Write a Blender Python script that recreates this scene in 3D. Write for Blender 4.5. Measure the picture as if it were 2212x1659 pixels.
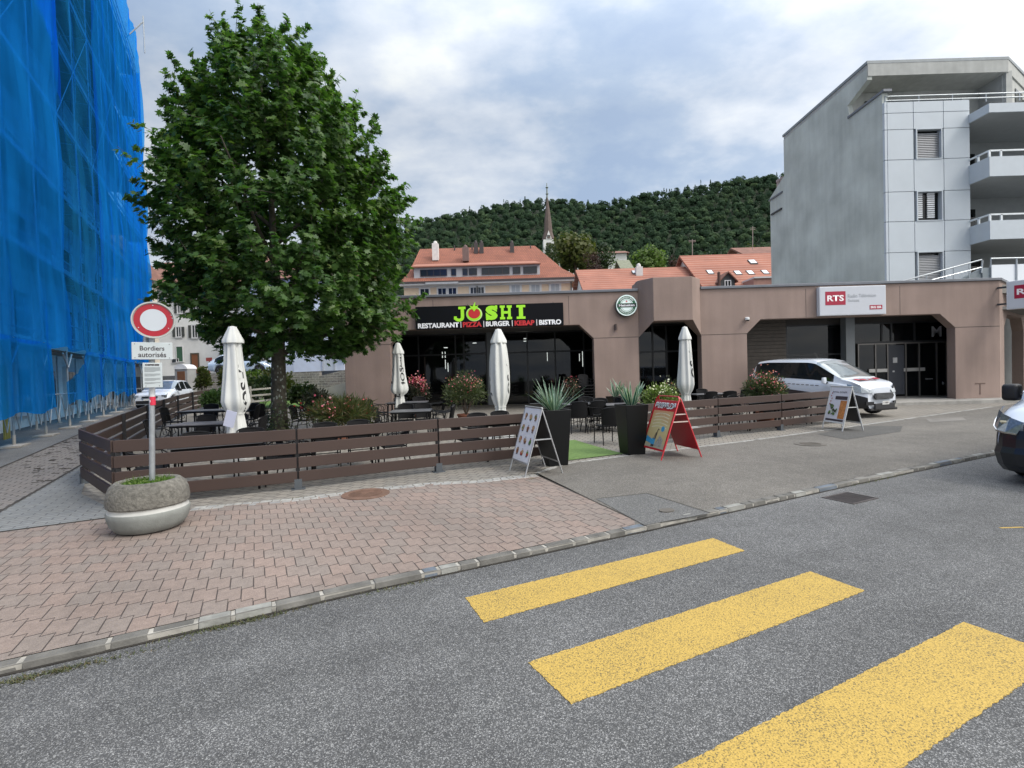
import bpy, bmesh, math, random
import numpy as np
from mathutils import Vector, Matrix
R_ = math.radians
random.seed(7); rng = np.random.default_rng(11)
for o in list(bpy.data.objects): bpy.data.objects.remove(o)
sc = bpy.context.scene
COL = sc.collection
# ------------------------------------------------------------------ camera
FOC, CX, CY, CAMH = 1080.0, 1106.0, 829.5, 1.75
_p, _r = R_(1.25), R_(1.72)
fw = Vector((0, math.cos(_p), -math.sin(_p)))
_u0 = Vector((0, math.sin(_p), math.cos(_p))); _r0 = Vector((1, 0, 0))
CR = math.cos(_r)*_r0 - math.sin(_r)*_u0
CU = math.cos(_r)*_u0 + math.sin(_r)*_r0
cam = bpy.data.cameras.new('camera'); cam.sensor_width = 36; cam.lens = 36*FOC/2212
cam.clip_start = .05; cam.clip_end = 3000
co = bpy.data.objects.new('camera', cam); COL.objects.link(co)
m = Matrix.Identity(4)
for i in range(3):
    m[i][0] = CR[i]; m[i][1] = CU[i]; m[i][2] = -fw[i]
m[2][3] = CAMH
co.matrix_world = m; sc.camera = co
# ------------------------------------------------------------------ light
SUN_EL, SUN_AZ = 48.0, 120.0      # azimuth: degrees clockwise from +Y
w = bpy.data.worlds.new('World'); sc.world = w; w.use_nodes = True
nt = w.node_tree; nt.nodes.clear(); N = nt.nodes; L = nt.links
def node(t, nt_=None, **k):
    n = (nt_ or nt).nodes.new(t)
    for a, b in k.items(): setattr(n, a, b)
    return n
wo = node('ShaderNodeOutputWorld')
sky = node('ShaderNodeTexSky', sky_type='NISHITA', sun_disc=False, sun_elevation=R_(SUN_EL), sun_rotation=R_(SUN_AZ))
bg1 = node('ShaderNodeBackground'); bg1.inputs[1].default_value = .10
L.new(sky.outputs[0], bg1.inputs[0])
tc = node('ShaderNodeTexCoord'); sp = node('ShaderNodeSeparateXYZ'); L.new(tc.outputs['Generated'], sp.inputs[0])
def mth(op, a, b=None, c=None, nt_=None, clamp=False):
    n = node('ShaderNodeMath', nt_, operation=op, use_clamp=clamp)
    for i, q in enumerate((a, b, c)):
        if q is None: continue
        if isinstance(q, (int, float)): n.inputs[i].default_value = q
        else: (nt_ or nt).links.new(q, n.inputs[i])
    return n.outputs[0]
zz = mth('ADD', mth('MAXIMUM', sp.outputs[2], 0.0), .22)
cb = node('ShaderNodeCombineXYZ')
L.new(mth('DIVIDE', sp.outputs[0], zz), cb.inputs[0]); L.new(mth('DIVIDE', sp.outputs[1], zz), cb.inputs[1])
n1 = node('ShaderNodeTexNoise'); n1.inputs['Scale'].default_value = 1.5; n1.inputs['Detail'].default_value = 7; n1.inputs['Roughness'].default_value = .50
n1.inputs['Distortion'].default_value = .25
mp = node('ShaderNodeMapping'); mp.inputs['Location'].default_value = (3.3, .6, 0); mp.inputs['Scale'].default_value = (.95, 1.15, 1)
L.new(cb.outputs[0], mp.inputs[0]); L.new(mp.outputs[0], n1.inputs['Vector'])
n2 = node('ShaderNodeTexNoise'); n2.inputs['Scale'].default_value = 4.6; n2.inputs['Detail'].default_value = 6; n2.inputs['Roughness'].default_value = .55
L.new(mp.outputs[0], n2.inputs['Vector'])
dens = mth('ADD', mth('MULTIPLY', n1.outputs[0], .66), mth('MULTIPLY', n2.outputs[0], .40))
rp = node('ShaderNodeValToRGB'); L.new(dens, rp.inputs[0])
e = rp.color_ramp.elements
e[0].position = .41; e[0].color = (.43, .555, .76, 1); e[1].position = .665; e[1].color = (1.0, 1.04, 1.05, 1)
k = e.new(.47); k.color = (.50, .62, .80, 1)
k = e.new(.53); k.color = (.66, .75, .885, 1)
k = e.new(.59); k.color = (.80, .87, .97, 1)
bg2 = node('ShaderNodeBackground'); L.new(rp.outputs[0], bg2.inputs[0])
# overcast vault: brighter towards the zenith and towards the right-hand side where the sun stands
a_, e_ = R_(SUN_AZ), R_(SUN_EL)
sdir = Vector((math.sin(a_)*math.cos(e_), math.cos(a_)*math.cos(e_), math.sin(e_)))
hi = mth('MAXIMUM', mth('SUBTRACT', sp.outputs[2], .45), 0.0)
br = mth('ADD', mth('MULTIPLY', hi, 1.5), .66)
br = mth('ADD', br, mth('MULTIPLY', sp.outputs[0], .17))
L.new(br, bg2.inputs[1])
# the cloud deck glows warm around the hidden sun
dt = node('ShaderNodeVectorMath', operation='DOT_PRODUCT'); L.new(tc.outputs['Generated'], dt.inputs[0]); dt.inputs[1].default_value = sdir
glow = mth('MULTIPLY', mth('POWER', mth('MAXIMUM', dt.outputs['Value'], 0.0), 2.5), 1.35)
bg3 = node('ShaderNodeBackground'); bg3.inputs[0].default_value = (1, .90, .76, 1); L.new(glow, bg3.inputs[1])
adw = node('ShaderNodeAddShader')
mx = node('ShaderNodeMixShader'); mx.inputs[0].default_value = .93
L.new(bg1.outputs[0], mx.inputs[1]); L.new(bg2.outputs[0], mx.inputs[2]); L.new(mx.outputs[0], adw.inputs[0]); L.new(bg3.outputs[0], adw.inputs[1]); L.new(adw.outputs[0], wo.inputs[0])
sl = bpy.data.lights.new('sun', 'SUN'); sl.energy = 1.3; sl.angle = R_(14); sl.color = (1, .955, .89)
so = bpy.data.objects.new('sun', sl); COL.objects.link(so)
so.rotation_euler = sdir.to_track_quat('Z', 'Y').to_euler()
sc.view_settings.view_transform = 'Standard'; sc.view_settings.look = 'None'
sc.view_settings.exposure = 0.46; sc.view_settings.gamma = 1
sc.render.engine = 'CYCLES'; sc.cycles.use_denoising = True; sc.cycles.max_bounces = 6
sc.cycles.transparent_max_bounces = 12
# ------------------------------------------------------------------ measuring helpers (photo point -> place in the world)
def ray(x, y): return fw + CR*((x-CX)/FOC) - CU*((y-CY)/FOC)
def T(X, Y):                                   # height of the paved ground behind the kerb
    d = -.434*(X+3.36) + .901*(Y-7.65)
    return .05 + .018*min(max(0.0, d-1), 45.0)
def G(x, y, h=0.0, flat=False):
    d = ray(x, y); z = .0 if flat else .05
    for _ in range(12):
        t = (z+h-CAMH)/d.z
        P = d*t
        z = 0.0 if flat else T(P.x, P.y)
    return Vector((P.x, P.y, z))
def D(x, y, Y):
    d = ray(x, y); t = Y/d.y
    return Vector((d.x*t, Y, CAMH+d.z*t))
# ------------------------------------------------------------------ object helpers
def link(o, parent=None):
    COL.objects.link(o)
    if parent: o.parent = parent
    return o
def tag(o, label=None, cat=None, group=None, kind=None):
    if label: o['label'] = label
    if cat: o['category'] = cat
    if group: o['group'] = group
    if kind: o['kind'] = kind
    return o
def thing(name, label, cat, loc=(0, 0, 0), rz=0, group=None):
    o = bpy.data.objects.new(name, None); link(o)
    o.location = loc; o.rotation_euler = (0, 0, rz)
    o.empty_display_size = .2
    return tag(o, label, cat, group)
def dup(root, loc, rz, label, group=None):
    def cp(o, par):
        c = o.copy(); COL.objects.link(c)
        if par: c.parent = par
        for ch in o.children: cp(ch, c)
        return c
    r = cp(root, None); r.location = loc; r.rotation_euler = (0, 0, rz); tag(r, label, group=group)
    return r
class MB:
    def __init__(s): s.v = []; s.f = []; s.m = []
    def add(s, vs, fs, mi=0, T=None):
        b = len(s.v)
        s.v += [tuple(T @ Vector(q)) if T else tuple(q) for q in vs]
        s.f += [tuple(b+i for i in f) for f in fs]; s.m += [mi]*len(fs); return s
    def bx(s, x0, x1, y0, y1, z0, z1, mi=0, T=None):
        v = [(x0,y0,z0),(x1,y0,z0),(x1,y1,z0),(x0,y1,z0),(x0,y0,z1),(x1,y0,z1),(x1,y1,z1),(x0,y1,z1)]
        return s.add(v, [(0,3,2,1),(4,5,6,7),(0,1,5,4),(1,2,6,5),(2,3,7,6),(3,0,4,7)], mi, T)
    def bar(s, a, b, w, h, mi=0, up=(0, 0, 1)):           # rectangular bar from a to b
        a, b = Vector(a), Vector(b); d = b-a; l = d.length
        if l < 1e-6: return s
        d /= l; up = Vector(up); sx = d.cross(up)
        if sx.length < 1e-3: sx = d.cross(Vector((0, 1, 0)))
        sx.normalize(); uz = sx.cross(d)
        Tm = Matrix(((d.x, sx.x, uz.x, a.x), (d.y, sx.y, uz.y, a.y), (d.z, sx.z, uz.z, a.z), (0, 0, 0, 1)))
        return s.bx(0, l, -w/2, w/2, -h/2, h/2, mi, Tm)
    def tube(s, pts, r, n=6, mi=0, cap=True):
        pts = [Vector(p) for p in pts]; rs = r if isinstance(r, (list, tuple)) else [r]*len(pts)
        vs = []; prev = None
        for i, p in enumerate(pts):
            d = (pts[min(i+1, len(pts)-1)] - pts[max(i-1, 0)]).normalized()
            if prev is None:
                q = d.cross(Vector((0, 0, 1)))
                if q.length < .05: q = d.cross(Vector((1, 0, 0)))
            else: q = prev - d*prev.dot(d)
            q.normalize(); prev = q; q2 = d.cross(q)
            for j in range(n):
                a = 2*math.pi*j/n; vs.append(p + (q*math.cos(a)+q2*math.sin(a))*rs[i])
        fs = [(i*n+j, i*n+(j+1) % n, (i+1)*n+(j+1) % n, (i+1)*n+j) for i in range(len(pts)-1) for j in range(n)]
        if cap: fs += [tuple(range(n-1, -1, -1)), tuple(range((len(pts)-1)*n, len(pts)*n))]
        return s.add(vs, fs, mi)
    def lathe(s, prof, n=24, c=(0, 0, 0), mi=0, fold=None, T=None, sx=1, sy=1):
        vs = []
        for k, (r, z) in enumerate(prof):
            for j in range(n):
                a = 2*math.pi*j/n; rr = r*(fold(k, a) if fold else 1)
                vs.append((c[0]+rr*math.cos(a)*sx, c[1]+rr*math.sin(a)*sy, c[2]+z))
        m_ = len(prof)
        fs = [(i*n+j, i*n+(j+1) % n, (i+1)*n+(j+1) % n, (i+1)*n+j) for i in range(m_-1) for j in range(n)]
        fs += [tuple(range(n-1, -1, -1)), tuple(range((m_-1)*n, m_*n))]
        return s.add(vs, fs, mi, T)
    def prism(s, poly, y0, y1, mi=0, T=None):             # polygon in xz, extruded along y
        n = len(poly)
        vs = [(x, y0, z) for x, z in poly] + [(x, y1, z) for x, z in poly]
        fs = [tuple(range(n)), tuple(range(2*n-1, n-1, -1))] + [((i+1) % n, i, n+i, n+(i+1) % n) for i in range(n)]
        return s.add(vs, fs, mi, T)
    def slab(s, poly, z0, z1, mi=0, T=None):              # polygon in xy, extruded along z
        n = len(poly)
        vs = [(p[0], p[1], z0) for p in poly] + [(p[0], p[1], z1) for p in poly]
        fs = [tuple(range(n-1, -1, -1)), tuple(range(n, 2*n))] + [(i, (i+1) % n, n+(i+1) % n, n+i) for i in range(n)]
        return s.add(vs, fs, mi, T)
    def build(s, name, mat, parent=None, smooth=False, bevel=0, seg=2, loc=None, rz=None, split=None):
        me = bpy.data.meshes.new(name); me.from_pydata(s.v, [], s.f); me.update()
        mats = mat if isinstance(mat, (list, tuple)) else [mat]
        for q in mats: me.materials.append(q)
        if len(mats) > 1: me.polygons.foreach_set('material_index', s.m)
        bm = bmesh.new(); bm.from_mesh(me)
        bmesh.ops.recalc_face_normals(bm, faces=bm.faces)
        if bevel:
            bmesh.ops.remove_doubles(bm, verts=bm.verts, dist=1e-5)
            ed = [q for q in bm.edges if len(q.link_faces) == 2 and q.calc_face_angle(0) > .5]
            bmesh.ops.bevel(bm, geom=ed, offset=bevel, segments=seg, affect='EDGES', profile=.5)
        bm.to_mesh(me); bm.free()
        if smooth:
            me.polygons.foreach_set('use_smooth', [True]*len(me.polygons))
            try: me.set_sharp_from_angle(angle=R_(split or 40))
            except Exception: pass
        o = bpy.data.objects.new(name, me); link(o, parent)
        if loc is not None: o.location = loc
        if rz is not None: o.rotation_euler = (0, 0, rz)
        return o
def soup(name, V, k, mat, parent=None, tone=None, smooth=False):       # many k-gons, each its own loop of vertices
    V = np.asarray(V, dtype=np.float32).reshape(-1, 3); n = len(V)//k
    me = bpy.data.meshes.new(name)
    me.vertices.add(n*k); me.vertices.foreach_set('co', V.ravel())
    me.loops.add(n*k); me.loops.foreach_set('vertex_index', np.arange(n*k, dtype=np.int32))
    me.polygons.add(n); me.polygons.foreach_set('loop_start', np.arange(0, n*k, k, dtype=np.int32))
    me.polygons.foreach_set('loop_total', np.full(n, k, dtype=np.int32))
    me.update(calc_edges=True)
    if tone is not None:
        at = me.attributes.new('tone', 'FLOAT', 'FACE'); at.data.foreach_set('value', np.asarray(tone, dtype=np.float32))
    me.materials.append(mat)
    o = bpy.data.objects.new(name, me); return link(o, parent)
# ------------------------------------------------------------------ materials
MATS = {}
def bsdf(name):
    mt = bpy.data.materials.new(name); mt.use_nodes = True; t = mt.node_tree
    return mt, t, t.nodes['Principled BSDF']
def mat(name, col, rough=.7, metal=0., var=.10, scale=3., bump=0., bscale=60., stain=0., sscale=.6, coat=0., spec=.5, emit=None, alpha=None, streak=0.):
    if name in MATS: return MATS[name]
    mt, t, b = bsdf(name); lk = t.links
    g = node('ShaderNodeNewGeometry', t)
    base = node('ShaderNodeRGB', t); base.outputs[0].default_value = (*col, 1); out = base.outputs[0]
    def mul(inp, noisescale, amt, detail=4, vec=None):
        nz = node('ShaderNodeTexNoise', t); nz.inputs['Scale'].default_value = noisescale; nz.inputs['Detail'].default_value = detail
        lk.new(vec or g.outputs['Position'], nz.inputs['Vector'])
        mr = node('ShaderNodeMapRange', t); mr.inputs[1].default_value = .3; mr.inputs[2].default_value = .7
        mr.inputs[3].default_value = 1-amt; mr.inputs[4].default_value = 1+amt; lk.new(nz.outputs[0], mr.inputs[0])
        vm = node('ShaderNodeVectorMath', t, operation='SCALE'); lk.new(inp, vm.inputs[0]); lk.new(mr.outputs[0], vm.inputs[3])
        return vm.outputs[0]
    if var: out = mul(out, scale, var)
    if stain: out = mul(out, sscale, stain, 6)
    if streak:
        mp_ = node('ShaderNodeMapping', t); mp_.inputs['Scale'].default_value = (3, 3, .25); lk.new(g.outputs['Position'], mp_.inputs[0])
        out = mul(out, 1.2, streak, 6, mp_.outputs[0])
    lk.new(out, b.inputs['Base Color'])
    b.inputs['Roughness'].default_value = rough; b.inputs['Metallic'].default_value = metal
    b.inputs['Specular IOR Level'].default_value = spec; b.inputs['Coat Weight'].default_value = coat
    if bump:
        nz = node('ShaderNodeTexNoise', t); nz.inputs['Scale'].default_value = bscale; nz.inputs['Detail'].default_value = 3
        lk.new(g.outputs['Position'], nz.inputs['Vector'])
        bp = node('ShaderNodeBump', t); bp.inputs['Strength'].default_value = min(1, bump); bp.inputs['Distance'].default_value = .01
        lk.new(nz.outputs[0], bp.inputs['Height']); lk.new(bp.outputs[0], b.inputs['Normal'])
    if emit: b.inputs['Emission Color'].default_value = (*col, 1); b.inputs['Emission Strength'].default_value = emit
    MATS[name] = mt; return mt
def leafmat(name, c1, c2, c3=None, trans=.35, rough=.5):
    mt, t, b = bsdf(name); lk = t.links
    at = node('ShaderNodeAttribute', t, attribute_name='tone')
    rp = node('ShaderNodeValToRGB', t); lk.new(at.outputs['Fac'], rp.inputs[0])
    e = rp.color_ramp.elements; e[0].color = (*c1, 1); e[1].color = (*(c3 or c2), 1)
    if c3: k = e.new(.5); k.color = (*c2, 1)
    lk.new(rp.outputs[0], b.inputs['Base Color']); b.inputs['Roughness'].default_value = rough
    b.inputs['Specular IOR Level'].default_value = .35
    tr = node('ShaderNodeBsdfTranslucent', t); vm = node('ShaderNodeVectorMath', t, operation='MULTIPLY'); lk.new(rp.outputs[0], vm.inputs[0])
    vm.inputs[1].default_value = (1.5, 1.9, .7); lk.new(vm.outputs[0], tr.inputs[0])
    ms = node('ShaderNodeMixShader', t); ms.inputs[0].default_value = trans
    lk.new(b.outputs[0], ms.inputs[1]); lk.new(tr.outputs[0], ms.inputs[2])
    lk.new(ms.outputs[0], t.nodes['Material Output'].inputs[0]); return mt
def glassmat(name, tint=(.02, .025, .03), clear=.5, rough=.03):
    mt, t, b = bsdf(name); lk = t.links
    b.inputs['Base Color'].default_value = (*tint, 1); b.inputs['Roughness'].default_value = rough; b.inputs['IOR'].default_value = 1.5
    tp = node('ShaderNodeBsdfTransparent', t); tp.inputs[0].default_value = (.8, .84, .84, 1)
    ms = node('ShaderNodeMixShader', t); ms.inputs[0].default_value = clear
    lk.new(b.outputs[0], ms.inputs[1]); lk.new(tp.outputs[0], ms.inputs[2]); lk.new(ms.outputs[0], t.nodes['Material Output'].inputs[0]); return mt
def brickmat(name, c1, c2, mortar, bw, rh, ms=.006, rot=0., offset=.5, rough=.85, bump=.4, var=.12, stain=.18, plane='xy', speck=0., bias=0., size=1., bone=False):
    mt, t, b = bsdf(name); lk = t.links
    g = node('ShaderNodeNewGeometry', t); mp_ = node('ShaderNodeMapping', t); lk.new(g.outputs['Position'], mp_.inputs[0])
    src = mp_.outputs[0]
    if plane == 'xz': mp_.inputs['Rotation'].default_value = (R_(-90), 0, 0)
    mp_.inputs['Rotation'].default_value[2] = rot
    if bone:                      # interlocking blocks: joints square to the kerb, stepped long edges
        s3 = node('ShaderNodeSeparateXYZ', t); lk.new(src, s3.inputs[0]); s_ = mth('ADD', s3.outputs[0], mth('MULTIPLY', s3.outputs[1], .51, nt_=t), nt_=t)
        q_ = mth('FRACT', mth('DIVIDE', mth('ADD', s_, 50*bw, nt_=t), bw/2, nt_=t), nt_=t)
        y_ = mth('SUBTRACT', s3.outputs[1], mth('MULTIPLY', mth('SUBTRACT', q_, .5, nt_=t), bw/2*.55, nt_=t), nt_=t)
        c3 = node('ShaderNodeCombineXYZ', t); lk.new(s_, c3.inputs[0]); lk.new(y_, c3.inputs[1]); src = c3.outputs[0]
    bt = node('ShaderNodeTexBrick', t); lk.new(src, bt.inputs['Vector']); bt.offset = offset
    for k_, v_ in (('Scale', 1.), ('Mortar Size', ms), ('Mortar Smooth', .15), ('Bias', bias), ('Brick Width', bw), ('Row Height', rh)): bt.inputs[k_].default_value = v_
    bt.inputs['Color1'].default_value = (*c1, 1); bt.inputs['Color2'].default_value = (*c2, 1); bt.inputs['Mortar'].default_value = (*mortar, 1)
    out = bt.outputs[0]
    for sc_, am in ((14., var), (.55, stain), (160., speck)):
        if not am: continue
        nz = node('ShaderNodeTexNoise', t); nz.inputs['Scale'].default_value = sc_; nz.inputs['Detail'].default_value = 4; lk.new(g.outputs['Position'], nz.inputs['Vector'])
        mr = node('ShaderNodeMapRange', t); mr.inputs[1].default_value = .3; mr.inputs[2].default_value = .7; mr.inputs[3].default_value = 1-am; mr.inputs[4].default_value = 1+am
        lk.new(nz.outputs[0], mr.inputs[0]); vm = node('ShaderNodeVectorMath', t, operation='SCALE'); lk.new(out, vm.inputs[0]); lk.new(mr.outputs[0], vm.inputs[3]); out = vm.outputs[0]
    lk.new(out, b.inputs['Base Color']); b.inputs['Roughness'].default_value = rough
    bp = node('ShaderNodeBump', t, invert=True); bp.inputs['Strength'].default_value = bump; bp.inputs['Distance'].default_value = .008
    lk.new(bt.outputs['Fac'], bp.inputs['Height']); lk.new(bp.outputs[0], b.inputs['Normal'])
    MATS[name] = mt; return mt
def aggmat(name, dark, mid, light, scale=90., patch=.12, rough=.85, thr=.62, cracks=False, bump=.5, lanes=0.):      # asphalt / exposed aggregate
    mt, t, b = bsdf(name); lk = t.links; g = node('ShaderNodeNewGeometry', t)
    vo = node('ShaderNodeTexVoronoi', t); vo.inputs['Scale'].default_value = scale; lk.new(g.outputs['Position'], vo.inputs['Vector'])
    sp_ = node('ShaderNodeSeparateColor', t); lk.new(vo.outputs['Color'], sp_.inputs[0])
    rp = node('ShaderNodeValToRGB', t); lk.new(sp_.outputs[0], rp.inputs[0])
    e = rp.color_ramp.elements; e[0].color = (*dark, 1); e[1].color = (*light, 1); e[1].position = .97
    k = e.new(thr); k.color = (*mid, 1); k = e.new(.88); k.color = tuple(mid[i]*.5+light[i]*.5 for i in range(3))+(1,)
    out = rp.outputs[0]
    ml = node('ShaderNodeMapping', t); ml.vector_type = 'TEXTURE'; ml.inputs['Rotation'].default_value = (0, 0, R_(26.4)); ml.inputs['Scale'].default_value = (9, .75, 1); lk.new(g.outputs['Position'], ml.inputs[0])
    for sc_, am in ((.45, patch), (2.6, patch*.6), (30., .08), (1.0, lanes), (9., lanes*.5)):
        if not am: continue
        nz = node('ShaderNodeTexNoise', t); nz.inputs['Scale'].default_value = sc_; nz.inputs['Detail'].default_value = 5; lk.new(ml.outputs[0] if sc_ == 1.0 else g.outputs['Position'], nz.inputs['Vector'])
        mr = node('ShaderNodeMapRange', t); mr.inputs[1].default_value = .3; mr.inputs[2].default_value = .7; mr.inputs[3].default_value = 1-am; mr.inputs[4].default_value = 1+am
        lk.new(nz.outputs[0], mr.inputs[0]); vm = node('ShaderNodeVectorMath', t, operation='SCALE'); lk.new(out, vm.inputs[0]); lk.new(mr.outputs[0], vm.inputs[3]); out = vm.outputs[0]
    lk.new(out, b.inputs['Base Color']); b.inputs['Roughness'].default_value = rough
    bp = node('ShaderNodeBump', t); bp.inputs['Strength'].default_value = bump; bp.inputs['Distance'].default_value = .004
    lk.new(vo.outputs['Distance'], bp.inputs['Height']); lk.new(bp.outputs[0], b.inputs['Normal'])
    MATS[name] = mt; return mt
def text(s, wd, mt, parent, M, bold=0., ht=None, name='lettering', ext=.003, align='CENTER', wrap=None, space=1.):
    cu = bpy.data.curves.new('t', 'FONT'); cu.body = s; cu.size = 1; cu.offset = bold; cu.extrude = 0; cu.resolution_u = 3; cu.space_character = space
    o = bpy.data.objects.new('t', cu); COL.objects.link(o)
    dg = bpy.context.evaluated_depsgraph_get(); dg.update()
    me = bpy.data.meshes.new_from_object(o.evaluated_get(dg)); bpy.data.objects.remove(o)
    n = len(me.vertices); a = np.zeros(n*3); me.vertices.foreach_get('co', a); a = a.reshape(-1, 3)
    lo, hi = a.min(0), a.max(0); s1 = wd/(hi[0]-lo[0]); s2 = (ht/(hi[1]-lo[1])) if ht else s1
    a[:, 0] = (a[:, 0]-(lo[0]+hi[0])/2)*s1; a[:, 1] = (a[:, 1]-(lo[1]+hi[1])/2)*s2; a[:, 2] = 0
    if wrap is None: out = [tuple(M @ Vector(q)) for q in a]
    else: out = [wrap(q[0], q[1]) for q in a]
    me.vertices.foreach_set('co', np.array(out).ravel()); me.materials.clear(); me.materials.append(mt)
    me.polygons.foreach_set('material_index', [0]*len(me.polygons)); me.update()
    me.name = name
    return link(bpy.data.objects.new(name, me), parent)
def face_y(x, y, z, rz=0, sc_=1):     # frame of a text or panel that faces -Y
    return Matrix.Translation((x, y, z)) @ Matrix.Rotation(rz, 4, 'Z') @ Matrix.Rotation(R_(90), 4, 'X')
# ------------------------------------------------------------------ base palette
ASPH = aggmat('road_asphalt', (.048,.049,.050), (.086,.087,.087), (.30,.30,.295), 195, .16, thr=.60, lanes=.16)
ASPH2 = aggmat('pavement_asphalt', (.082,.076,.066), (.128,.118,.103), (.25,.235,.21), 130, .15, thr=.7, lanes=.08)
ASPH3 = aggmat('lane_asphalt', (.085,.09,.093), (.13,.134,.138), (.2,.2,.2), 100, .2)
PATCH = aggmat('patch_asphalt', (.07,.07,.068), (.115,.114,.11), (.22,.22,.21), 120, .12)
PATCHD = aggmat('dark_patch_asphalt', (.05,.048,.045), (.078,.075,.07), (.14,.14,.13), 120, .1)
CONC = mat('grey_concrete', (.34,.34,.33), .85, var=.15, scale=12, stain=.2, bump=.3)
GALV = mat('galvanised_steel', (.36,.385,.40), .45, metal=.55, var=.12, scale=14)
ALU = mat('aluminium_frame', (.55,.56,.57), .35, metal=.7, var=.05)
BLK = mat('black_plastic', (.012,.012,.014), .45, var=.1)
DKM = mat('dark_metal', (.035,.037,.042), .5, var=.1)
WHT = mat('white_paint', (.78,.79,.80), .5, var=.03)
PINK = brickmat('pink_pavers', (.235,.178,.150), (.205,.172,.150), (.055,.043,.038), .194, .226, .0058, 0, rough=.88, var=.10, stain=.16, speck=.26, bump=.6, bone=True)
GPAV = brickmat('grey_pavers', (.235,.215,.185), (.20,.188,.165), (.07,.063,.055), .2, .16, .008, R_(20), rough=.9, var=.12, stain=.14, speck=.15)
BPAV = brickmat('blue_grey_pavers', (.20,.205,.20), (.175,.183,.183), (.06,.06,.06), .3, .11, .006, R_(-28), rough=.85, var=.14, stain=.18)
LPAV = brickmat('lane_pavers', (.20,.182,.168), (.18,.168,.158), (.05,.045,.04), .22, .14, .01, R_(-28), rough=.9, var=.15, stain=.15)
def sheet(name, poly, zoff, mt, step=1.0, kind='structure', flat=None):
    """surface that follows the ground, cut to a polygon (xy)"""
    bm = bmesh.new(); vs = [bm.verts.new((p[0], p[1], 0)) for p in poly]; bm.faces.new(vs)
    xs = [p[0] for p in poly]; ys = [p[1] for p in poly]
    for ax, lo, hi in ((0, min(xs), max(xs)), (1, min(ys), max(ys))):
        q = math.ceil(lo/step)*step
        while q < hi:
            co_ = (q, 0, 0) if ax == 0 else (0, q, 0); no = (1, 0, 0) if ax == 0 else (0, 1, 0)
            bmesh.ops.bisect_plane(bm, geom=bm.verts[:]+bm.edges[:]+bm.faces[:], plane_co=co_, plane_no=no); q += step
    for v in bm.verts: v.co.z = (T(v.co.x, v.co.y) if flat is None else flat) + zoff
    bmesh.ops.recalc_face_normals(bm, faces=bm.faces)
    for f in bm.faces:
        if f.normal.z < 0: f.normal_flip()
    me = bpy.data.meshes.new(name); bm.to_mesh(me); bm.free(); me.materials.append(mt)
    return tag(link(bpy.data.objects.new(name, me)), kind=kind)
# kerb line (runs from lower left to right), world xy
KP = [(-22, -7.0), (-8, .45), (-3.17, 3.01), (-1.15, 4.10), (1.338, 5.33), (4.94, 7.18), (8.65, 9.0), (14, 11.75), (30, 20.2), (60, 36)]
def off(P, d):
    out = []
    for i, p in enumerate(P):
        a = Vector(P[max(i-1, 0)]); b = Vector(P[min(i+1, len(P)-1)]); t = (b-a).normalized(); out.append((p[0]-t.y*d, p[1]+t.x*d))
    return out
KB = off(KP, .095)
# ground, road
mb = MB(); mb.bx(-900, 900, -60, 900, -.5, -.06)
tag(mb.build('ground', mat('far_ground', (.10,.12,.07), .95, var=.3, scale=.1)), kind='structure')
mb = MB(); mb.slab([(-60, -40)] + [(-22, -40)] + [(60, -40), (60, 36)] + KP[::-1][1:] + [(-60, -27)], -.03, 0.0)
tag(mb.build('road', ASPH), kind='structure')
# pavements behind the kerb
PE = (1.378, 5.49); 
pl = [G(x, y).xy for x, y in [(1160, 1027), (1030, 1041), (944, 1045), (790, 1060), (641, 1080), (415, 1100)]]
lb = [G(x, y).xy for x, y in [(235, 1119), (0, 1150)]]
GP = [tuple(p) for p in pl]; LB = [tuple(p) for p in lb]
ldir = Vector(LB[1])-Vector(LB[0]); LBX = tuple(Vector(LB[1])+ldir.normalized()*12)
pe = KB[4]
pink = [KB[0], KB[1], KB[2], KB[3], KB[4], (PE[0]-.05, PE[1]+.10)] + GP + LB + [LBX]
sheet('pink_paver_pavement', pink, .004, PINK, 3)
# granite edging line along the patio, from the pink corner to the far right
EL = [tuple(G(*q).xy) for q in [(1160, 1022), (1222, 1002), (1350, 985), (1546, 961), (1607, 953.6), (1700, 941), (1809, 926), (2144, 879)]]
allp = [(-60, 60), (-60, -20), LBX] + LB[::-1] + GP[::-1][:-1] + EL + [(24, 19.6), (60, 38), (60, 60)]
sheet('paved_ground', allp, 0, GPAV, 2)
asp = [(PE[0]-.05, PE[1]+.10), KB[4], KB[5], KB[6], KB[7], KB[8], (30, 22.5)] + [(22, 20.2)] + EL[::-1]
sheet('asphalt_pavement', asp, .004, ASPH2, 3)
kb = MB(); tx = []
def along(P, s):
    for i in range(len(P)-1):
        a, b = Vector(P[i]), Vector(P[i+1]); l = (b-a).length
        if s <= l: return a+(b-a)*(s/l), (b-a).normalized()
        s -= l
    return Vector(P[-1]), (Vector(P[-1])-Vector(P[-2])).normalized()
KERB = mat('kerb_granite', (.13,.125,.113), .8, var=.35, scale=5, stain=.25, bump=.5, bscale=40)
KERBL = mat('kerb_granite_light', (.24,.24,.22), .8, var=.25, scale=8, bump=.5, bscale=40)
KERBB = mat('kerb_granite_blue', (.11,.13,.155), .7, var=.3, scale=7, bump=.5, bscale=40)
s = 2.0
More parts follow.
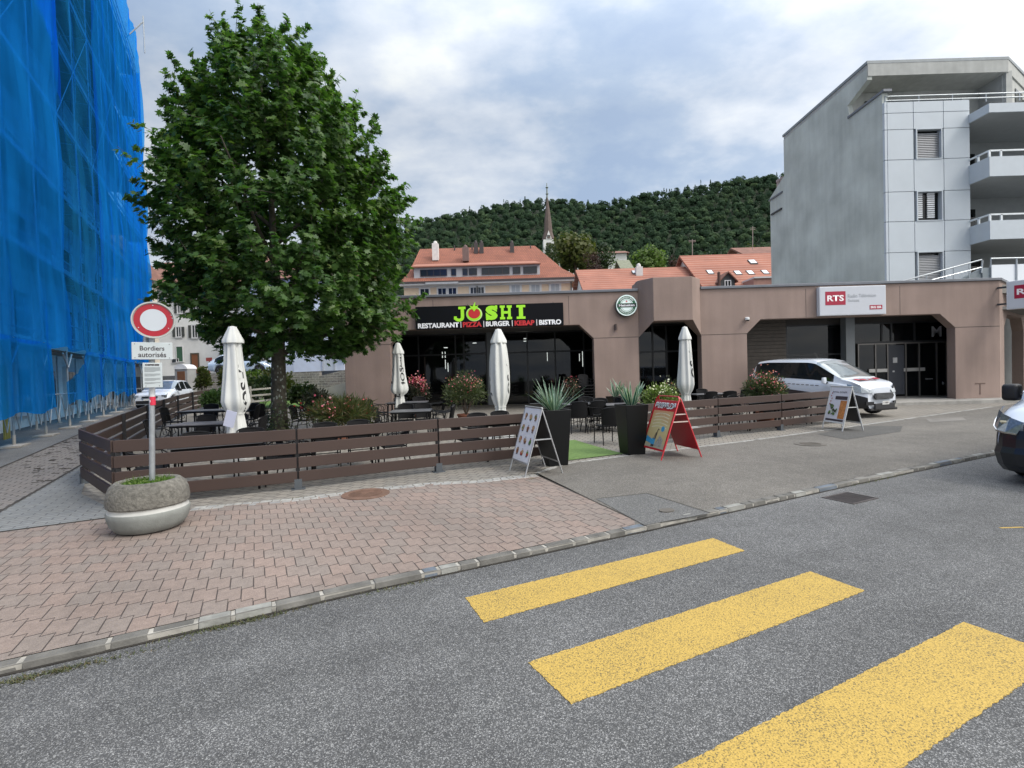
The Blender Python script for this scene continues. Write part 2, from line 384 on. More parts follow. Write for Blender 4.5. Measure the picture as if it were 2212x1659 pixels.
while s < 62:
    ln = random.uniform(.14, .30) if random.random() < .75 else random.uniform(.30, .44)
    p, d = along(KP, s); q, d2 = along(KP, s+ln-.024)
    n_ = Vector((-d.y, d.x)); wv = random.uniform(-.006, .006); z1 = .05+random.uniform(-.004, .007)
    mi = random.choice([0, 0, 0, 0, 0, 0, 1, 1, 2])
    a, b_ = p+n_*wv, q+n_*wv
    vs = [(*a, -.02), (*b_, -.02), (*(b_+n_*.095), -.02), (*(a+n_*.095), -.02), (*(a+n_*.012), z1), (*(b_+n_*.012), z1), (*(b_+n_*.098), z1+.004), (*(a+n_*.098), z1+.004)]
    kb.add(vs, [(0,3,2,1),(4,5,6,7),(0,1,5,4),(1,2,6,5),(2,3,7,6),(3,0,4,7)], mi); s += ln
kb.slab([(p[0], p[1]) for p in off(KP, .01)] + [(p[0], p[1]) for p in off(KP, .11)[::-1]], -.02, .046, 3)
tag(kb.build('kerb', [KERB, KERBL, KERBB, mat('mortar', (.33,.315,.28), .95, var=.3, scale=9)], bevel=.006, seg=1), kind='structure')
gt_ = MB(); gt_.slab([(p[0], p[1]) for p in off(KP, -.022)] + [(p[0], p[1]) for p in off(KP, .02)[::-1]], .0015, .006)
tag(gt_.build('road', mat('kerb_shadow_strip', (.022,.019,.015), .95, var=.5, scale=7)), kind='structure')  # dark strip painted for the shadow line at the kerb's foot
def setts(name, P, wd, stepl, rows=1, lift=.006, mts=None):
    b = MB()
    for r in range(rows):
        Q = off(P, (r-(rows-1)/2)*wd); s = 0; tot = sum((Vector(Q[i+1])-Vector(Q[i])).length for i in range(len(Q)-1))
        while s < tot-.05:
            ln = stepl*random.uniform(.75, 1.3); p, d = along(Q, s); q, _ = along(Q, s+ln-.012); n_ = Vector((-d.y, d.x))*(wd/2-.006)
            z = T(p.x, p.y)+lift+random.uniform(-.003, .004); mi = random.choice([0, 0, 1])
            c = [p-n_, q-n_, q+n_, p+n_]
            vs = [(v.x, v.y, z-.06) for v in c] + [(v.x+random.uniform(-.004,.004), v.y+random.uniform(-.004,.004), z) for v in c]
            b.add(vs, [(4,5,6,7),(0,1,5,4),(1,2,6,5),(2,3,7,6),(3,0,4,7)], mi); s += ln
    return tag(b.build(name, mts or [mat('sett_granite', (.30,.295,.275), .85, var=.25, scale=10, bump=.4), mat('sett_granite_dark', (.27,.27,.26), .85, var=.3, scale=10, bump=.4)], bevel=.004, seg=1), kind='structure')
setts('kerb', EL, .11, .13)
setts('kerb', [tuple(Vector(p)) for p in GP], .11, .13, rows=2)
dk = mat('joint_dark', (.045,.04,.035), .95, var=.3)
def line(name, a, b, wd, mt, lift=.006, kind='structure'):
    a, b = Vector(a).xy, Vector(b).xy; d = (b-a).normalized(); n_ = Vector((-d.y, d.x))*wd/2
    return sheet(name, [tuple(a-n_), tuple(b-n_), tuple(b+n_), tuple(a+n_)], lift, mt, 2, kind)
line('kerb', GP[0], PE, .018, dk, .008)
line('kerb', LB[0], LBX, .05, dk, .008)
# lane on the left below the scaffolding
A1, A2 = G(170, 939.6).xy, G(0, 1012).xy; ad = (A2-A1).normalized()
B1, B2 = G(173, 1007).xy, G(50, 1079).xy; bd = (B2-B1).normalized()
sheet('road', [tuple(A1-ad*26), tuple(A1+ad*12), (-40, 2), (-60, 30), (-50, 45)], .004, ASPH3, 2)
c0 = G(171, 1063).xy; 
sheet('path', [tuple(A1-ad*20), tuple(A1+ad*9.0), tuple(Vector(LB[1])+ldir.normalized()*3), tuple(B2+bd*1.2), tuple(B1-bd*1.0), tuple(c0+Vector((-.6, 1.4))), tuple(G(240, 935).xy), tuple(G(300, 893).xy)], .008, LPAV, 2)
sheet('path', [tuple(B1-bd*1.0), tuple(B2+bd*1.2), LB[1], LB[0], tuple(G(240, 1100).xy), tuple(G(176, 1068).xy)], .012, BPAV, 2)
for a, b in ((A1-ad*12, A1+ad*7), (B1-bd*.8, B2+bd*1.0)): line('kerb', a, b, .045, dk, .018)
# loose, uneven setts in the lane (raised dark edges seen in the photo)
b = MB()
for _ in range(70):
    u, v = random.random(), random.random()
    p = Vector(B1+bd*(u*2.6-.3))*(1-v) + Vector(A1+ad*(u*5.5-.5))*v; z = T(p.x, p.y)
    Tm = Matrix.Translation((p.x, p.y, z+.012)) @ Matrix.Rotation(R_(8)+random.uniform(-.15,.15), 4, 'Z')
    b.bx(-.06, .06, -.008, .008, 0, .006, 0, Tm)
tag(b.build('kerb', dk), kind='structure')
# road markings: a yellow crosswalk
def paint(name, base, dark, thr=.50):
    mt, t, b_ = bsdf(name); lk = t.links; g = node('ShaderNodeNewGeometry', t)
    vo = node('ShaderNodeTexVoronoi', t); vo.inputs['Scale'].default_value = 78; vo.inputs['Randomness'].default_value = 1; lk.new(g.outputs['Position'], vo.inputs['Vector'])
    nz = node('ShaderNodeTexNoise', t); nz.inputs['Scale'].default_value = 130; nz.inputs['Detail'].default_value = 3; lk.new(g.outputs['Position'], nz.inputs['Vector'])
    n3 = node('ShaderNodeTexNoise', t); n3.inputs['Scale'].default_value = 2.2; n3.inputs['Detail'].default_value = 4; lk.new(g.outputs['Position'], n3.inputs['Vector'])
    sm = mth('ADD', nz.outputs[0], mth('MULTIPLY', mth('SUBTRACT', n3.outputs[0], .5, nt_=t), .12, nt_=t), nt_=t)
    rp = node('ShaderNodeValToRGB', t); lk.new(sm, rp.inputs[0]); e = rp.color_ramp.elements
    e[0].position = thr-.19; e[0].color = (*dark, 1); e[1].position = thr+.2; e[1].color = (min(1, base[0]*1.12), base[1]*1.12, base[2]*1.3, 1); q = e.new(thr-.07); q.color = (*base, 1)
    lk.new(rp.outputs[0], b_.inputs['Base Color']); b_.inputs['Roughness'].default_value = .75
    bp = node('ShaderNodeBump', t); bp.inputs['Strength'].default_value = .6; bp.inputs['Distance'].default_value = .004; lk.new(vo.outputs['Distance'], bp.inputs['Height']); lk.new(bp.outputs[0], b_.inputs['Normal'])
    return mt
YEL = paint('yellow_road_paint', (.46,.31,.066), (.13,.10,.045), .55)
def rough_quad(c, z, n=60, amp=.005):
    P = []
    for i in range(4):
        a, b_ = Vector(c[i]), Vector(c[(i+1) % 4]); k_ = max(2, int((b_-a).length*n)); nn = Vector((-(b_-a).y, (b_-a).x)).normalized()
        for j in range(k_): P.append(a+(b_-a)*(j/k_)+nn*random.uniform(-amp, amp))
    return P
def gq(*pts): return [G(x, y, flat=True).xy for x, y in pts]
st = [gq((1005,1292),(1540,1163),(1608,1190),(1045,1345)), gq((1140,1432),(1750,1235),(1868,1277),(1235,1522))]
pa, pb, pc = G(1480,1659,flat=True).xy, G(2082,1345,flat=True).xy, None
dr = (st[1][1]-st[1][0]).normalized(); dn = Vector((dr.y, -dr.x))
q0 = G(2082,1345,flat=True).xy; q1 = q0-dr*st[1][1].__sub__(st[1][0]).length
st.append([q1, q0, q0+dn*.46, q1+dn*.46])
q0b = q0+dn*1.02; st.append([q0b-dr*2.6, q0b, q0b+dn*.46, q0b-dr*2.6+dn*.46])
for c in st:
    mb = MB(); mb.slab([tuple(p) for p in rough_quad(c, 0)], .001, .0045)
    tag(mb.build('road_marking', YEL), kind='structure')
cg = G(2185, 1140, flat=True)
mb = MB(); mb.bx(cg.x-.12, cg.x+.12, cg.y-.012, cg.y+.012, .001, .004); tag(mb.build('road_marking', YEL), kind='structure')
# patches, covers, drain
sheet('pavement', [tuple(G(*q).xy) for q in [(1288,1079),(1398,1067),(1535,1110),(1392,1136)]], .009, PATCH, 3)
sheet('pavement', [tuple(G(*q).xy) for q in [(1765,938),(1850,921),(1950,921),(1945,933),(1828,950)]], .009, PATCHD, 3)
sheet('pavement', [tuple(G(*q).xy) for q in [(2000,905),(2080,902),(2090,909),(2010,913)]], .009, mat('pale_patch', (.17,.16,.145), .9, var=.2), 3)
for seg in (((1288,1079),(1398,1067)), ((1398,1067),(1535,1110))): line('pavement', G(*seg[0]), G(*seg[1]), .014, dk, .012)
RUST = mat('rusty_iron', (.17,.10,.07), .75, metal=.2, var=.25, scale=9, bump=.6, bscale=90)
def cover(x, y, r, lab, mt, ring=False, name='manhole_cover'):
    p = G(x, y); mb = MB()
    if ring: mb.lathe([(r-.025, 0), (r, 0), (r, .012), (r-.025, .012)], 40)
    else:
        mb.lathe([(r-.02, -.01), (r-.02, .010), (.0, .012)], 40)
        for i in range(-5, 6):
            hw = math.sqrt(max(0, (r-.07)**2-(i*.05)**2))
            if hw > .05: mb.bx(-hw, hw, i*.05-.009, i*.05+.009, .010, .015)
        mb.lathe([(r+.0, -.01), (r+.03, -.01), (r+.03, .009), (r, .009)], 40)
    o = mb.build(name, mt, loc=(p.x, p.y, p.z+.004)); return tag(o, lab, 'manhole cover')
cover(790, 1068, .31, 'round rusty brown manhole cover in the pink paving by the fence', RUST)
cover(1750, 960, .27, 'thin round cover rim in the beige asphalt near the white menu board', mat('worn_iron', (.105,.095,.082), .8, var=.3), False)
p = G(1440, 1105); mb = MB(); mb.lathe([(.0,.0),(.075,.0),(.075,.02),(.0,.022)], 12, sx=1.3)
tag(mb.build('valve_cap', mat('worn_iron', (.10,.10,.10), .8), loc=(p.x, p.y, p.z), rz=.4), 'small chipped iron valve cap in the pavement patch', 'valve cap')
IRON = mat('dark_cast_iron', (.07,.06,.058), .7, metal=.2, var=.2, scale=9)
g1 = G(1836, 1076, flat=True); t_ = thing('drain_grate', 'rectangular dark iron drain grate in the road beside the kerb', 'drain grate', (g1.x, g1.y, 0), math.atan2(.5, 1))
mb = MB(); 
for a in ((-.27,.27,-.2,-.17),(-.27,.27,.17,.2),(-.27,-.24,-.17,.17),(.24,.27,-.17,.17)): mb.bx(*a, -.02, .008)
mb.build('frame', IRON, t_)
mb = MB()
for i in range(11): mb.bx(-.215+i*.04, -.197+i*.04, -.17, .17, -.02, .006)
mb.build('grille', IRON, t_); mb = MB(); mb.bx(-.24, .24, -.17, .17, .0005, .002); mb.build('pit', BLK, t_)
# weeds and dirt by the kerb
moss = leafmat('kerb_weeds', (.04,.055,.02), (.09,.10,.04), (.12,.09,.05), .2)
V = []; tn = []
for (x, y, nn, sp_) in ((30, 1472, 700, .30), (520, 1345, 500, .22), (860, 1268, 120, .2), (1920, 1032, 260, .35), (1860, 1044, 100, .2), (640, 1076, 60, .1), (240, 1130, 60, .2), (1150, 1035, 60, .05), (1700, 945, 60, .3)):
    c = G(x, y, flat=(y > 1000 and nn != 60))
    for _ in range(nn):
        u = random.gauss(0, sp_); v = random.gauss(0, .022); p = Vector((c.x+u*.9-v*.45, c.y+u*.47+v*.9, c.z))
        a = random.uniform(0, 6.28); l_ = random.uniform(.012, .035); h_ = random.uniform(.004, .022)
        d = Vector((math.cos(a), math.sin(a), 0)); n_ = Vector((-d.y, d.x, 0))*.004
        V += [p-n_, p+n_, p+d*l_+Vector((0, 0, h_))]; tn.append(random.random())
tag(soup('weeds', [tuple(v) for v in V], 3, moss, tone=tn), kind='stuff')
# green mat at the entrance
poly = [tuple(G(*q).xy) for q in [(1223.7,996),(1346,981),(1229,952.5)]]
a, b_, c = [Vector(q) for q in poly]; poly = [tuple(a), tuple(b_), tuple(c+(b_-a)*.12), tuple(c-(b_-a)*.55), tuple(a-(b_-a)*.3)]
mm = sheet('entrance_mat', poly, .014, mat('green_turf_mat', (.12,.20,.055), .95, var=.22, scale=40, bump=.8, bscale=150), 1, None)
tag(mm, 'flat green artificial turf mat between the two tall black planters', 'mat'); del mm
# ------------------------------------------------------------------ hill with forest
def ridge(s):                                   # tan(elevation) against X/Y
    xs = [-1.6,-1.0,-.6,-.19,-.08,.0,.03,.09,.19,.33,.43,.53,.8,1.3]
    zs = [.16,.20,.25,.31,.333,.345,.35,.348,.342,.36,.375,.385,.40,.38]
    return float(np.interp(s, xs, zs))
YR, Y0 = 420., 170.
def hill(x, y):
    e = (y-Y0)/(YR-Y0); s = x/max(y, 50); top = ridge(x/YR if abs(y) < 1 else s)*YR+CAMH-9
    if e <= 0: return 0.0
    if e > 1: return top-(e-1)*60
    return top*(.08*e+.92*(e*.55+.45*e*e))
nx_, ny_ = 90, 26; vs = []; fs = []
for j in range(ny_):
    y = Y0-20+(YR+110-Y0)*j/(ny_-1)
    for i in range(nx_): 
        x = (-1.5+2.7*i/(nx_-1))*max(y, 300); vs.append((x, y, hill(x, y)-.5))
fs = [(j*nx_+i, j*nx_+i+1, (j+1)*nx_+i+1, (j+1)*nx_+i) for j in range(ny_-1) for i in range(nx_-1)]
tag(MB().add(vs, fs).build('hill', mat('hill_undergrowth', (.018,.028,.012), .95, var=.3, scale=.05)), kind='structure')
def nrm_(a):
    a = np.array(a, float); return a/np.linalg.norm(a, axis=1, keepdims=True)
def rand_dirs(n):
    v = rng.normal(size=(n, 3)); return v/np.linalg.norm(v, axis=1, keepdims=True)
def quads(C, Nn, S, asp=.8):                   # square-ish cards at C with normal Nn and half size S
    up = rand_dirs(len(C)); u = np.cross(Nn, up); u /= np.linalg.norm(u, axis=1, keepdims=True)+1e-9; v = np.cross(Nn, u)
    S = S[:, None]
    return np.stack([C-u*S, C-v*S*asp, C+u*S, C+v*S*asp], axis=1).reshape(-1, 3)
FOREST = leafmat('forest_leaves', (.014,.034,.017), (.028,.056,.026), (.055,.088,.036), .12, 1.0)
Vf = []; Tf = []; nn_c = nrm_([(0,-1,.2),(0,-1,.5),(.4,-1,.2),(-.4,-1,.2),(0,-.6,1),(0,-1,-.1)])
y = Y0+2
while y < YR+14:
    x = -1.05*y
    while x < .85*y:
        px, py = x+random.uniform(-3.6, 3.6), y+random.uniform(-3.4, 3.4); s_ = px/py
        if -.95 < s_ < .60:
            con = random.random() < .09; R0 = random.choice((random.uniform(2.0, 3.2), random.uniform(2.6, 4.6))); Hh = random.uniform(8, 12) if con else random.uniform(6, 9)
            zb = hill(px, py); nn = 80; tone = min(1, max(0, random.gauss(.45, .22)))
            d = rand_dirs(nn); d[:, 2] = np.abs(d[:, 2])*1.0-.25; d[:, 1] = np.where(d[:, 1] > .3, -d[:, 1], d[:, 1])
            if con:
                h = rng.uniform(0, 1, nn)**.8; a = rng.uniform(0, 6.28, nn); r = (1-h)*R0*.72
                C = np.stack([px+r*np.cos(a), py-np.abs(r*np.sin(a)), zb+Hh*(.2+.72*h)], 1); Nn = np.stack([np.cos(a), -np.abs(np.sin(a)), np.full(nn, .5)], 1)
                Nn /= np.linalg.norm(Nn, axis=1, keepdims=True); tt = np.full(nn, tone*.5)
            else:
                C = np.array([px, py, zb+Hh*.62]) + d*np.array([R0, R0, Hh*.45])*rng.uniform(.72, 1.08, (nn, 1)); Nn = d+rng.normal(0, .2, (nn, 3)); Nn /= np.linalg.norm(Nn, axis=1, keepdims=True)
                tt = tone+rng.normal(0, .08, nn)
            C[:6] = np.array([px, py+.5, zb+Hh*.5])+rng.normal(0, .5, (6, 3)); Nn[:6] = nn_c; SS = rng.uniform(.45, .95, nn)*(.75 if con else .95)*R0/3.6; SS[:6] = R0*(.45 if con else .75); tt[:6] = .2; Vf.append(quads(C, Nn, SS)); Tf.append(np.clip(tt, 0, 1))
        x += 5.3
    y += 5.2
tag(soup('forest', np.concatenate(Vf), 4, FOREST, tone=np.concatenate(Tf)), kind='stuff')
# ------------------------------------------------------------------ generic far tree
BARK = mat('brown_bark', (.10,.075,.055), .95, var=.3, scale=12, bump=.6, bscale=30)
def tree(label, base, H, Rw, mt, n=1500, cs=.35, z0=.22, name='tree', group='trees below the wooded hill', lumps=16):
    t = thing(name, label, 'tree', base, 0, group)
    mb = MB(); mb.tube([(0,0,-.3),(0,0,H*.3),(.1,.05,H*.7)], [Rw*.09, Rw*.06, Rw*.02], 7)
    for k_ in range(5):
        a = k_*1.3; mb.tube([(0,0,H*(.22+.07*k_)), (math.cos(a)*Rw*.5, math.sin(a)*Rw*.5, H*(.45+.07*k_))], [Rw*.035, Rw*.012], 5)
    mb.build('trunk', BARK, t, True)
    lc = rand_dirs(lumps)*np.array([Rw*.62, Rw*.62, H*(1-z0)*.30])*rng.uniform(.55, 1, (lumps, 1)) + np.array([0, 0, H*(z0+(1-z0)*.52)])
    li = rng.integers(0, lumps, n); d = rand_dirs(n); rr = Rw*rng.uniform(.26, .46, lumps)[li][:, None]
    C = lc[li]+d*rr*rng.uniform(.55, 1.05, (n, 1)); Nn = d+rng.normal(0, .5, (n, 3)); Nn /= np.linalg.norm(Nn, axis=1, keepdims=True)
    lt = rng.normal(.5, .17, lumps)[li]+rng.normal(0, .12, n)
    soup('crown', quads(C, Nn, rng.uniform(.6, 1.3, n)*cs), 4, mt, t, np.clip(lt, 0, 1)); return t
DKG = leafmat('dark_tree_leaves', (.012,.025,.010), (.025,.045,.015), (.05,.07,.02), .2, .6)
OLV = leafmat('olive_tree_leaves', (.035,.05,.015), (.06,.075,.02), (.10,.10,.03), .25, .6)
BRT = leafmat('bright_tree_leaves', (.05,.09,.02), (.09,.14,.03), (.14,.19,.05), .3, .6)
RED = leafmat('dark_red_leaves', (.025,.014,.014), (.045,.022,.02), (.06,.03,.02), .2, .6)
def at_px(x, ytop, ybot, Y):         # base point and height of something seen between two photo heights at depth Y
    a, b_ = D(x, ybot, Y), D(x, ytop, Y); return (a.x, Y, a.z), b_.z-a.z
for lab, x, yt, yb, Y, hw, mt, n in (
    ('large dark green and olive tree standing in front of the church tower', 1245, 486, 640, 95, 66, OLV, 3200),
    ('dark tree between the church tower and the bright green tree behind the tiled roofs', 1300, 505, 640, 105, 42, DKG, 1800),
    ('tall dark tree between the hipped roof and the church', 1186, 513, 640, 88, 30, DKG, 1200),
    ('bright green round tree behind the tiled roof with the white chimney', 1405, 527, 640, 90, 48, BRT, 2400),
    ('dark red leaved tree between the church and the bright green tree', 1283, 533, 640, 84, 30, RED, 1400),
    ('dark red leaved tree between the bright green tree and the skylight house', 1462, 540, 640, 92, 24, RED, 1000),
    ('green tree behind the ridge of the roof with skylights', 1530, 535, 640, 120, 40, DKG, 1400),
    ('olive tree below the hill by the tall antenna', 1625, 522, 640, 125, 42, OLV, 1500),
    ('small light green shrubby tree beside the dark red leaved tree', 1335, 545, 640, 82, 16, BRT, 600),
    ('dark tree beyond the hipped roof end nearest the maple', 930, 515, 640, 100, 34, DKG, 1400),
    ('broad green tree behind the chimneys of the hipped roof', 1010, 520, 640, 110, 50, DKG, 1600)):
    bp_, Hh = at_px(x, yt, yb, Y); tree(lab, bp_, Hh, hw*Y/FOC, mt, n, cs=hw*Y/FOC*.065)
# ------------------------------------------------------------------ brown shop building
YF = 19.8; ZT, ZL, ZJ = 4.83, 3.58, 3.03
def XF(px, py, Y=YF): return D(px, py, Y).x
BRN = mat('brown_exposed_aggregate', (.275,.205,.175), .9, var=.10, scale=45, stain=.10, sscale=.8, bump=.5, bscale=120, streak=.07)
BRNJ = mat('concrete_joint', (.075,.06,.052), .9)
COPE = mat('grey_sheet_coping', (.15,.16,.18), .5, metal=.4, var=.08)
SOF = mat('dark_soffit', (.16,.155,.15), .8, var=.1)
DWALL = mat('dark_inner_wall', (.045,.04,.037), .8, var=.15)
FRM = mat('dark_shop_frame', (.02,.021,.023), .45)
GLS = glassmat('shop_glass', (.012,.014,.016), .35, .02)
GLSD = glassmat('dark_shop_glass', (.006,.007,.008), .30, .03)
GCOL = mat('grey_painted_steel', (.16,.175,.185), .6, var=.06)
LED = mat('lit_tube', (1,.97,.92), .4, emit=9, var=0)
bld = thing('shop_building', 'long low brown concrete shop building with black restaurant sign and cut-corner openings', 'building', (0, YF, 0))
xL = XF(745,800); o1l, o1r = XF(845,800), XF(1284,800); tl, tr = XF(1379,700), XF(1514,700); o2l, o2r = XF(1382,800), XF(1518,790)
o3l, o3r = XF(1615,800), XF(2064,780); xR = XF(2160,780)
zb = -.3
def cut(l, r, dl, dr): return [(l, zb), (l, ZJ), (l+dl, ZL), (r-dr, ZL), (r, ZJ), (r, zb)]
outl = [(xL, ZT), (xL, zb)] + cut(o1l, o1r, .56, .56) + [(tl+.01, zb), (tl+.01, ZT)]
mb = MB(); mb.prism(outl, 0, .4)
outl = [(tr-.01, ZT), (tr-.01, zb)] + cut(o3l, o3r, .56, .60) + [(xR, zb), (xR, ZT)]
mb.prism(outl, 0, .4)
# side walls and rear
mb.bx(xL, xL+.35, .4, 13.6, zb, ZT)
mb.bx(xL, tl+1, 13.2, 13.6, zb, ZT)
mb.build('wall', BRN, bld, bevel=.012, seg=1)
# receding corner face at the right
mb = MB(); Tm = Matrix.Translation((xR, 0, 0)) @ Matrix.Rotation(R_(38), 4, 'Z')
mb.prism([(0.0, ZT), (0.0, zb), (1.0, zb), (1.0, ZJ), (1.75, ZL), (5.4, ZL), (6.0, ZJ), (6.0, zb), (9, zb), (9, ZT)], 0.003, .4, 0, Tm)
mb.build('wall', BRN, bld)
# projecting bay above the second opening
yb = -.62
bay = MB(); zt = 5.24; xa, xb, xc, xd = tl, XF(1411.5,650,YF+yb), XF(1496,650,YF+yb), tr
P0 = [(xa, 0, ZJ-.03), (xb, yb, ZL), (xc, yb, ZL), (xd, 0, ZJ)]; P1 = [(xa, 0, zt), (xb, yb, zt), (xc, yb, zt), (xd, 0, zt)]
P0b = [(xa, .4, ZJ-.03), (xb+.12, .1, ZL), (xc-.12, .1, ZL), (xd, .4, ZJ)]; P1b = [(xa, .4, zt), (xb+.12, .4, zt), (xc-.12, .4, zt), (xd, .4, zt)]
vs = P0+P1+P0b+P1b; F_ = []
for i in range(3): F_ += [(i, i+1, 4+i+1, 4+i), (8+i+1, 8+i, 12+i, 12+i+1), (i+1, i, 8+i, 8+i+1), (4+i, 4+i+1, 12+i+1, 12+i)]
F_ += [(0, 4, 12, 8), (3, 11, 15, 7)]
bay.add(vs, F_); bay.bx(xa+.02, xd-.02, .4, 1.0, ZT-.2, zt-.02)
bay.build('bay', BRN, bld, bevel=.012, seg=1)
j = MB()
def jb(*a_): MB().bx(*a_).build('joint', BRNJ, bld)
for a, b_, z in ((xL, o1l, ZJ), (o1r, tl, ZJ), (tr, o3l, ZJ), (o3r, xR, ZJ)): jb(a, b_, -.003, .01, z-.012, z+.012)
for px in (1101/2.766*0+935, 1228): 
    x = XF(px, 650); jb(x-.009, x+.009, -.003, .01, ZL+.02, ZT-.1)
for px in (XF(1727,650)+.25, XF(1944,650)): jb(px-.009, px+.009, -.003, .01, ZL+.02, ZT-.1)
for x in (tl, tr): jb(x-.012, x+.012, -.004, .01, zb, ZJ-.02)
c_ = MB(); c_.bx(xL-.06, xa, -.07, .5, ZT, ZT+.10); c_.bx(xd, xR+.05, -.07, .5, ZT, ZT+.10); c_.bx(xL-.06, xL+.4, .5, 13.7, ZT, ZT+.1)
Tm2 = Matrix.Translation((xR, 0, 0)) @ Matrix.Rotation(R_(38), 4, 'Z'); c_.bx(.05, 9, -.07, .5, ZT+.002, ZT+.102, 0, Tm2)
c_.build('coping', COPE, bld, bevel=.01, seg=1)
r_ = MB(); r_.bx(xL+.35, xR+7, .4, 13.2, ZT-.45, ZT-.12); r_.build('roof', mat('gravel_roof', (.25,.24,.22), .95, var=.2, scale=20), bld)
# recess shells
om = (o1r+o2l)/2; on = (o2r+o3l)/2; sh = MB()
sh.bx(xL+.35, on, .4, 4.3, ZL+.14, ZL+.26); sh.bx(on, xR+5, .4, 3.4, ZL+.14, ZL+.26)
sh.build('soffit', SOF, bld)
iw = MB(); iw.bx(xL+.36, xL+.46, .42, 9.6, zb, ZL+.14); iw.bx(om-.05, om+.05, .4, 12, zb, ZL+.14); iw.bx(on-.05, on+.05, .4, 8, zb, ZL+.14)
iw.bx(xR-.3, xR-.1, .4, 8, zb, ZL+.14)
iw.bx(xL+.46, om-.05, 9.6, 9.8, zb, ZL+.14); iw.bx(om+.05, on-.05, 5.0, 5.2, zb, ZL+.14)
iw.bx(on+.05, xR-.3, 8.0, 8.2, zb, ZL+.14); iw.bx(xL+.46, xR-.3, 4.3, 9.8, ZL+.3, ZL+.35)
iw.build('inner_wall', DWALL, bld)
fl = MB(); fl.bx(xL+.5, om-.06, .45, 4.2, -.2, .20); fl.bx(o3l+.05, o3r-.05, .02, .45, -.2, .205); fl.bx(on+.06, xR-.31, .45, 3.4, -.2, .205); fl.bx(o1l+.05, o1r-.05, .1, .45, -.2, .20); fl.bx(o3l-.1, xR+.0, -.85, .0, -.2, .20)
fl.bx(xR-.02, xR+4, -.85, .3, -.2, .197); fl.bx(om+.06, on-.06, .45, 5, -.2, .16)
fl.build('step', mat('worn_concrete_step', (.27,.26,.24), .9, var=.2, stain=.15), bld, bevel=.015, seg=1)
# restaurant glazing, plane y = 2.0
def glaze(yp, x0, x1, z0, z1, cols, rows, gmat, fmat=FRM, fwd=.07, name='window', door=None):
    w_ = MB(); w_.bx(x0, x1, yp-.04, yp+.04, z0, z0+fwd); w_.bx(x0, x1, yp-.04, yp+.04, z1-fwd, z1)
    for x in [x0+fwd/2]+cols+[x1-fwd/2]: w_.bx(x-fwd/2, x+fwd/2, yp-.045, yp+.045, z0+fwd, z1-fwd)
    for z in rows: 
        xs = [x0+fwd/2]+cols+[x1-fwd/2]
        for a, b_ in zip(xs[:-1], xs[1:]): w_.bx(a+fwd/2, b_-fwd/2, yp-.04, yp+.04, z-fwd/2, z+fwd/2)
    f = w_.build(name, fmat, bld)
    g_ = MB(); g_.bx(x0+fwd, x1-fwd, yp-.006, yp+.006, z0+fwd, z1-fwd); g_.build('pane', gmat, f); return f
Yg = YF+4.0; yg = 4.0
def xg(px, Y=Yg): return D(px, 790, Y).x
glaze(yg, xL+.5, xg(1053), .2, 3.7, [xg(905), xg(985), xg(1003)], [2.72], GLSD)
glaze(yg, xg(1064), om-.06, .2, 3.7, [xg(1140), xg(1200), xg(1262)], [2.72], GLSD)
k_ = MB(); k_.bx(xg(1053), xg(1064), 3.85, 4.1, .2, 3.72); k_.build('column', GCOL, bld); k_ = MB(); k_.bx(XF(1823,770,YF+1.2), XF(1842,770,YF+1.2), 1.05, 1.4, .2, 3.72); k_.build('column', GCOL, bld)
k_ = MB(); k_.bx(xg(1142), xg(1198), 3.93, 3.955, .22, .29); k_.build('door_sill', ALU, bld)
# suspended light tubes and ceiling spots inside the restaurant
def lamp(px, y0, y1, Y, wdt=.035):
    a, b_ = D(px, y0, Y), D(px, y1, Y); mb = MB(); mb.lathe([(wdt/2, b_.z), (wdt/2, a.z)], 8); t2 = thing('pendant_lamp', 'thin vertical lit tube hanging inside the dark restaurant', 'lamp', (a.x, Y, 0), 0, 'lit tubes hanging inside the restaurant')
    mb.build('tube', LED, t2, True); mb = MB(); mb.tube([(0,0,a.z), (0,0,ZL+.1)], .004, 4); mb.build('cord', BLK, t2)
for px, y0, y1 in ((955.5,760,773),(961.5,760,773),(962,777,797),(967.5,784,803),(1020,780,798)): lamp(px, y0+.0, y1, YF+5.2)
for px, y0, y1 in ((1228.5,752,779),(1251.5,764,780),(1258,757,792),(1182,760,780)): lamp(px, y0, y1, YF+5.4, .03)
for px, py in ((963,751),(1025,741),(1135,731.5),(1135,737)):
    p = D(px, py, YF+4.9); mb = MB(); mb.bx(-.09, .09, -.03, .03, -.012, .012)
    tag(mb.build('ceiling_lamp', mat('lit_spot', (1,.97,.92), .4, emit=14, var=0), loc=p), 'short bright ceiling light inside the dark restaurant', 'lamp', 'ceiling lights inside the restaurant')
# pale panel standing in for a reflection, left of the column, and patterned screen
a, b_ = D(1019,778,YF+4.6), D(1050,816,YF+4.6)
mb = MB(); mb.bx(a.x, b_.x, 4.6, 4.64, b_.z, a.z); mb.build('poster', mat('pale_reflection_panel', (.35,.38,.35), .7), bld)
a, b_ = D(1216,744,YF+4.5), D(1232,796,YF+4.5); mb = MB()
for i in range(7):
    for k2 in range(2):
        zc = a.z+(b_.z-a.z)*(i+.5)/7; xc_ = a.x+(b_.x-a.x)*(k2+.5)/2; mb.lathe([(.075, 0), (.10, 0), (.10, .01), (.075, .01)], 8, T=Matrix.Translation((xc_, 4.5, zc)) @ Matrix.Rotation(R_(90), 4, 'X'))
mb.build('screen', mat('pale_screen', (.42,.44,.48), .6), bld)
# second opening: dark door and window
glaze(2.2, om+.06, on-.06, .16, 3.7, [o2l+1.15, o2l+1.75], [2.5], GLSD)
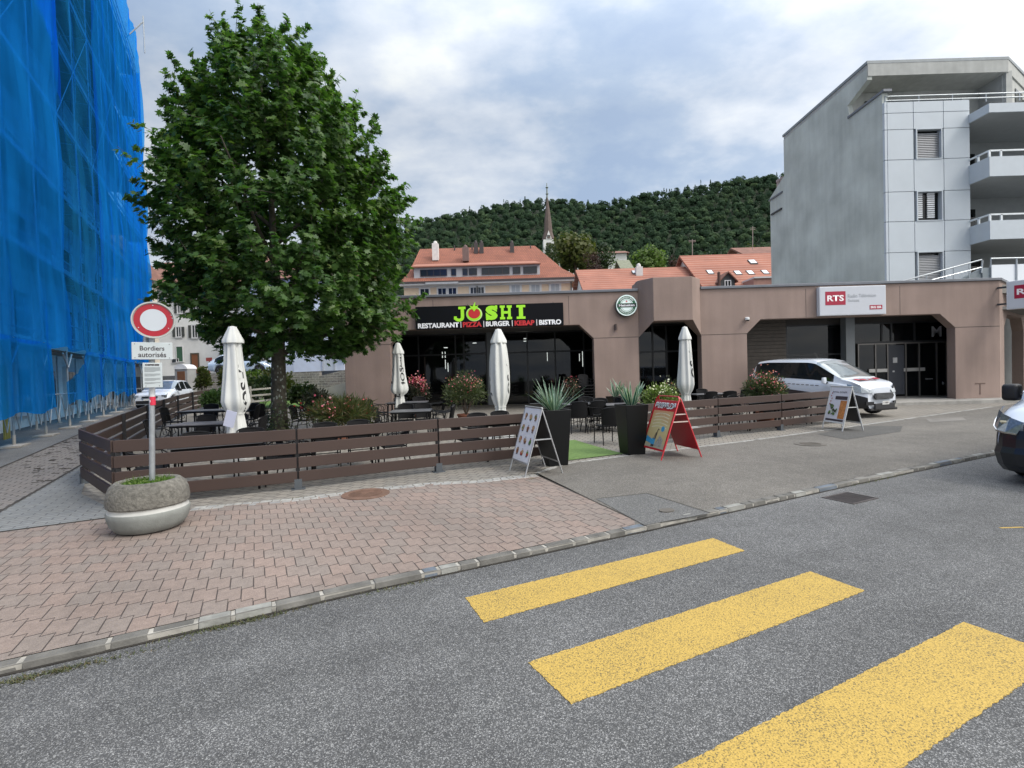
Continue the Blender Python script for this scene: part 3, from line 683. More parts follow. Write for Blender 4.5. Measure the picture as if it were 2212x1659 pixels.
# third opening
y3 = 1.6; Y3 = YF+y3
def x3(px): return D(px, 780, Y3).x
LOUV = mat('dark_timber_boards', (.075,.063,.052), .7, var=.15, scale=6)
mb = MB(); 
for i in range(22): mb.bx(on+.06, x3(1698), y3-.02, y3+.05, .3+i*.155, .3+i*.155+.143)
mb.build('timber_cladding', LOUV, bld)
glaze(y3+.05, x3(1698), x3(1822), .9, 3.45, [], [2.15], GLSD)
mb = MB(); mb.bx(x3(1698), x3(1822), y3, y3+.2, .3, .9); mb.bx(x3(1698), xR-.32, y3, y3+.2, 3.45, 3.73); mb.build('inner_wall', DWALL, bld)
DF = mat('bronze_door_frame', (.16,.15,.14), .4, metal=.5)
glaze(y3, x3(1842), xR-.32, 2.56, 3.45, [x3(1905), x3(1925), x3(1975)], [], GLSD)
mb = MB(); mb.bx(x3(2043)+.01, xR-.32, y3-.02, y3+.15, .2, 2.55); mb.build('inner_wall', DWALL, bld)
f = glaze(y3-.06, x3(1850), x3(2043), .21, 2.55, [x3(1888), x3(1914), x3(1953), x3(1982), x3(2020)], [], GLSD, DF, .05, 'door')
hd = MB(); 
for a, b_ in ((1873, 1886), (1890, 1912), (1948, 1951), (1955, 1980), (1983, 1993)): hd.bx(x3(a), x3(b_), y3-.12, y3-.08, 1.32, 1.46)
hd.build('handle', mat('brushed_steel', (.42,.41,.39), .4, metal=.4), f)
mb = MB(); mb.bx(x3(1916), x3(1950), y3-.09, y3-.07, .35, 2.45); mb.build('door_panel', mat('dark_blue_panel', (.028,.032,.042), .5), f)
mb = MB(); mb.bx(x3(1925), x3(1934), y3-.11, y3-.09, 1.7, 1.92); mb.bx(x3(1924), x3(1928), y3-.11, y3-.09, 1.3, 1.37); mb.build('notice', mat('pale_notice', (.4,.4,.4), .6), f)
mb = MB(); mb.bx(x3(1996), x3(2012), y3+.5, y3+.55, 1.3, 1.65); mb.build('poster', mat('yellow_poster', (.35,.34,.10), .6), f)
mb = MB(); mb.bx(x3(1868), x3(1878), y3+.3, y3+.33, 2.6, 3.0); mb.build('poster', mat('red_poster', (.35,.03,.04), .6), f)
mb = MB(); mb.bx(x3(1871), x3(1876), y3+.3, y3+.33, 3.01, 3.2); mb.build('poster', mat('pale_notice', (.4,.4,.4), .6), f)
mb = MB(); mb.bx(x3(2020), x3(2042), y3+.6, y3+.62, 1.8, 2.4); mb.build('poster', mat('pale_notice', (.4,.4,.4), .6), f)
SILV = mat('silver_letters', (.45,.46,.48), .4)
text('M', .42, SILV, bld, face_y(x3(2020), y3-.09, 2.98), .02)
text('b', .08, SILV, f, face_y(x3(2033), y3-.09, .78), .02)
text('horaire', .3, SILV, f, face_y(x3(2003), y3-.09, .98), .0)
# corner shopfront at the far right
mb = MB(); mb.bx(1.0, 6, 1.2, 1.3, .2, 3.7, 0, Tm2); mb.build('inner_wall', mat('dark_green_grey_front', (.075,.085,.08), .6), bld)
mb = MB(); mb.bx(1.5, 5.4, 1.13, 1.19, .9, 2.6, 0, Tm2); mb.build('window', GLSD, bld)
text('Adria', .55, SILV, bld, Tm2 @ face_y(2.3, 1.15, 3.0), .01)
# small fixtures
p = D(1611.4,690.5,YF); cctv = thing('security_camera', 'small round white security camera on the brown wall above the rear of the parked van', 'camera', (p.x, YF-.1, p.z))
mb = MB(); mb.lathe([(.0,-.02),(.085,-.02),(.09,.06),(.06,.085),(0,.09)], 16); mb.lathe([(.035,-.0),(.035,.1)], 8, T=Matrix.Rotation(R_(-90),4,'X')); mb.build('housing', mat('white_plastic', (.7,.72,.72), .4, var=0), cctv, True)
mb = MB(); mb.lathe([(.0,-.075),(.04,-.06),(.06,-.03),(.062,-.015)], 12, c=(.02,-.03,0)); mb.build('lens', BLK, cctv, True)
p = D(1329.3,707,YF); mb = MB(); mb.lathe([(.0,-.12),(.055,-.12),(.055,.12),(0,.12)], 14, c=(0,-.07,0)); mb.bx(-.03,.03,-.05,.0,-.04,.04)
tag(mb.build('wall_lamp', mat('brown_metal', (.07,.05,.045), .5), loc=(p.x, YF, p.z), smooth=True), 'small dark cylindrical wall lamp under the round green beer sign', 'wall lamp')
# wall hook / tap mark on the right pillar
a = D(2117,862,YF)
p = D(2117,829,YF); mb = MB(); mb.bx(-.20,.20,-.012,.0,.0,.03); mb.bx(-.018,.018,-.010,.0,-.42,.0); 
tag(mb.build('wall_bracket', mat('rust_brown', (.13,.085,.07), .8), loc=(p.x, YF-.002, p.z)), 'rusty brown T shaped bracket on the brown pillar past the glass doors', 'bracket')
# ------------------------------------------------------------------ shop signs
SBK = mat('sign_black', (.003,.004,.006), .6, var=0, spec=.15); LIME = mat('sign_lime', (.32,.72,.02), .5, var=0, emit=.12); SW = mat('sign_white', (.82,.83,.85), .5, var=0)
SR = mat('sign_red', (.55,.02,.025), .5, var=0); PALE = mat('lime_outline', (.62,.85,.35), .5, var=0)
ys = YF-.18; a, b_ = D(897,664,ys), D(1217.8,702.5,ys); zt_ = D(1217.6,653.3,ys).z; zb_ = b_.z
js = thing('restaurant_sign', 'wide black restaurant fascia sign with lime green name and a tomato for its O', 'sign', (0, ys, 0))
mb = MB(); mb.bx(a.x, b_.x, 0, .18, zb_, zt_); mb.build('board', SBK, js, bevel=.01, seg=1)
mb = MB()
for px in (1010, 1090, 1195): x = D(px,660,ys).x; mb.bx(x-.01, x+.01, .05, .08, zt_, zt_+.05)
mb.build('hook', DKM, js)
H_ = zt_-zb_; zc = zt_-H_*.36
def slab_letters(b, s, x0, x1, z0, z1, y, mi=0):     # slab capitals H I J
    w_, h_ = x1-x0, z1-z0; st_ = w_*.27 if s != 'I' else w_*.44; sf = h_*.17
    def r(u0, u1, v0, v1): b.bx(x0+u0*w_, x0+u1*w_, y-.02, y, z0+v0*h_, z0+v1*h_, mi)
    if s == 'H':
        r(0,.42,0,.17); r(.58,1,0,.17); r(0,.42,.83,1); r(.58,1,.83,1); r(.10,.32,.17,.83); r(.68,.90,.17,.83); r(.32,.68,.41,.59)
    if s == 'I': r(0,1,0,.17); r(0,1,.83,1); r(.27,.73,.17,.83)
    if s == 'J':
        r(.38,1,.83,1); P = []
        cx_, cz_ = x0+.42*w_, z0+.30*h_
        outer = [(x0+.86*w_, z0+.83*h_), (x0+.86*w_, cz_)] + [(cx_+.44*w_*math.cos(t), cz_-.30*h_*math.sin(t)) for t in np.linspace(0, 2.8, 10)]
        inner = [(cx_+.16*w_*math.cos(t), cz_-.10*h_*math.sin(t)) for t in np.linspace(2.6, 0, 8)] + [(x0+.58*w_, cz_), (x0+.58*w_, z0+.83*h_)]
        b.prism(outer+inner, y-.02, y, mi); b.prism([(x0-.02*w_, z0+.16*h_), (x0+.20*w_, z0+.10*h_), (x0+.22*w_, z0+.36*h_), (x0-.02*w_, z0+.36*h_)], y-.021, y-.001, mi)
def jx(px): return D(px,680,ys).x
lt_ = MB(); z0_, z1_ = zc-.27, zc+.27
for s_, pa_, pb_, dz_ in (('J', 981, 1006, .04), ('H', 1080, 1106, 0), ('I', 1116, 1135, 0)): lt_ = MB(); slab_letters(lt_, s_, jx(pa_), jx(pb_), z0_-dz_, z1_, 0); lt_.build('letter', LIME, js)
text('S', jx(1075)-jx(1049), LIME, js, face_y((jx(1049)+jx(1075))/2, -.012, zc), .075, z1_-z0_+.02)
mb = MB()
for x, z in ((jx(1052.5), z0_+.06), (jx(1072), z1_-.06)): mb.bx(x-.045, x+.045, -.02, -.0, z-.075, z+.075)
mb.build('lettering', LIME, js)
tx_ = (jx(1009)+jx(1040))/2
def disc(b, x, z, rx, rz_, y, n=28, mi=0, a0=0, a1=6.2832): b.prism([(x+rx*math.cos(t), z+rz_*math.sin(t)) for t in np.linspace(a0, a1, n, endpoint=False)], y-.012, y, mi)
mb = MB(); disc(mb, tx_, zc-.03, .315, .285, -.001); mb.build('lettering', PALE, js)
mb = MB(); disc(mb, tx_-.01, zc-.035, .285, .255, -.008, mi=0); disc(mb, tx_, zc-.0, .235, .205, -.014, mi=1)
tm = [(tx_-.0, zc+.36), (tx_+.07, zc+.27), (tx_+.17, zc+.31), (tx_+.12, zc+.22), (tx_+.20, zc+.14), (tx_+.08, zc+.17), (tx_+.0, zc+.07), (tx_-.07, zc+.17), (tx_-.20, zc+.13), (tx_-.12, zc+.22), (tx_-.18, zc+.31), (tx_-.06, zc+.26)]
mb.prism(tm, -.036, -.026, 0); mb.prism([(tx_-.02, zc+.2), (tx_+.02, zc+.2), (tx_+.06, zc+.42), (tx_+.02, zc+.42)], -.037, -.027, 0)
mb.build('tomato', [LIME, SR], js)
zl = zb_+H_*.155
for s_, p0, p1, mt_ in (('RESTAURANT', 902, 991, SW), ('PIZZA', 999, 1040, SR), ('BURGER', 1049, 1101, SW), ('KEBAP', 1111, 1154, SR), ('BISTRO', 1164, 1212, SW)):
    text(s_, jx(p1)-jx(p0), mt_, js, face_y((jx(p0)+jx(p1))/2, -.008, zl), .045, .20)
mb = MB()
for px in (995, 1044.5, 1106, 1159): mb.bx(jx(px)-.012, jx(px)+.012, -.01, -.002, zl-.12, zl+.12)
mb.build('lettering', SW, js)
# round beer sign
p = D(1353.5,659.6,YF-.16); rr = 23.6*(YF-.16)/FOC
hs = thing('round_sign', 'round lit green and white beer sign on the brown wall beside the bay', 'sign', (p.x, YF-.16, p.z))
HG = mat('beer_green', (.012,.13,.055), .4, var=0); HW = mat('sign_glow_white', (.72,.82,.80), .4, var=0, emit=.12); HB = mat('beer_band', (.01,.012,.011), .4, var=0)
X90 = Matrix.Rotation(R_(90), 4, 'X')
mb = MB(); mb.lathe([(rr, -.12), (rr, 0), (rr*.97, .012), (0, .012)], 48, T=X90); mb.build('casing', mat('sign_casing', (.05,.07,.06), .4), hs, True)
mb = MB(); mb.lathe([(rr*.95, .0), (rr*.95, .016), (0, .016)], 48, T=X90); mb.build('face', HW, hs)
mb = MB()
def ring(b, r0, r1, z, n=48, mi=0, a0=0., a1=6.28318):
    ts = np.linspace(a0, a1, n); 
    vs = [(r_*math.cos(t), -z, r_*math.sin(t)) for t in ts for r_ in (r0, r1)]
    b.add(vs, [(2*i, 2*i+1, 2*i+3, 2*i+2) for i in range(n-1)], mi)
ring(mb, rr*.60, rr*.84, .020); ring(mb, rr*.50, rr*.525, .020); mb.bx(-rr*.88, rr*.88, -.0235, -.0205, -rr*.19, rr*.19); mb.build('ring', HG, hs)
mb = MB(); mb.bx(-rr*.84, rr*.84, -.0275, -.024, -rr*.155, rr*.155); mb.build('band', HB, hs)
def arcwrap(r0, up=1, z=.03):
    def f(x, y):
        if up: a_ = math.pi/2 - x/r0; r_ = r0+y
        else: a_ = -math.pi/2 + x/r0; r_ = r0-y
        return (r_*math.cos(a_), -z, r_*math.sin(a_))
    return f
text('Heineken', rr*1.42, SW, hs, face_y(0, -.03, rr*.005), .03, rr*.22)
text('HEINEKEN BEER', rr*1.45, SW, hs, None, .02, rr*.13, wrap=arcwrap(rr*.72, 1, .024))
text('PREMIUM QUALITY', rr*1.55, SW, hs, None, .02, rr*.13, wrap=arcwrap(rr*.72, 0, .024))
mb = MB(); mb.prism([(rr*.11*(1 if i % 2 == 0 else .42)*math.sin(i*math.pi/5), rr*.36+rr*.11*(1 if i % 2 == 0 else .42)*math.cos(i*math.pi/5)) for i in range(10)], -.022, -.018); mb.build('star', SR, hs)
# broadcaster sign 1
RTSR = mat('broadcaster_red', (.34,.006,.035), .45, var=0); LGY = mat('sign_light_grey', (.52,.54,.58), .45, var=.02); TGY = mat('sign_text_grey', (.30,.32,.34), .5, var=0); SPK = mat('sign_pinkish_white', (.85,.80,.80), .5, var=0)
ys = YF-.22; a, b_ = D(1770,622,ys), D(1914.4,678,ys)
def rts(name, lab, M, W_, H2, full=True):
    t2 = thing('broadcaster_sign', lab, 'sign'); t2.matrix_world = M
    mb = MB(); mb.bx(0, W_, 0, .2, 0, H2); mb.build('case', mat('sign_case_white', (.62,.64,.67), .4, var=.02), t2, bevel=.01, seg=1)
    mb = MB(); mb.bx(.03, W_-.03, -.004, .0, .03, H2-.03); mb.build('face', LGY, t2)
    mb = MB(); mb.bx(W_*.085, W_*.39, -.010, -.004, H2*.36, H2*.83)
    if full: mb.bx(W_*.75, W_*.94, -.010, -.004, H2*.17, H2*.32)
    mb.build('logo_block', RTSR, t2)
    text('RTS', W_*.25, SPK, t2, face_y(W_*.2375, -.013, H2*.595), .03, H2*.21)
    if full:
        text('Radio Télévision', W_*.42, TGY, t2, face_y(W_*.635, -.010, H2*.66), .0, H2*.12); text('Suisse', W_*.17, TGY, t2, face_y(W_*.51, -.010, H2*.505), .0, H2*.10)
        text('SRG SSR', W_*.165, SPK, t2, face_y(W_*.845, -.013, H2*.245), .04, H2*.08)
    else: text('Bureau', W_*.3, TGY, t2, face_y(W_*.72, -.010, H2*.25), .04, H2*.10)
    return t2
rts('a', 'white broadcaster sign with red logo block above the parked van', Matrix.Translation((a.x, ys, b_.z)), b_.x-a.x, D(1842,619,ys).z-b_.z+.02)
# broadcaster sign 2, projecting off the corner towards the road
c_ = D(2174,640,YF-.3); ang = math.atan2(-.84, .545); H2 = (56+4)*c_.y/FOC
M2 = Matrix.Translation((c_.x, c_.y, D(2174,669,YF-.3).z)) @ Matrix.Rotation(ang, 4, 'Z')
t2 = rts('b', 'white broadcaster sign with red logo bracketed off the building corner', M2, 2.6, H2, False)
mb = MB()
for z in (.2, .85): mb.bx(-.28, 0, .05, .11, z, z+.07)
mb.build('bracket', DKM, t2)
# ------------------------------------------------------------------ concrete apartment block behind
YB = 24.0; X2 = XB = D(1914, 480, YB).x
CWALL = mat('weathered_grey_render', (.47,.495,.455), .92, var=.04, scale=20, stain=.20, sscale=.5, bump=.25, bscale=60, streak=.06)
PAN = mat('pale_blue_cladding', (.47,.515,.55), .5, var=.03, scale=1.5); PJ = mat('cladding_joint', (.17,.20,.24), .7)
ATT = mat('grey_attic_concrete', (.38,.385,.365), .9, var=.06, stain=.10, streak=.08); RF = mat('roof_edge_metal', (.22,.24,.25), .5, metal=.3)
apt = thing('apartment_block', 'tall grey apartment block with pale blue panels and balconies behind the shops', 'building', (X2, YB, 0))
def zat(px, py, Y): return D(px, py, Y).z
zpar, zroof = 14.6, 16.6
mb = MB(); mb.bx(.1, 3.35, .30, 10.4, 0, 13.2); mb.bx(3.3, 13.5, 2.52, 10.35, 0, 13.15)
# side wall silhouette (yz polygon) as a slab .25 thick
sidep = [(.11, 0), (10.5, 0), (10.5, 13.2), (8.7, 14.0), (8.7, 14.75), (8.7, 16.3), (1.1, 16.3), (1.1, 15.75), (2.55, 15.25), (2.4, 14.55), (.11, 14.55)]
Ty = Matrix(((0, 1, 0, 0), (1, 0, 0, 0), (0, 0, 1, 0), (0, 0, 0, 1)))
mb.prism(sidep, -.02, .23, 0, Ty); mb.build('wall', CWALL, apt)
# attic
mb = MB(); mb.bx(.24, 3.0, 2.6, 2.8, 14, 15.9); mb.bx(3.0, 9, 2.6, 2.85, 13.9, 16.0); mb.bx(6.9, 7.2, 1.12, 2.6, 13.2, 16.0); mb.bx(.2, 14, 2.85, 8.7, 14.0, 16.2)
mb.slab([(0.0, 1.06), (6.95, 1.06), (13, 5.0), (13, 8.7), (0.0, 8.7)], 15.92, 16.52); 
mb.prism([(0,13.2),(3.6,13.2),(3.6,15.9),(0,15.9)], 0, .2, 0, Matrix.Translation((6.98, 1.15, 0)) @ Matrix.Rotation(R_(33), 4, 'Z'))
mb.build('attic', ATT, apt)
mb = MB(); mb.slab([(-.04, 1.05), (6.97, 1.05), (13.1, 4.95), (13.1, 8.8), (-.04, 8.8)], 16.52, 16.66); mb.build('roof', RF, apt)
mb = MB(); mb.bx(.9, 5.6, 2.54, 2.62, 13.3, 15.45); mb.build('window', GLSD, apt)
mb = MB(); mb.bx(1.3, 2.5, -.02, .05, 14.2, 15.5, 0, Matrix.Translation((6.98, 1.12, 0)) @ Matrix.Rotation(R_(33), 4, 'Z')); mb.bx(2.7, 3.5, -.02, .05, 14.2, 15.3, 0, Matrix.Translation((6.98, 1.12, 0)) @ Matrix.Rotation(R_(33), 4, 'Z')); mb.build('window', GLS, apt)
mb = MB(); mb.bx(-.08, .32, -.06, 2.5, 14.55, 14.66); mb.bx(-.08, .28, 8.9, 10.6, 13.0, 13.1) ; mb.build('coping', COPE, apt)
mb = MB(); mb.bar((-.05, 9.0, 12.0), (-.05, 10.3, 12.0), .1, .1); mb.build('ledge', DKM, apt)
for yy in (9.6, 10.05):
    mb = MB(); mb.lathe([(.17, 13.0), (.17, 14.1), (.2, 14.1), (.2, 14.25), (0, 14.3)], 12, c=(.4, yy, 0)); mb.build('chimney', mat('pinkish_chimney', (.36,.29,.27), .9), apt, True)
# panels on the front (individual cassettes with joints)
def xa_(px): return D(px, 500, YB).x-X2
cols = [0.0, xa_(1918.5), xa_(1975), xa_(2039.5), xa_(2096)]
rows = [4.6, 5.2+.35, 7.17, 8.56, 9.98, 11.44, 12.84, 14.0, 14.55]
rowp = [zat(1950, (100+q/2.553)*.864, YB) for q in (1540, 1357, 1160, 970, 766, 573, 467, 395)]
rowp = [4.4]+rowp[:]; pm = MB(); jm = MB(); wins = []
for i in range(len(rowp)-1):
    for jx_ in range(4):
        x0, x1, z0, z1 = cols[jx_], cols[jx_+1], rowp[i], rowp[i+1]
        if jx_ == 2 and i in (1, 3, 5): wins.append((x0, x1, z0, z1, i)); continue
        jm.bx(max(x0, .05), x1, .04, .29, z0, z1)
        if jx_ == 0: pm.bx(x0-.03, x1-.008, -.03, .10, z0+.012, z1-.012); continue
        pm.bx(x0+.012, x1-.012, -.03, .06, z0+.012, z1-.012)
pm.build('cladding', PAN, apt, bevel=.004, seg=1)
jm.build('joint', PJ, apt)
BL = mat('grey_blinds', (.20,.21,.225), .5, metal=.1, var=.03)
for x0, x1, z0, z1, i in wins:
    x0 += .10; x1 -= .08; z0 += .03; z1 -= .03
    f = MB(); f.bx(x0, x0+.05, -.06, .3, z0, z1); f.bx(x1-.05, x1, -.06, .3, z0, z1); f.bx(x0, x1, -.06, .3, z0-.04, z0); f.bx(x0, x1, -.06, .3, z1, z1+.04)
    f = f.build('window', PAN, apt)
    g_ = MB(); g_.bx(x0+.05, x1-.05, .18, .22, z0, z1); g_.build('pane', GLSD, f)
    b2 = MB(); n_ = 15
    if i == 3:
        for a2, b3 in ((x0+.08, x0+.08+(x1-x0)*.25), (x0+(x1-x0)*.5, x0+(x1-x0)*.78)):
            b2 = MB()
            for k2 in range(13): b2.bx(a2, b3, .10, .14, z0+.15+k2*.10, z0+.15+k2*.10+.065)
            b2.build('blind', mat('pale_slats', (.6,.62,.64), .5), f)
    else:
        for k2 in range(n_):
            zz_ = z0+(z1-z0-.12)*k2/n_; b2.add([(x0+.05,.06,zz_),(x1-.05,.06,zz_),(x1-.05,.09,zz_+.07),(x0+.05,.09,zz_+.07),(x0+.05,.075,zz_-.01),(x1-.05,.075,zz_-.01),(x1-.05,.105,zz_+.06),(x0+.05,.105,zz_+.06)], [(0,1,2,3),(4,5,6,7),(0,1,5,4),(3,2,6,7)])
        b2.build('blind', BL, f)
# parapet and rail over the top panels
RAIL = mat('brushed_rail', (.42,.45,.47), .35, metal=.6, var=.03)
mb = MB(); z_ = rowp[-1]
for z in (.12, .32): mb.tube([(cols[1], .1, z_+z), (14, .1, z_+z)], .03, 6)
for x in np.arange(cols[1]+.02, 14, 1.6): mb.tube([(x, .1, z_-.05), (x, .1, z_+.32)], .025, 6)
mb.build('railing', RAIL, apt)
# balcony recess and balconies
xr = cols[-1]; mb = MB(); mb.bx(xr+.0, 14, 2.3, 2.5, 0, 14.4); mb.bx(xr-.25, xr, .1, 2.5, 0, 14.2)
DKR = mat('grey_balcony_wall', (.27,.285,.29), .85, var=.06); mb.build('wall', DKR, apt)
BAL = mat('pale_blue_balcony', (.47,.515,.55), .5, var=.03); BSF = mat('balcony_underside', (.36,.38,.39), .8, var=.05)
bz = [zat(2091, (100+q/2.553)*.864, YB) for q in (1310, 925, 535)]
for k2, z in enumerate(bz):
    zt2 = zat(2091, (100+(1195, 805, 480)[k2]/2.553)*.864, YB)
    b2 = MB(); b2.bx(xr-.06, 14, -1.05, -.98, z, zt2); b2.bx(xr-.06, xr+.02, -.98, .1, z, zt2)
    bal = b2.build('balcony', BAL, apt)
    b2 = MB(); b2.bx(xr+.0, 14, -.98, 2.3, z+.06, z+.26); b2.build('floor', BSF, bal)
    if k2 < 2:
        b2 = MB(); zr = zt2+.28; b2.bar((xr-.02, .1, zr), (xr-.02, -1.0, zr), .06, .07); b2.bar((xr-.02, -1.0, zr), (14, -1.0, zr), .06, .07)
        for x in (xr-.02, xr+.5, xr+2.4): b2.bx(x-.04, x+.04, -1.03, -.97, zt2, zr)
        b2.bx(xr-.05, xr+.01, -.5, -.42, zt2, zr); b2.build('railing', mat('white_rail', (.68,.72,.73), .4), bal)
        b2 = MB(); b2.bx(xr+.3, xr+2.3, 2.2, 2.28, z+.3, z+2.35); b2.build('window', GLSD, apt)
        b2 = MB(); b2.bx(xr+.02, xr+.95, 1.2, 1.24, z+.3, z+1.95 ); b2.build('screen', mat('pale_privacy_screen', (.5,.5,.5), .6), bal)
b2 = MB(); b2.bx(xr+.2, xr+2.6, 2.2, 2.28, 4.4, 6.9); b2.build('window', GLSD, apt)
# podium ramp rail and white parapet
rl = thing('ramp_railing', 'grey metal handrail climbing along the podium roof above the shops', 'railing')
mb = MB(); ya = YF+1.4; a, b_, c_ = D(1943,609,ya), D(2120,561,ya), D(2120,590,ya)
mb.tube([a+Vector((0,0,-.1)), a, b_, b_+Vector((.04,0,-.05)), c_], .032, 8); 
for f_ in (.33, .66, .85):
    q = a.lerp(b_, f_); mb.tube([q, Vector((q.x, q.y, ZT-.1))], .022, 6)
mb.tube([a.lerp(b_, .35)+Vector((0,0,-.28)), b_+Vector((0,0,-.32))], .022, 6)
mb.build('handrail', RAIL, rl, True)
mb = MB(); a2, b3 = D(2035,604,ya+.05), D(2120,581,ya+.05); mb.add([(a2.x,a2.y,ZT-.1),(b3.x,b3.y,ZT-.1),(b3.x,b3.y,b3.z),(a2.x,a2.y+.2,ZT-.1),(b3.x,b3.y+.2,ZT-.1),(b3.x,b3.y+.2,b3.z)], [(0,1,2),(3,5,4),(0,2,5,3),(1,4,5,2),(0,3,4,1)])
mb.bx(b3.x, D(2140,590,ya).x, ya, ya+.3, ZT-.1, D(2140,578,ya).z); mb.build('ramp_wall', mat('ramp_concrete', (.20,.23,.245), .85, var=.08), rl)
wp = thing('white_parapet', 'white panelled terrace parapet with grey rail beside the podium ramp', 'parapet')
mb = MB(); x0 = D(2141,580,ya).x; zt3 = D(2150,572,ya).z; mb.bx(x0, x0+6, ya, ya+.06, ZT-.05, zt3); mb.build('panel', mat('white_panel', (.72,.76,.80), .45, var=.02), wp)
mb = MB(); mb.tube([(x0-.04, ya-.03, ZT-.1), (x0-.04, ya-.03, zt3+.26), (x0+6, ya-.03, zt3+.22)], .035, 8); mb.tube([(x0+1.05, ya-.03, ZT-.1), (x0+1.05, ya-.03, zt3+.24)], .03, 6); mb.build('rail', RAIL, wp, True)
# ------------------------------------------------------------------ old houses behind
TILE = brickmat('orange_roof_tiles', (.31,.115,.068), (.26,.095,.06), (.12,.05,.038), .22, .34, .03, 0, rough=.9, var=.12, stain=.14)
TILE2 = brickmat('striped_roof_tiles', (.31,.120,.078), (.26,.10,.068), (.36,.19,.14), 90., .42, .06, 0, rough=.9, var=.12, stain=.14)
TILED = mat('old_brown_tiles', (.20,.10,.075), .9, var=.2, scale=2, stain=.2)
CRM = mat('cream_render', (.66,.52,.38), .9, var=.04, stain=.08); CRW = mat('white_render', (.66,.66,.64), .9, var=.04, stain=.1); BLW = mat('bluish_white_render', (.58,.64,.74), .9, var=.04, stain=.06)
TRIMW = mat('pale_trim', (.60,.60,.60), .8, var=.05); SHUT = mat('grey_shutter', (.35,.38,.41), .7, var=.05); GSH = mat('green_shutter', (.035,.10,.055), .6, var=.05); DSH = mat('dark_shutter', (.05,.055,.05), .7)
WDK = mat('dark_window_glass', (.02,.024,.028), .1, var=0); BRW = mat('brown_window', (.05,.03,.025), .5); CHW = mat('white_chimney', (.60,.58,.56), .9); GUT = mat('dark_gutter', (.05,.04,.04), .6)
def win(parent, x0, x1, z0, z1, y, glass=WDK, shut=None, frame=TRIMW, bars=1, name='window', fr=.1):
    f = MB(); f.bx(x0-fr, x1+fr, y-.05, y+.02, z1, z1+fr); f.bx(x0-fr, x1+fr, y-.08, y+.02, z0-fr, z0); f.bx(x0-fr, x0, y-.05, y+.02, z0, z1); f.bx(x1, x1+fr, y-.05, y+.02, z0, z1)
    for i in range(bars): x = x0+(x1-x0)*(i+1)/(bars+1); f.bx(x-.03, x+.03, y-.03, y+.02, z0, z1)
    o = f.build(name, frame, parent); g_ = MB(); g_.bx(x0, x1, y-.015, y+.02, z0, z1); g_.build('pane', glass, o)
    if shut is not None:
        wd = (x1-x0)/2+.04
        for a in (x0-fr-wd, x1+fr): s_ = MB(); s_.bx(a, a+wd, y-.08, y-.03, z0-.02, z1+.02); s_.build('shutter', shut, o)
    return o
# hipped house
YH = 58.; q = lambda px, py, Y=YH: D(px, py, Y)
ha = thing('hipped_house', 'large cream house with orange hipped roof and a long dormer strip', 'house', (0, YH, 0))
e1, e0 = q(1252,602), q(872,612); rdg1, rdg0 = D(1155,530.5,YH+7), D(907,532,YH+7); ez = e1.z; rz_ = rdg1.z
def P_(v): return (v.x, v.y-YH, v.z)
xl_, xr_ = e0.x, e1.x
mb = MB(); kx = xr_-1.9
vs = [(xl_-.5,-.8,ez), (xr_,-.8,ez), (xr_,15,ez), (xl_-.5,15,ez), (rdg0.x,7,rz_), (rdg1.x,7,rz_)]
# the hip flares outwards at its foot
hx = rdg1.x+(xr_-rdg1.x)*.62; hz = ez+(rz_-ez)*.27; hx0 = rdg0.x+(xl_-rdg0.x)*.62; hy = 7-7.8*.70; hyb = 7+8*.70
vs += [(hx0, hy, hz), (hx, hy, hz), (hx, hyb, hz), (hx0, hyb, hz)]
mb.add(vs, [(0,1,7,6), (6,7,5,4), (1,2,8,7), (7,8,5), (2,3,9,8), (8,9,4,5), (3,0,6,9), (9,6,4), (3,2,1,0)])
mb.build('roof', TILE, ha)
mb = MB(); mb.bx(xl_, xr_-.9, 0, 14, -1, ez-.02); mb.build('wall', CRM, ha)
mb = MB(); mb.bx(xl_-.6, xr_+.05, -.95, -.8, ez-.12, ez+.06); mb.bar((xr_-1.0, -.08, ez-.1), (xr_-1.0, -.08, 0), .1, .1); mb.build('gutter', GUT, ha)
mb = MB(); mb.bx(xl_-.4, xr_-.1, -.79, 0, ez-.32, ez-.13); mb.bx(xl_, xr_-.85, -.04, 0, ez-.5, ez-.33); mb.bx(xr_-1.1, xr_-.85, -.06, -.0, 0, ez-1.0); mb.build('eaves', TRIMW, ha)
# long dormer
dx0, dx1 = q(893,580).x, q(1166,570).x; dz0, dz1 = q(1166,596,YH).z+.35, q(1166,570,YH).z+.1
mb = MB(); mb.bx(dx0, dx1, .2, 6, dz0-.5, dz1); dm = mb.build('dormer', mat('dormer_grey_boards', (.40,.41,.43), .8, var=.04), ha)
mb = MB(); mb.add([(dx0-.3,-.25,dz1),(dx1+.15,-.25,dz1),(dx1-.6,4.6,dz1+1.35),(dx0-.3,4.6,dz1+1.35),(dx0-.3,-.25,dz1-.12),(dx1+.15,-.25,dz1-.12),(dx1-.6,4.6,dz1+.1),(dx0-.3,4.6,dz1+.1)], [(0,1,2,3),(4,7,6,5),(0,4,5,1),(1,5,6,2),(2,6,7,3),(3,7,4,0)]); mb.build('dormer_roof', mat('dormer_tiles', (.33,.145,.10), .9, var=.1, stain=.1), dm)
for c0, c1 in ((222,512),(566,614),(692,742),(762,845),(905,1206),(1250,1327),(1367,1512)):
    a = ((1000+c0/4.424)*.864, (1000+c1/4.424)*.864); x0, x1 = D(a[0],575,YH).x, D(a[1],575,YH).x
    win(dm, x0, x1, dz0+.05, dz1-.38, .18, frame=GUT, bars=(3 if x1-x0 > 2.5 else 0), fr=.04)
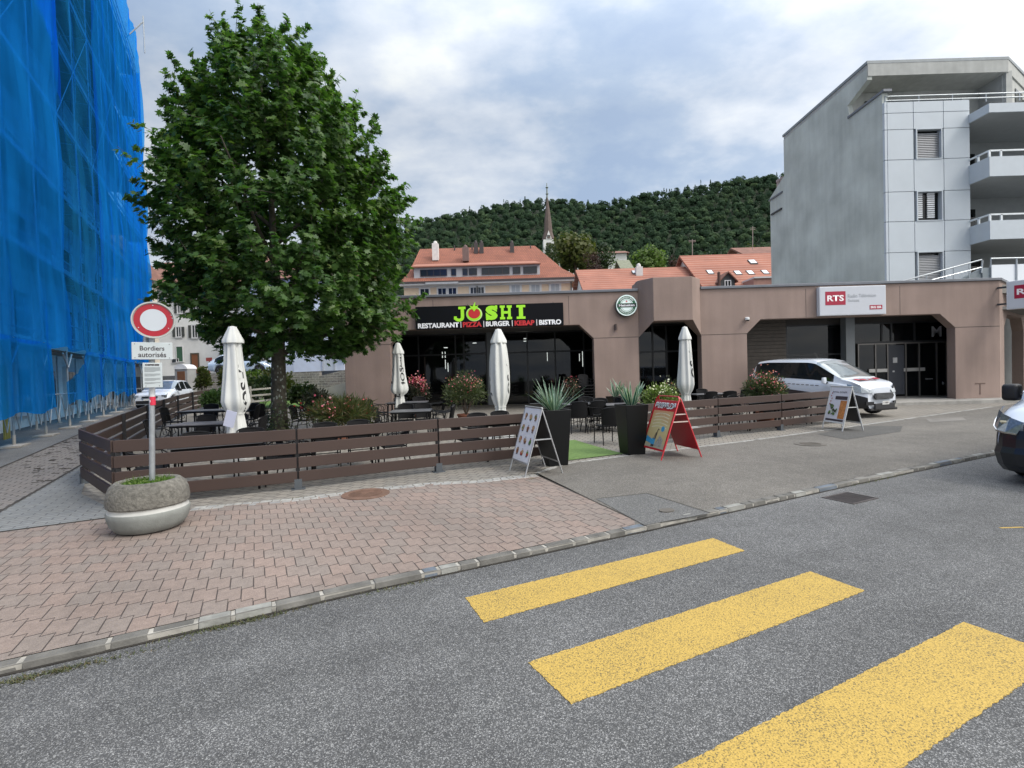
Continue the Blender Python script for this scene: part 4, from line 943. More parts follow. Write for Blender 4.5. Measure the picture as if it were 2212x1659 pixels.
for c0, c1, sh_, t_ in ((228,320,None,2),(424,508,None,1),(540,622,None,1),(782,845,None,1),(865,928,None,1),(1236,1326,SHUT,0),(1455,1545,SHUT,0),(1672,1762,SHUT,0)):
    a = ((1000+c0/4.424)*.864, (1000+c1/4.424)*.864); x0, x1 = D(a[0],630,YH).x, D(a[1],630,YH).x; zt_w = q(1100,619 if not sh_ else 617).z
    if sh_: win(ha, x0, x1, zt_w-2.0, zt_w, -.01, glass=SHUT, fr=.25)
    else: win(ha, x0, x1, zt_w-1.8, zt_w, -.01, bars=1, fr=.18)
mb = MB(); a = q(922,616.0); b_ = q(992,616); mb.bx(a.x, b_.x, -1.0, 0, a.z-.1, a.z+.12); mb.build('awning', mat('grey_awning', (.3,.31,.33), .8), ha)
def chim(parent, px, ptop, pbot, Y, wd, mt, y0):
    a, b_ = D(px, ptop, Y), D(px, pbot, Y); c = MB(); c.bx(a.x-wd/2, a.x+wd/2, y0, y0+wd, b_.z-.6, a.z-.35); c.lathe([(wd*.36, a.z-.35), (wd*.30, a.z-.1), (wd*.12, a.z)], 10, c=(a.x, y0+wd/2, 0)); return c.build('chimney', mt, parent)
chim(ha, 942, 524, 556, YH+5, .75, CHW, 3.9); chim(ha, 1006, 531, 556, YH+4, .75, mat('dark_chimney', (.16,.11,.10), .9), 3.2)
for px in (1028, 1040, 1105.5): chim(ha, px, 521, 540, YH+6, .5, GUT, 5.4)
for px in (982, 1020, 1146): a = D(px, 532, YH+6.5); mb = MB(); mb.lathe([(.08, a.z-.6), (.08, a.z+.1), (.0, a.z+.15)], 6, c=(a.x, 6.4, 0)); mb.build('vent_pipe', GUT, ha)
# gabled house left of the bay, with the white chimney
def gabled(name, lab, Y, Yr, xl, xr, ridge_px, eave_px, mt_r, mt_w, overhang=.4):
    """ridge parallel to the image, front slope towards the camera; xl,xr px at ridge; far side mirrored"""
    t2 = thing(name, lab, 'house', (0, Y, 0)); r0, r1 = D(xl, ridge_px[0], Yr), D(xr, ridge_px[1], Yr); rz2 = (r0.z+r1.z)/2; e = D((xl+xr)/2, eave_px, Y); dep = Yr-Y
    x0, x1 = r0.x, r1.x; mb = MB()
    mb.add([(x0-overhang,-.3,e.z),(x1+overhang,-.3,e.z),(x1+overhang,dep,rz2),(x0-overhang,dep,rz2),(x1+overhang,2*dep+.3,e.z),(x0-overhang,2*dep+.3,e.z),
            (x0-overhang,-.3,e.z-.18),(x1+overhang,-.3,e.z-.18),(x1+overhang,dep,rz2-.2),(x0-overhang,dep,rz2-.2),(x1+overhang,2*dep+.3,e.z-.18),(x0-overhang,2*dep+.3,e.z-.18)],
           [(0,1,2,3),(3,2,4,5),(7,6,9,8),(8,9,11,10),(0,6,7,1),(5,4,10,11),(0,3,9,6),(3,5,11,9),(1,7,8,2),(2,8,10,4)])
    mb.build('roof', mt_r, t2); mb = MB()
    mb.prism([(0, -1), (2*dep, -1), (2*dep, e.z-.1), (dep, rz2-.25), (0, e.z-.1)], x0, x1, 0, Ty); mb.build('wall', mt_w, t2)
    return t2, e.z, rz2, x0, x1
hb, ez, rz2, x0, x1 = gabled('tiled_house', 'white gabled house with pale orange tiled roof and white chimney', 44., 49., 1252, 1479, (579.4,579.4), 634, TILE2, CRW)
chim(hb, 1379.5, 569, 591, 47.5, .62, CHW, 3.2)
def sky_l(parent, px, py, pw, ph, Y, Y0_, slope):
    a = D(px, py, Y); w2, h2 = pw*Y/FOC, ph*Y/FOC; sn = slope; mb = MB(); y_ = Y-Y0_
    mb.add([(a.x-w2/2,y_-h2/2,a.z-h2/2*sn+.16),(a.x+w2/2,y_-h2/2,a.z-h2/2*sn+.16),(a.x+w2/2,y_+h2/2,a.z+h2/2*sn+.16),(a.x-w2/2,y_+h2/2,a.z+h2/2*sn+.16),(a.x-w2/2,y_-h2/2,a.z-h2/2*sn-.1),(a.x+w2/2,y_-h2/2,a.z-h2/2*sn-.1),(a.x+w2/2,y_+h2/2,a.z+h2/2*sn-.1),(a.x-w2/2,y_+h2/2,a.z+h2/2*sn-.1)], [(0,1,2,3),(0,4,5,1),(1,5,6,2),(2,6,7,3),(3,7,4,0)]); f = mb.build('skylight', GUT, parent)
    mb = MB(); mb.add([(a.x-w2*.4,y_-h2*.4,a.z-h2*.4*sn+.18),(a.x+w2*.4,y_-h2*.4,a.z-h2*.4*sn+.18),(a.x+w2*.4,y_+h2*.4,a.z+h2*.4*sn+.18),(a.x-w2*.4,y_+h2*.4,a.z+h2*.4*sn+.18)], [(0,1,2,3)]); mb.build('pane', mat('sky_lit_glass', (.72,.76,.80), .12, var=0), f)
def roof_y(py, px, Y, Yr, ez_, rz_2):            # depth at which the sight line meets the front slope
    lo, hi = Y, Yr
    for _ in range(30):
        m_ = (lo+hi)/2; z = D(px, py, m_).z; zr = ez_+(rz_2-ez_)*(m_-Y)/(Yr-Y)
        if z > zr: lo = m_
        else: hi = m_
    return lo
def put_sky(parent, px, py, pw, Y, Yr, ez_, rz_2, ph=None):
    yy = roof_y(py, px, Y, Yr, ez_, rz_2); sky_l(parent, px, py, pw, (ph or 14), yy, Y, (rz_2-ez_)/(Yr-Y))
put_sky(hb, 1370, 597-6.0, 9, 44., 49., ez, rz2)
mb = MB(); 
for c in (190, 232): a = D((1400+c/3.95)*.864, 617, 44.); mb.bx(a.x-.02, a.x+.02+.25, -.02, .0, a.z-.5, a.z+.5)
# gabled end facing left is seen obliquely: openings on its left wall
mb = MB(); mb.bx(x0-.03, x0+.01, 2.2, 2.9, ez+.3, ez+1.6); mb.bx(x0-.03, x0+.01, 6.2, 6.8, ez+.2, ez+1.3); mb.build('window', WDK, hb)
hc, ez, rz2, x0, x1 = gabled('skylight_house', 'gabled house with striped orange tiles, four skylights and a small dark dormer', 42.5, 49.5, 1476, 1690, (549.7,548), 640, TILE2, CRW)
for px, py, w_ in ((1585,671/1.0*.0+591,13),(1653,591,13),(1708/1.0-87,592,14),(1626,568.5,16)):
    put_sky(hc, px if px != 1585 else 1534, py, w_, 42.5, 49.5, ez, rz2, 16)
put_sky(hc, 1594, 592.5, 14, 42.5, 49.5, ez, rz2, 16)
yy = roof_y(624, 1572, 42.5, 49.5, ez, rz2)-42.5; a = D(1572,613,42.5+yy); w2 = .62
mb = MB(); mb.prism([(a.x-w2,a.z-1.0),(a.x+w2,a.z-1.0),(a.x+w2,a.z+.35),(a.x,a.z+.95),(a.x-w2,a.z+.35)], yy, yy+3.2); dmr = mb.build('dormer', mat('slate_dormer', (.055,.06,.065), .7), hc)
mb = MB()
for sg in (-1, 1): mb.add([(a.x+sg*(w2+.22),yy-.2,a.z+.2),(a.x,yy-.2,a.z+1.06),(a.x,yy+3.4,a.z+1.06),(a.x+sg*(w2+.22),yy+3.4,a.z+.2),(a.x+sg*(w2+.22),yy-.2,a.z+.1),(a.x,yy-.2,a.z+.96),(a.x,yy+3.4,a.z+.96),(a.x+sg*(w2+.22),yy+3.4,a.z+.1)], [(0,1,2,3),(4,7,6,5),(0,4,5,1),(1,5,6,2),(2,6,7,3),(3,7,4,0)])
mb.build('dormer_roof', TILED, dmr)
win(dmr, a.x-.22, a.x+.22, a.z-.7, a.z+.25, yy-.01, frame=mat('bright_frame', (.75,.77,.8), .5, var=0), bars=1, fr=.06)
a = D(1552.5,647.6-9-9,42.5+yy); mb = MB(); mb.lathe([(.13, a.z-2), (.13, D(1552,658-9-61+1,42.5+yy).z), (0, D(1552,588,42.5+yy).z+.05)], 10, c=(a.x, yy-.1, 0)); mb.build('flue', mat('rust_flue', (.09,.045,.035), .7), hc)
# roof terrace recess of that house
yy = roof_y(612, 1640, 42.5, 49.5, ez, rz2)-42.5; p0_, p1_ = D(1602,608,42.5+yy), D(1690,626,42.5+yy-1)
mb = MB(); mb.bx(p0_.x, p1_.x, yy-2.2, yy-.1, p1_.z-.5, p0_.z-.15); mb.build('terrace', mat('salmon_terrace', (.36,.20,.165), .9), hc)
mb = MB(); mb.bx(p0_.x, p1_.x, yy-2.3, yy+.05, p0_.z-.15, p0_.z-.02); mb.bar((p0_.x+1.8,yy-2.35,p0_.z), (p0_.x+3.4,yy-2.5,p0_.z-1.5), .15, .15); mb.build('terrace_frame', TRIMW, hc)
mb = MB(); a = D(1468,562,46.); 
# far brown roof
hd_, ez, rz2, x0, x1 = gabled('brown_roof_house', 'far brown tiled roof peeping over the ridge of the skylight house', 62., 68., 1597, 1655, (535,533.5), 560, TILED, CRW, 1.2)
for px in (1552+0, 1658-10): pass
hg, ez, rz2, x0, x1 = gabled('chalet', 'small greenish chalet roof between the trees behind the tiled roofs', 76., 79., 1338, 1352, (562,562), 583, mat('mossy_roof', (.20,.21,.15), .9, var=.2), mat('grey_boards', (.2,.19,.17), .9), .5)
for px, pt, pb, Y in ((1495.7,517,549,52.),(1626,489,533,64.)):
    a, b_ = D(px, pt, Y), D(px, pb+6, Y); mb = MB(); mb.tube([b_, a], .045, 5)
    for f_ in (.86, .93): c = b_.lerp(a, f_); mb.tube([c+Vector((-.35,0,0)), c+Vector((.35,0,0))], .025, 4)
    tag(mb.build('antenna', mat('antenna_metal', (.28,.22,.20), .6)), 'thin mast antenna on the ridge of the skylight house' if px < 1500 else 'tall mast antenna near the grey apartment block', 'antenna')
# ------------------------------------------------------------------ church
YC = 190.; ch = thing('church', 'white church tower with tall brown needle spire rising before the hill', 'church', (D(1184,500,YC).x, YC, 0))
def cz(py): return D(1184,py,YC).z
def px_m(n): return n*YC/FOC
SP = mat('brown_shingle_spire', (.105,.078,.068), .85, var=.12, scale=1)
mb = MB(); mb.lathe([(px_m(14), cz(518)), (px_m(9.5), cz(503)), (px_m(7.8), cz(480)), (px_m(4.5), cz(452)), (px_m(1.2), cz(425)), (.0, cz(418))], 8); mb.build('spire', SP, ch)
mb = MB(); mb.lathe([(.32, cz(428)), (.25, cz(408)), (.12, cz(396)), (0, cz(394))], 8)
for py in (419, 405): mb.lathe([(0, cz(py)-.6), (.6, cz(py)), (0, cz(py)+.6)], 8)
mb.build('finial', mat('spire_copper', (.19,.22,.20), .6, metal=.3), ch)
mb = MB(); hw = px_m(11.5); mb.bx(-hw, hw, -hw, hw, 0, cz(520)); mb.prism([(-hw*.55, cz(520)), (hw*.55, cz(520)), (0, cz(501))], -hw-.1, hw+.1); mb.build('tower', mat('church_render', (.62,.62,.60), .9, var=.04), ch)
mb = MB(); mb.bx(-.8, .8, -hw-.15, -hw+.1, cz(541), cz(527)); mb.bx(-.6, .6, -hw-.2, -hw, cz(516), cz(511)); mb.build('window', DSH, ch)
mb = MB(); mb.bx(hw, hw+26, -6, 9, 0, cz(560)); mb.build('nave', mat('church_render2', (.55,.55,.53), .9), ch)
mb = MB(); mb.prism([(-7, cz(560)), (10, cz(560)), (1.5, cz(545))], hw, hw+27, 0, Ty); mb.build('roof', TILED, ch)
# ------------------------------------------------------------------ houses and walls behind the maple
TERR = 2.25
mb = MB(); mb.slab([(-70, 60), (-70, 33.5), (D(408,840,33).x, 33.3), (D(640,840,33).x, 33.3), (D(745,820,31).x, 31.2), (6, 31.2), (6, 60)], -.2, TERR); tag(mb.build('ground', ASPH3), kind='structure')
STONE = brickmat('rubble_stone', (.24,.22,.19), (.15,.14,.125), (.28,.265,.235), .38, .15, .03, 0, rough=.95, plane='xz', var=.3, stain=.3)
w1 = MB(); xA, xBb = D(404,830,33.).x, D(575,830,33.).x; w1.bx(xA, xBb, 0, .4, .3, D(480,806,33.).z); tag(w1.build('retaining_wall', STONE, loc=(0, 33.0, 0)), 'rubble stone retaining wall behind the parked white car', 'wall')
w2_ = MB(); xA, xBb = D(575,830,31.).x, D(691,830,31.).x; w2_.bx(xA, xBb, 0, .4, .3, D(660,803,31.).z); tag(w2_.build('retaining_wall', STONE, loc=(0, 31.0, 0)), 'rubble stone wall seen behind the maple trunk', 'wall')
w3 = MB(); a, b_ = D(691,812,31.), D(790,788,31.); w3.prism([(a.x, .3), (b_.x, 1.4), (b_.x, b_.z), (a.x, a.z)], 0, .35); tag(w3.build('retaining_wall', STONE, loc=(0, 31.0, 0)), 'sloping stone wall climbing a ramp toward the brown shop wall', 'wall')
rp_ = MB(); a, b_ = D(672,848,28.), D(790,812,28.); rp_.prism([(a.x, .1), (b_.x, .1), (b_.x, b_.z), (a.x, a.z)], 0, 3.0); tag(rp_.build('ramp', mat('ramp_concrete_pale', (.36,.34,.31), .9, var=.1), loc=(0, 28.0, 0)), kind='structure')
# cream house
YE = 42.; he = thing('cream_house', 'cream house with green shutters and a brown door behind the maple', 'house', (0, YE, 0)); q = lambda px, py, Y=YE: D(px, py, Y)
xA, xBb = q(298,800).x, q(566,800).x; zt_ = q(430,620).z
mb = MB(); mb.bx(xA, xBb, 0, 9, TERR-.6, zt_); mb.build('wall', CRW, he)
mb = MB(); mb.prism([(-.6, zt_-.1), (9.6, zt_-.1), (4.5, zt_+3.2)], xA-.5, xBb+.5, 0, Ty); mb.build('roof', TILED, he)
def winp(parent, x0, x1, y0, y1, Y, **k):
    a, b_ = D(x0, (y0+y1)/2, Y), D(x1, (y0+y1)/2, Y); m_ = (x0+x1)/2
    return win(parent, a.x, b_.x, D(m_, y1, Y).z, D(m_, y0, Y).z, -.01, **k)
winp(he, 382, 391, 707, 727, YE, shut=DSH, bars=1); winp(he, 416.5, 426, 703, 729, YE, shut=DSH, bars=1); winp(he, 385, 393, 652, 676, YE, shut=DSH); winp(he, 419, 428, 648, 673, YE, shut=DSH)
winp(he, 382, 395, 749, 781, YE, glass=GSH, frame=TRIMW, fr=.06, bars=0); winp(he, 415, 428.5, 765, 806, YE, glass=mat('brown_wood_door', (.20,.075,.03), .6), frame=mat('dark_frame', (.08,.07,.05), .7), fr=.1, bars=0, name='door')
winp(he, 372.0, 386, 775.5, 783.5, YE, bars=0, frame=TRIMW, fr=.03); winp(he, 500, 512, 700, 728, YE, shut=DSH); winp(he, 500, 513, 750, 780, YE, shut=GSH); winp(he, 540, 550, 700, 728, YE, shut=DSH)
# narrow cream house with slate gable beside the scaffolding
YG_ = 34.; hf = thing('narrow_house', 'tall narrow cream house beside the scaffolding with small dark windows', 'house', (0, YG_, 0))
a, b_ = D(272,800,YG_).x, D(334,800,YG_).x; z1 = D(318,540,YG_).z; z2 = D(334,560,YG_).z
mb = MB(); mb.prism([(a-6, 0), (b_-.3, 0), (b_-.3, z2-1.0), (a-3, z2+4)], 0, 1.0); mb.build('wall', mat('cream_side_wall', (.60,.54,.44), .9, var=.05, stain=.08), hf)
mb = MB(); mb.prism([(b_+.2, z2-1.4), (b_-.1, z2-.9), (a-3, z2+4.3), (a-3, z2+3.9)], -.4, 1.3); mb.build('roof', TILED, hf)
winp(hf, 293.5, 303, 775, 793, YG_, frame=TRIMW, fr=.03, bars=0); winp(hf, 296, 306, 835, 853, YG_, frame=TRIMW, fr=.03, bars=0); winp(hf, 311, 315, 774, 781, YG_, frame=TRIMW, fr=.02, bars=0)
# bluish white house with lower gabled part
YW = 38.; hw_ = thing('white_house', 'bluish white house with brown windows behind the maple trunk', 'house', (0, YW, 0)); q = lambda px, py, Y=YW: D(px, py, Y)
xA, xBb = q(546,780).x, q(752,780).x; zt_ = q(640,600).z
mb = MB(); mb.bx(xA, xBb, 0, 9, 1.5, zt_); mb.build('wall', BLW, hw_)
mb = MB(); mb.prism([(-.6, zt_-.1), (9.6, zt_-.1), (4.5, zt_+3)], xA-.5, xBb+.5, 0, Ty); mb.build('roof', TILED, hw_)
for x0_, x1_, y0_, y1_ in ((650,663,700,724),(688,702,700,724),(650,664,751,771),(607,617,755,778),(560,572,700,724),(564,574,752,778),(606,618,700,724)): winp(hw_, x0_, x1_, y0_, y1_, YW, glass=BRW, frame=TRIMW, bars=1)
mb = MB(); a = q(641,740); mb.tube([(a.x,-.1,zt_), (a.x,-.1,2.2)], .06, 6); mb.build('drainpipe', GUT, hw_)
Yg2 = 33.6; ga = thing('white_annex', 'low white gabled annex with pale door beside the brown shop wall', 'house', (0, Yg2, 0)); q2 = lambda px, py: D(px, py, Yg2)
l0, r0 = q2(683,800).x, q2(744,800).x; zt2 = q2(700,735).z
mb = MB(); mb.prism([(l0, 1.5), (r0, 1.5), (r0, q2(744,770).z), (q2(720,745).x, q2(720,745).z), (l0-1.5, q2(690,728).z), (l0-1.5, 1.5)][::-1], 0, 4); mb.build('wall', BLW, ga)
mb = MB(); mb.prism([(r0+.25, q2(745,770).z-.05), (q2(720,745).x, q2(720,743).z), (l0-1.6, q2(690,726).z), (l0-1.6, q2(690,722).z), (q2(720,745).x, q2(720,739).z), (r0+.3, q2(745,767).z)], -.3, 4.2); mb.build('roof', mat('grey_roof_edge', (.3,.3,.32), .8), ga)
winp(ga, 700, 721, 774, 803, Yg2, glass=mat('pale_door', (.52,.57,.62), .6, var=.02), frame=mat('pale_frame', (.45,.48,.52), .7), bars=0, name='door', fr=.12)
# portable shelter (grey cabin with brown front) and car cover
a = G(392, 846); Yp = 31.5; a = D(391.5, 822, Yp); ps = thing('cabin', 'small grey cabin with arched white roof and brown door behind the white car', 'cabin', (a.x, Yp, 0))
hw = 14*Yp/FOC; zt2 = D(391,789,Yp).z; mb = MB(); mb.bx(-hw, hw, 0, .9, .4, zt2-.25); mb.build('body', mat('cabin_grey', (.33,.33,.32), .7), ps, bevel=.03)
mb = MB(); mb.prism([(hw*1.05*math.cos(t), zt2-.25+.32*math.sin(t)) for t in np.linspace(0, math.pi, 12)], -.05, .95); mb.build('roof', mat('cabin_white', (.70,.70,.69), .6), ps)
mb = MB(); mb.bx(-hw*.55, hw*.62, -.03, .01, .45, zt2-.38); mb.build('door', mat('cabin_brown', (.17,.075,.035), .6), ps)
# low red street sign on a post
a = D(1325/5.923*.864+300*.864, 804, 38.); mb = MB(); b_ = D(452,776,38.); mb.tube([(b_.x,38,TERR), (b_.x,38,b_.z)], .03, 5); mb.bx(b_.x-.22, b_.x+.22, 37.95, 38.0, b_.z-.15, b_.z+.12)
tag(mb.build('street_sign', mat('dull_red_sign', (.30,.06,.05), .6)), 'small dull red sign on a thin post before the cream house', 'sign')
# ------------------------------------------------------------------ building under renovation with scaffold and blue net
P0_ = G(4, 977); P1_ = G(287, 880); base = Vector((P0_.x, P0_.y, 0)); dd = Vector((P1_.x-P0_.x, P1_.y-P0_.y, 0)); Ls = dd.length; dd.normalize()
angS = math.atan2(dd.y, dd.x)
# local frame: x along the facade away from the camera, y to the left (towards the wall)
MS = Matrix.Translation(base) @ Matrix.Rotation(angS, 4, 'Z')
def xs_at(px, py):                      # local x where a sight line meets the net plane
    d = ray(px, py); n_ = Vector((-dd.y, dd.x, 0)); t = (base-Vector((0,0,0))).dot(n_)/(d.dot(n_)); Pp = d*t; return (Pp-base).dot(dd), CAMH+Pp.z
XE = xs_at(310, 430)[0]; ZN = xs_at(303, 130)[1]
XS = -9.0
rb = thing('renovated_building', 'tall cream apartment building under renovation wrapped in scaffolding and blue netting', 'building'); rb.matrix_world = MS
RW = mat('renovated_cream_wall', (.74,.72,.67), .9, var=.12, stain=.15); RSL = mat('pale_floor_band', (.60,.60,.60), .8)
fh = 2.76; z0s = .5
mb = MB(); mb.bx(XS, XE-.9, 1.7, 9, -.3, ZN-1.2); mb.build('wall', RW, rb)
mb = MB()
for i in range(8): mb.bx(XS, XE-.85, .95, 1.72, 3.1+i*fh, 3.28+i*fh)
mb.build('balcony_slab', RSL, rb)
x = XS+1.2
while x < XE-2.5:
    for i in range(8):
        z = .9+i*fh
        if i == 0 and x < 2: continue
        f = MB(); wv = 1.25 if i else 1.0
        f.bx(x-.22, x+wv+.22, 1.56, 1.72, z-.16, z+1.72); f = f.build('window', TRIMW, rb); g_ = MB(); g_.bx(x, x+wv/2-.03, 1.52, 1.57, z, z+1.5); g_.bx(x+wv/2+.03, x+wv, 1.52, 1.57, z, z+1.5); g_.build('pane', WDK, f)
    x += 2.9
mb = MB(); mb.bx(-3.5, -.6, 1.55, 1.71, .0, 2.6); mb.build('garage_door', mat('dark_opening', (.03,.03,.032), .8), rb); mb = MB(); mb.bx(2.6, 4.2, 1.6, 1.69, 1.7, 2.9); mb.bx(.5, 1.9, 1.6, 1.69, 1.6, 2.9); mb.build('window', WDK, rb)
mb = MB(); mb.bx(9.4, 10.4, 1.6, 1.71, .4, 2.6); mb.build('door', mat('white_door', (.7,.7,.7), .6), rb)
sf = thing('scaffolding', 'steel tube scaffold with plank decks in front of the renovated building', 'scaffold'); sf.matrix_world = MS
sx_ = [XS+.2+2.5*i for i in range(int((XE-XS)/2.5)+1)]; tb = MB(); rg = MB(); dk_ = MB(); br_ = MB()
for x in sx_+[XE-.15]:
    for y in (.12, 1.0): tb.tube([(x, y, T(*(MS @ Vector((x, y, 0))).xy)), (x, y, ZN-.2 if x < XE-1 else ZN-.1)], .028, 6, cap=False)
    for i in range(8): rg.tube([(x, .12, 2.95+i*fh), (x, 1.0, 2.95+i*fh)], .024, 5)
for i in range(8):
    z = 2.95+i*fh
    dk_.bx(XS, XE, .18, .95, z, z+.05)
    for h_ in (.5, 1.0): 
        if z+h_ < ZN: rg.tube([(XS, .12, z+h_), (XE, .12, z+h_)], .022, 5)
    rg.bx(XS, XE, .10, .13, z+.05, z+.20)
    for a2, b3 in zip(sx_[:-1], sx_[1:]):
        if (i*3+int(a2)) % 5 == 0: MB().tube([(a2, .1, z), (b3, .1, z+fh)], .014, 5).build('brace', GALV, sf, True)
for a2, b3 in zip(sx_[:-1], sx_[1:]):
    z = 1.5; br_ = MB()
    for y in (.12,): rg.tube([(a2, y, z), (b3, y, z)], .022, 5); n_ = 3
    for k2 in range(n_):
        xa2 = a2+(b3-a2)*k2/n_; br_.tube([(xa2, .12, 1.5), (xa2+(b3-a2)/n_/2, .12, .6)], .014, 4); br_.tube([(xa2+(b3-a2)/n_/2, .12, .6), (xa2+(b3-a2)/n_, .12, 1.5)], .014, 4)
    for xx in (a2,): br_.tube([(xx, .1, 2.4), (xx+.5, .1, 2.9)], .03, 5); br_.tube([(b3, .1, 2.4), (b3-.5, .1, 2.9)], .03, 5)
    br_.build('truss', GALV, sf, True)
tb.build('upright', GALV, sf, True); rg.build('ledger', GALV, sf, True); dk_.build('deck', mat('scaffold_plank', (.20,.17,.14), .9, var=.2), sf)
mb = MB()
for x in sx_+[XE-.15]:
    for y in (.12, 1.0): g0 = T(*(MS @ Vector((x, y, 0))).xy); mb.tube([(x, y, g0), (x, y, g0+.03)], .08, 8); mb.tube([(x, y, g0+.03), (x, y, g0+.3)], .036, 8)
    mb.bx(x-.55, x+.25, -.15, .3, g0-.0+.002, g0+.045); 
mb.build('foot', mat('foot_planks', (.33,.31,.28), .9, var=.2), sf)
mb = MB(); mb.tube([(XE-3, .1, ZN-.4), (XE-3, .1, ZN+.0)], .03, 6)
x9 = XE-3.2; mb.tube([(x9, .1, ZN-1.2), (x9, -.75, ZN-.15+.1), (x9, -.80, ZN-.1)], .04, 6); mb.tube([(x9, -.80, ZN-1.9), (x9, -.80, ZN+.35)], .04, 6); mb.build('hoist_bracket', GALV, sf, True)
# blue net
def netmat(name, col, clear, dif=.5):
    mt, t, b = bsdf(name); lk = t.links; g = node('ShaderNodeNewGeometry', t); t.nodes.remove(b)
    nz = node('ShaderNodeTexNoise', t); nz.inputs['Scale'].default_value = .55; nz.inputs['Detail'].default_value = 4; mp_ = node('ShaderNodeMapping', t); mp_.inputs['Scale'].default_value = (1.4, 1.4, .35); lk.new(g.outputs['Position'], mp_.inputs[0]); lk.new(mp_.outputs[0], nz.inputs['Vector'])
    mr = node('ShaderNodeMapRange', t); mr.inputs[1].default_value = .35; mr.inputs[2].default_value = .65; mr.inputs[3].default_value = clear-.14; mr.inputs[4].default_value = clear+.12; lk.new(nz.outputs[0], mr.inputs[0])
    d = node('ShaderNodeBsdfDiffuse', t); d.inputs[0].default_value = (*col, 1); tr = node('ShaderNodeBsdfTranslucent', t); tr.inputs[0].default_value = (col[0]*1.0, col[1]*1.15, col[2]*1.15, 1)
    m1 = node('ShaderNodeMixShader', t); m1.inputs[0].default_value = 1-dif; lk.new(d.outputs[0], m1.inputs[1]); lk.new(tr.outputs[0], m1.inputs[2])
    tp = node('ShaderNodeBsdfTransparent', t); tp.inputs[0].default_value = (.15, .53, .96, 1); m2 = node('ShaderNodeMixShader', t); lk.new(mr.outputs[0], m2.inputs[0]); lk.new(m1.outputs[0], m2.inputs[1]); lk.new(tp.outputs[0], m2.inputs[2])
    lk.new(m2.outputs[0], t.nodes['Material Output'].inputs[0]); return mt
NET = netmat('blue_net', (.015,.36,1.0), .58); NETT = netmat('thin_blue_net', (.03,.36,.75), .74); NETD = netmat('dense_blue_net', (.012,.33,.95), .48)
NETL = netmat('light_blue_net', (.03,.38,.98), .72)
nr = thing('safety_net', 'blue translucent debris netting hung over the scaffold', 'netting'); nr.matrix_world = MS
def net(name, x0, x1, zlo, zhi, mt, y=-.06, amp=.045, nx_=None, nz_=40, curl=0.):
    """zlo, zhi: functions of local x"""
    nx_ = nx_ or max(8, int((x1-x0)*6)); vs = []
    for j in range(nz_+1):
        for i in range(nx_+1):
            x = x0+(x1-x0)*i/nx_; a2, b3 = zlo(x), zhi(x); z = a2+(b3-a2)*j/nz_
            w_ = amp*(math.sin(x*4.3+math.sin(z*.7)*1.1)+.6*math.sin(x*9.7+z*.5+1))*(.5+.5*abs(math.sin((z-.2)*math.pi/fh)))
            bulge = .28*abs(math.sin((x-x0)/2.5*math.pi))*abs(math.sin((z-.2)*math.pi/(2*fh)))
            vs.append((x, y-abs(w_)-bulge*.6-curl*math.exp(-(z-a2)*2.5), z))
    fs = [(j*(nx_+1)+i, j*(nx_+1)+i+1, (j+1)*(nx_+1)+i+1, (j+1)*(nx_+1)+i) for j in range(nz_) for i in range(nx_)]
    me = MB().add(vs, fs).build(name, mt, nr, True, split=180); return me
xt0, xt1 = xs_at(128, 500)[0], xs_at(212, 500)[0]           # thin bay with the stair
xg0 = xs_at(108, 900)[0]
def ztop(x): return ZN if x < XE-1.0 else ZN-(x-XE+1.0)*1.6
def zl_u(x): return 3.0+.06*math.sin(x*3)
net('net_panel', XS, xt0, zl_u, ztop, NET); net('net_panel', xt0, xt1, zl_u, ztop, NETT, amp=.05); net('net_panel', xt1, XE, zl_u, ztop, NET)
net('net_panel', XS, xt0+.6, lambda x: ZN*.55+2.2*math.sin(x*.5+1), ztop, NETD, y=-.02, amp=.08)
net('net_skirt', XS, xg0, lambda x: 1.05+.06*math.sin(x*2.2), lambda x: 3.05, NETD, curl=.05)
xg1 = xs_at(140, 900)[0]; xg2 = xs_at(287, 860)[0]
net('net_skirt', xg1, xg2, lambda x: 1.12+.10*math.sin(x*2.4)+.25*math.exp(-((x-(xg1+.5*(xg2-xg1)))**2)*.05), lambda x: 3.05 if x > xg1+2.6 else 1.9+(x-xg1)*.44, NETL, amp=.06, curl=.05)
# end return of the net at the far corner
vs = [(XE, -.08, 3.0), (XE+.15, 1.1, 3.0), (XE+.15, 1.1, ZN-2), (XE, -.08, ZN-1.6)]; MB().add(vs, [(0,1,2,3)]).build('net_panel', NET, nr)
# yellow planks and a board leaning at the scaffold foot
mb = MB(); a = MS @ Vector((xs_at(92,900)[0]+.5, .9, 0)); 
lp = thing('leaning_planks', 'three yellow wooden planks leaning upright under the blue net', 'planks', (a.x, a.y, T(a.x, a.y)), angS)
for i in range(3): mb.bx(-.3+.16*i, -.22+.16*i, 0, .04, 0, 2.2)
mb.build('plank', mat('yellow_wood', (.45,.30,.06), .8), lp)
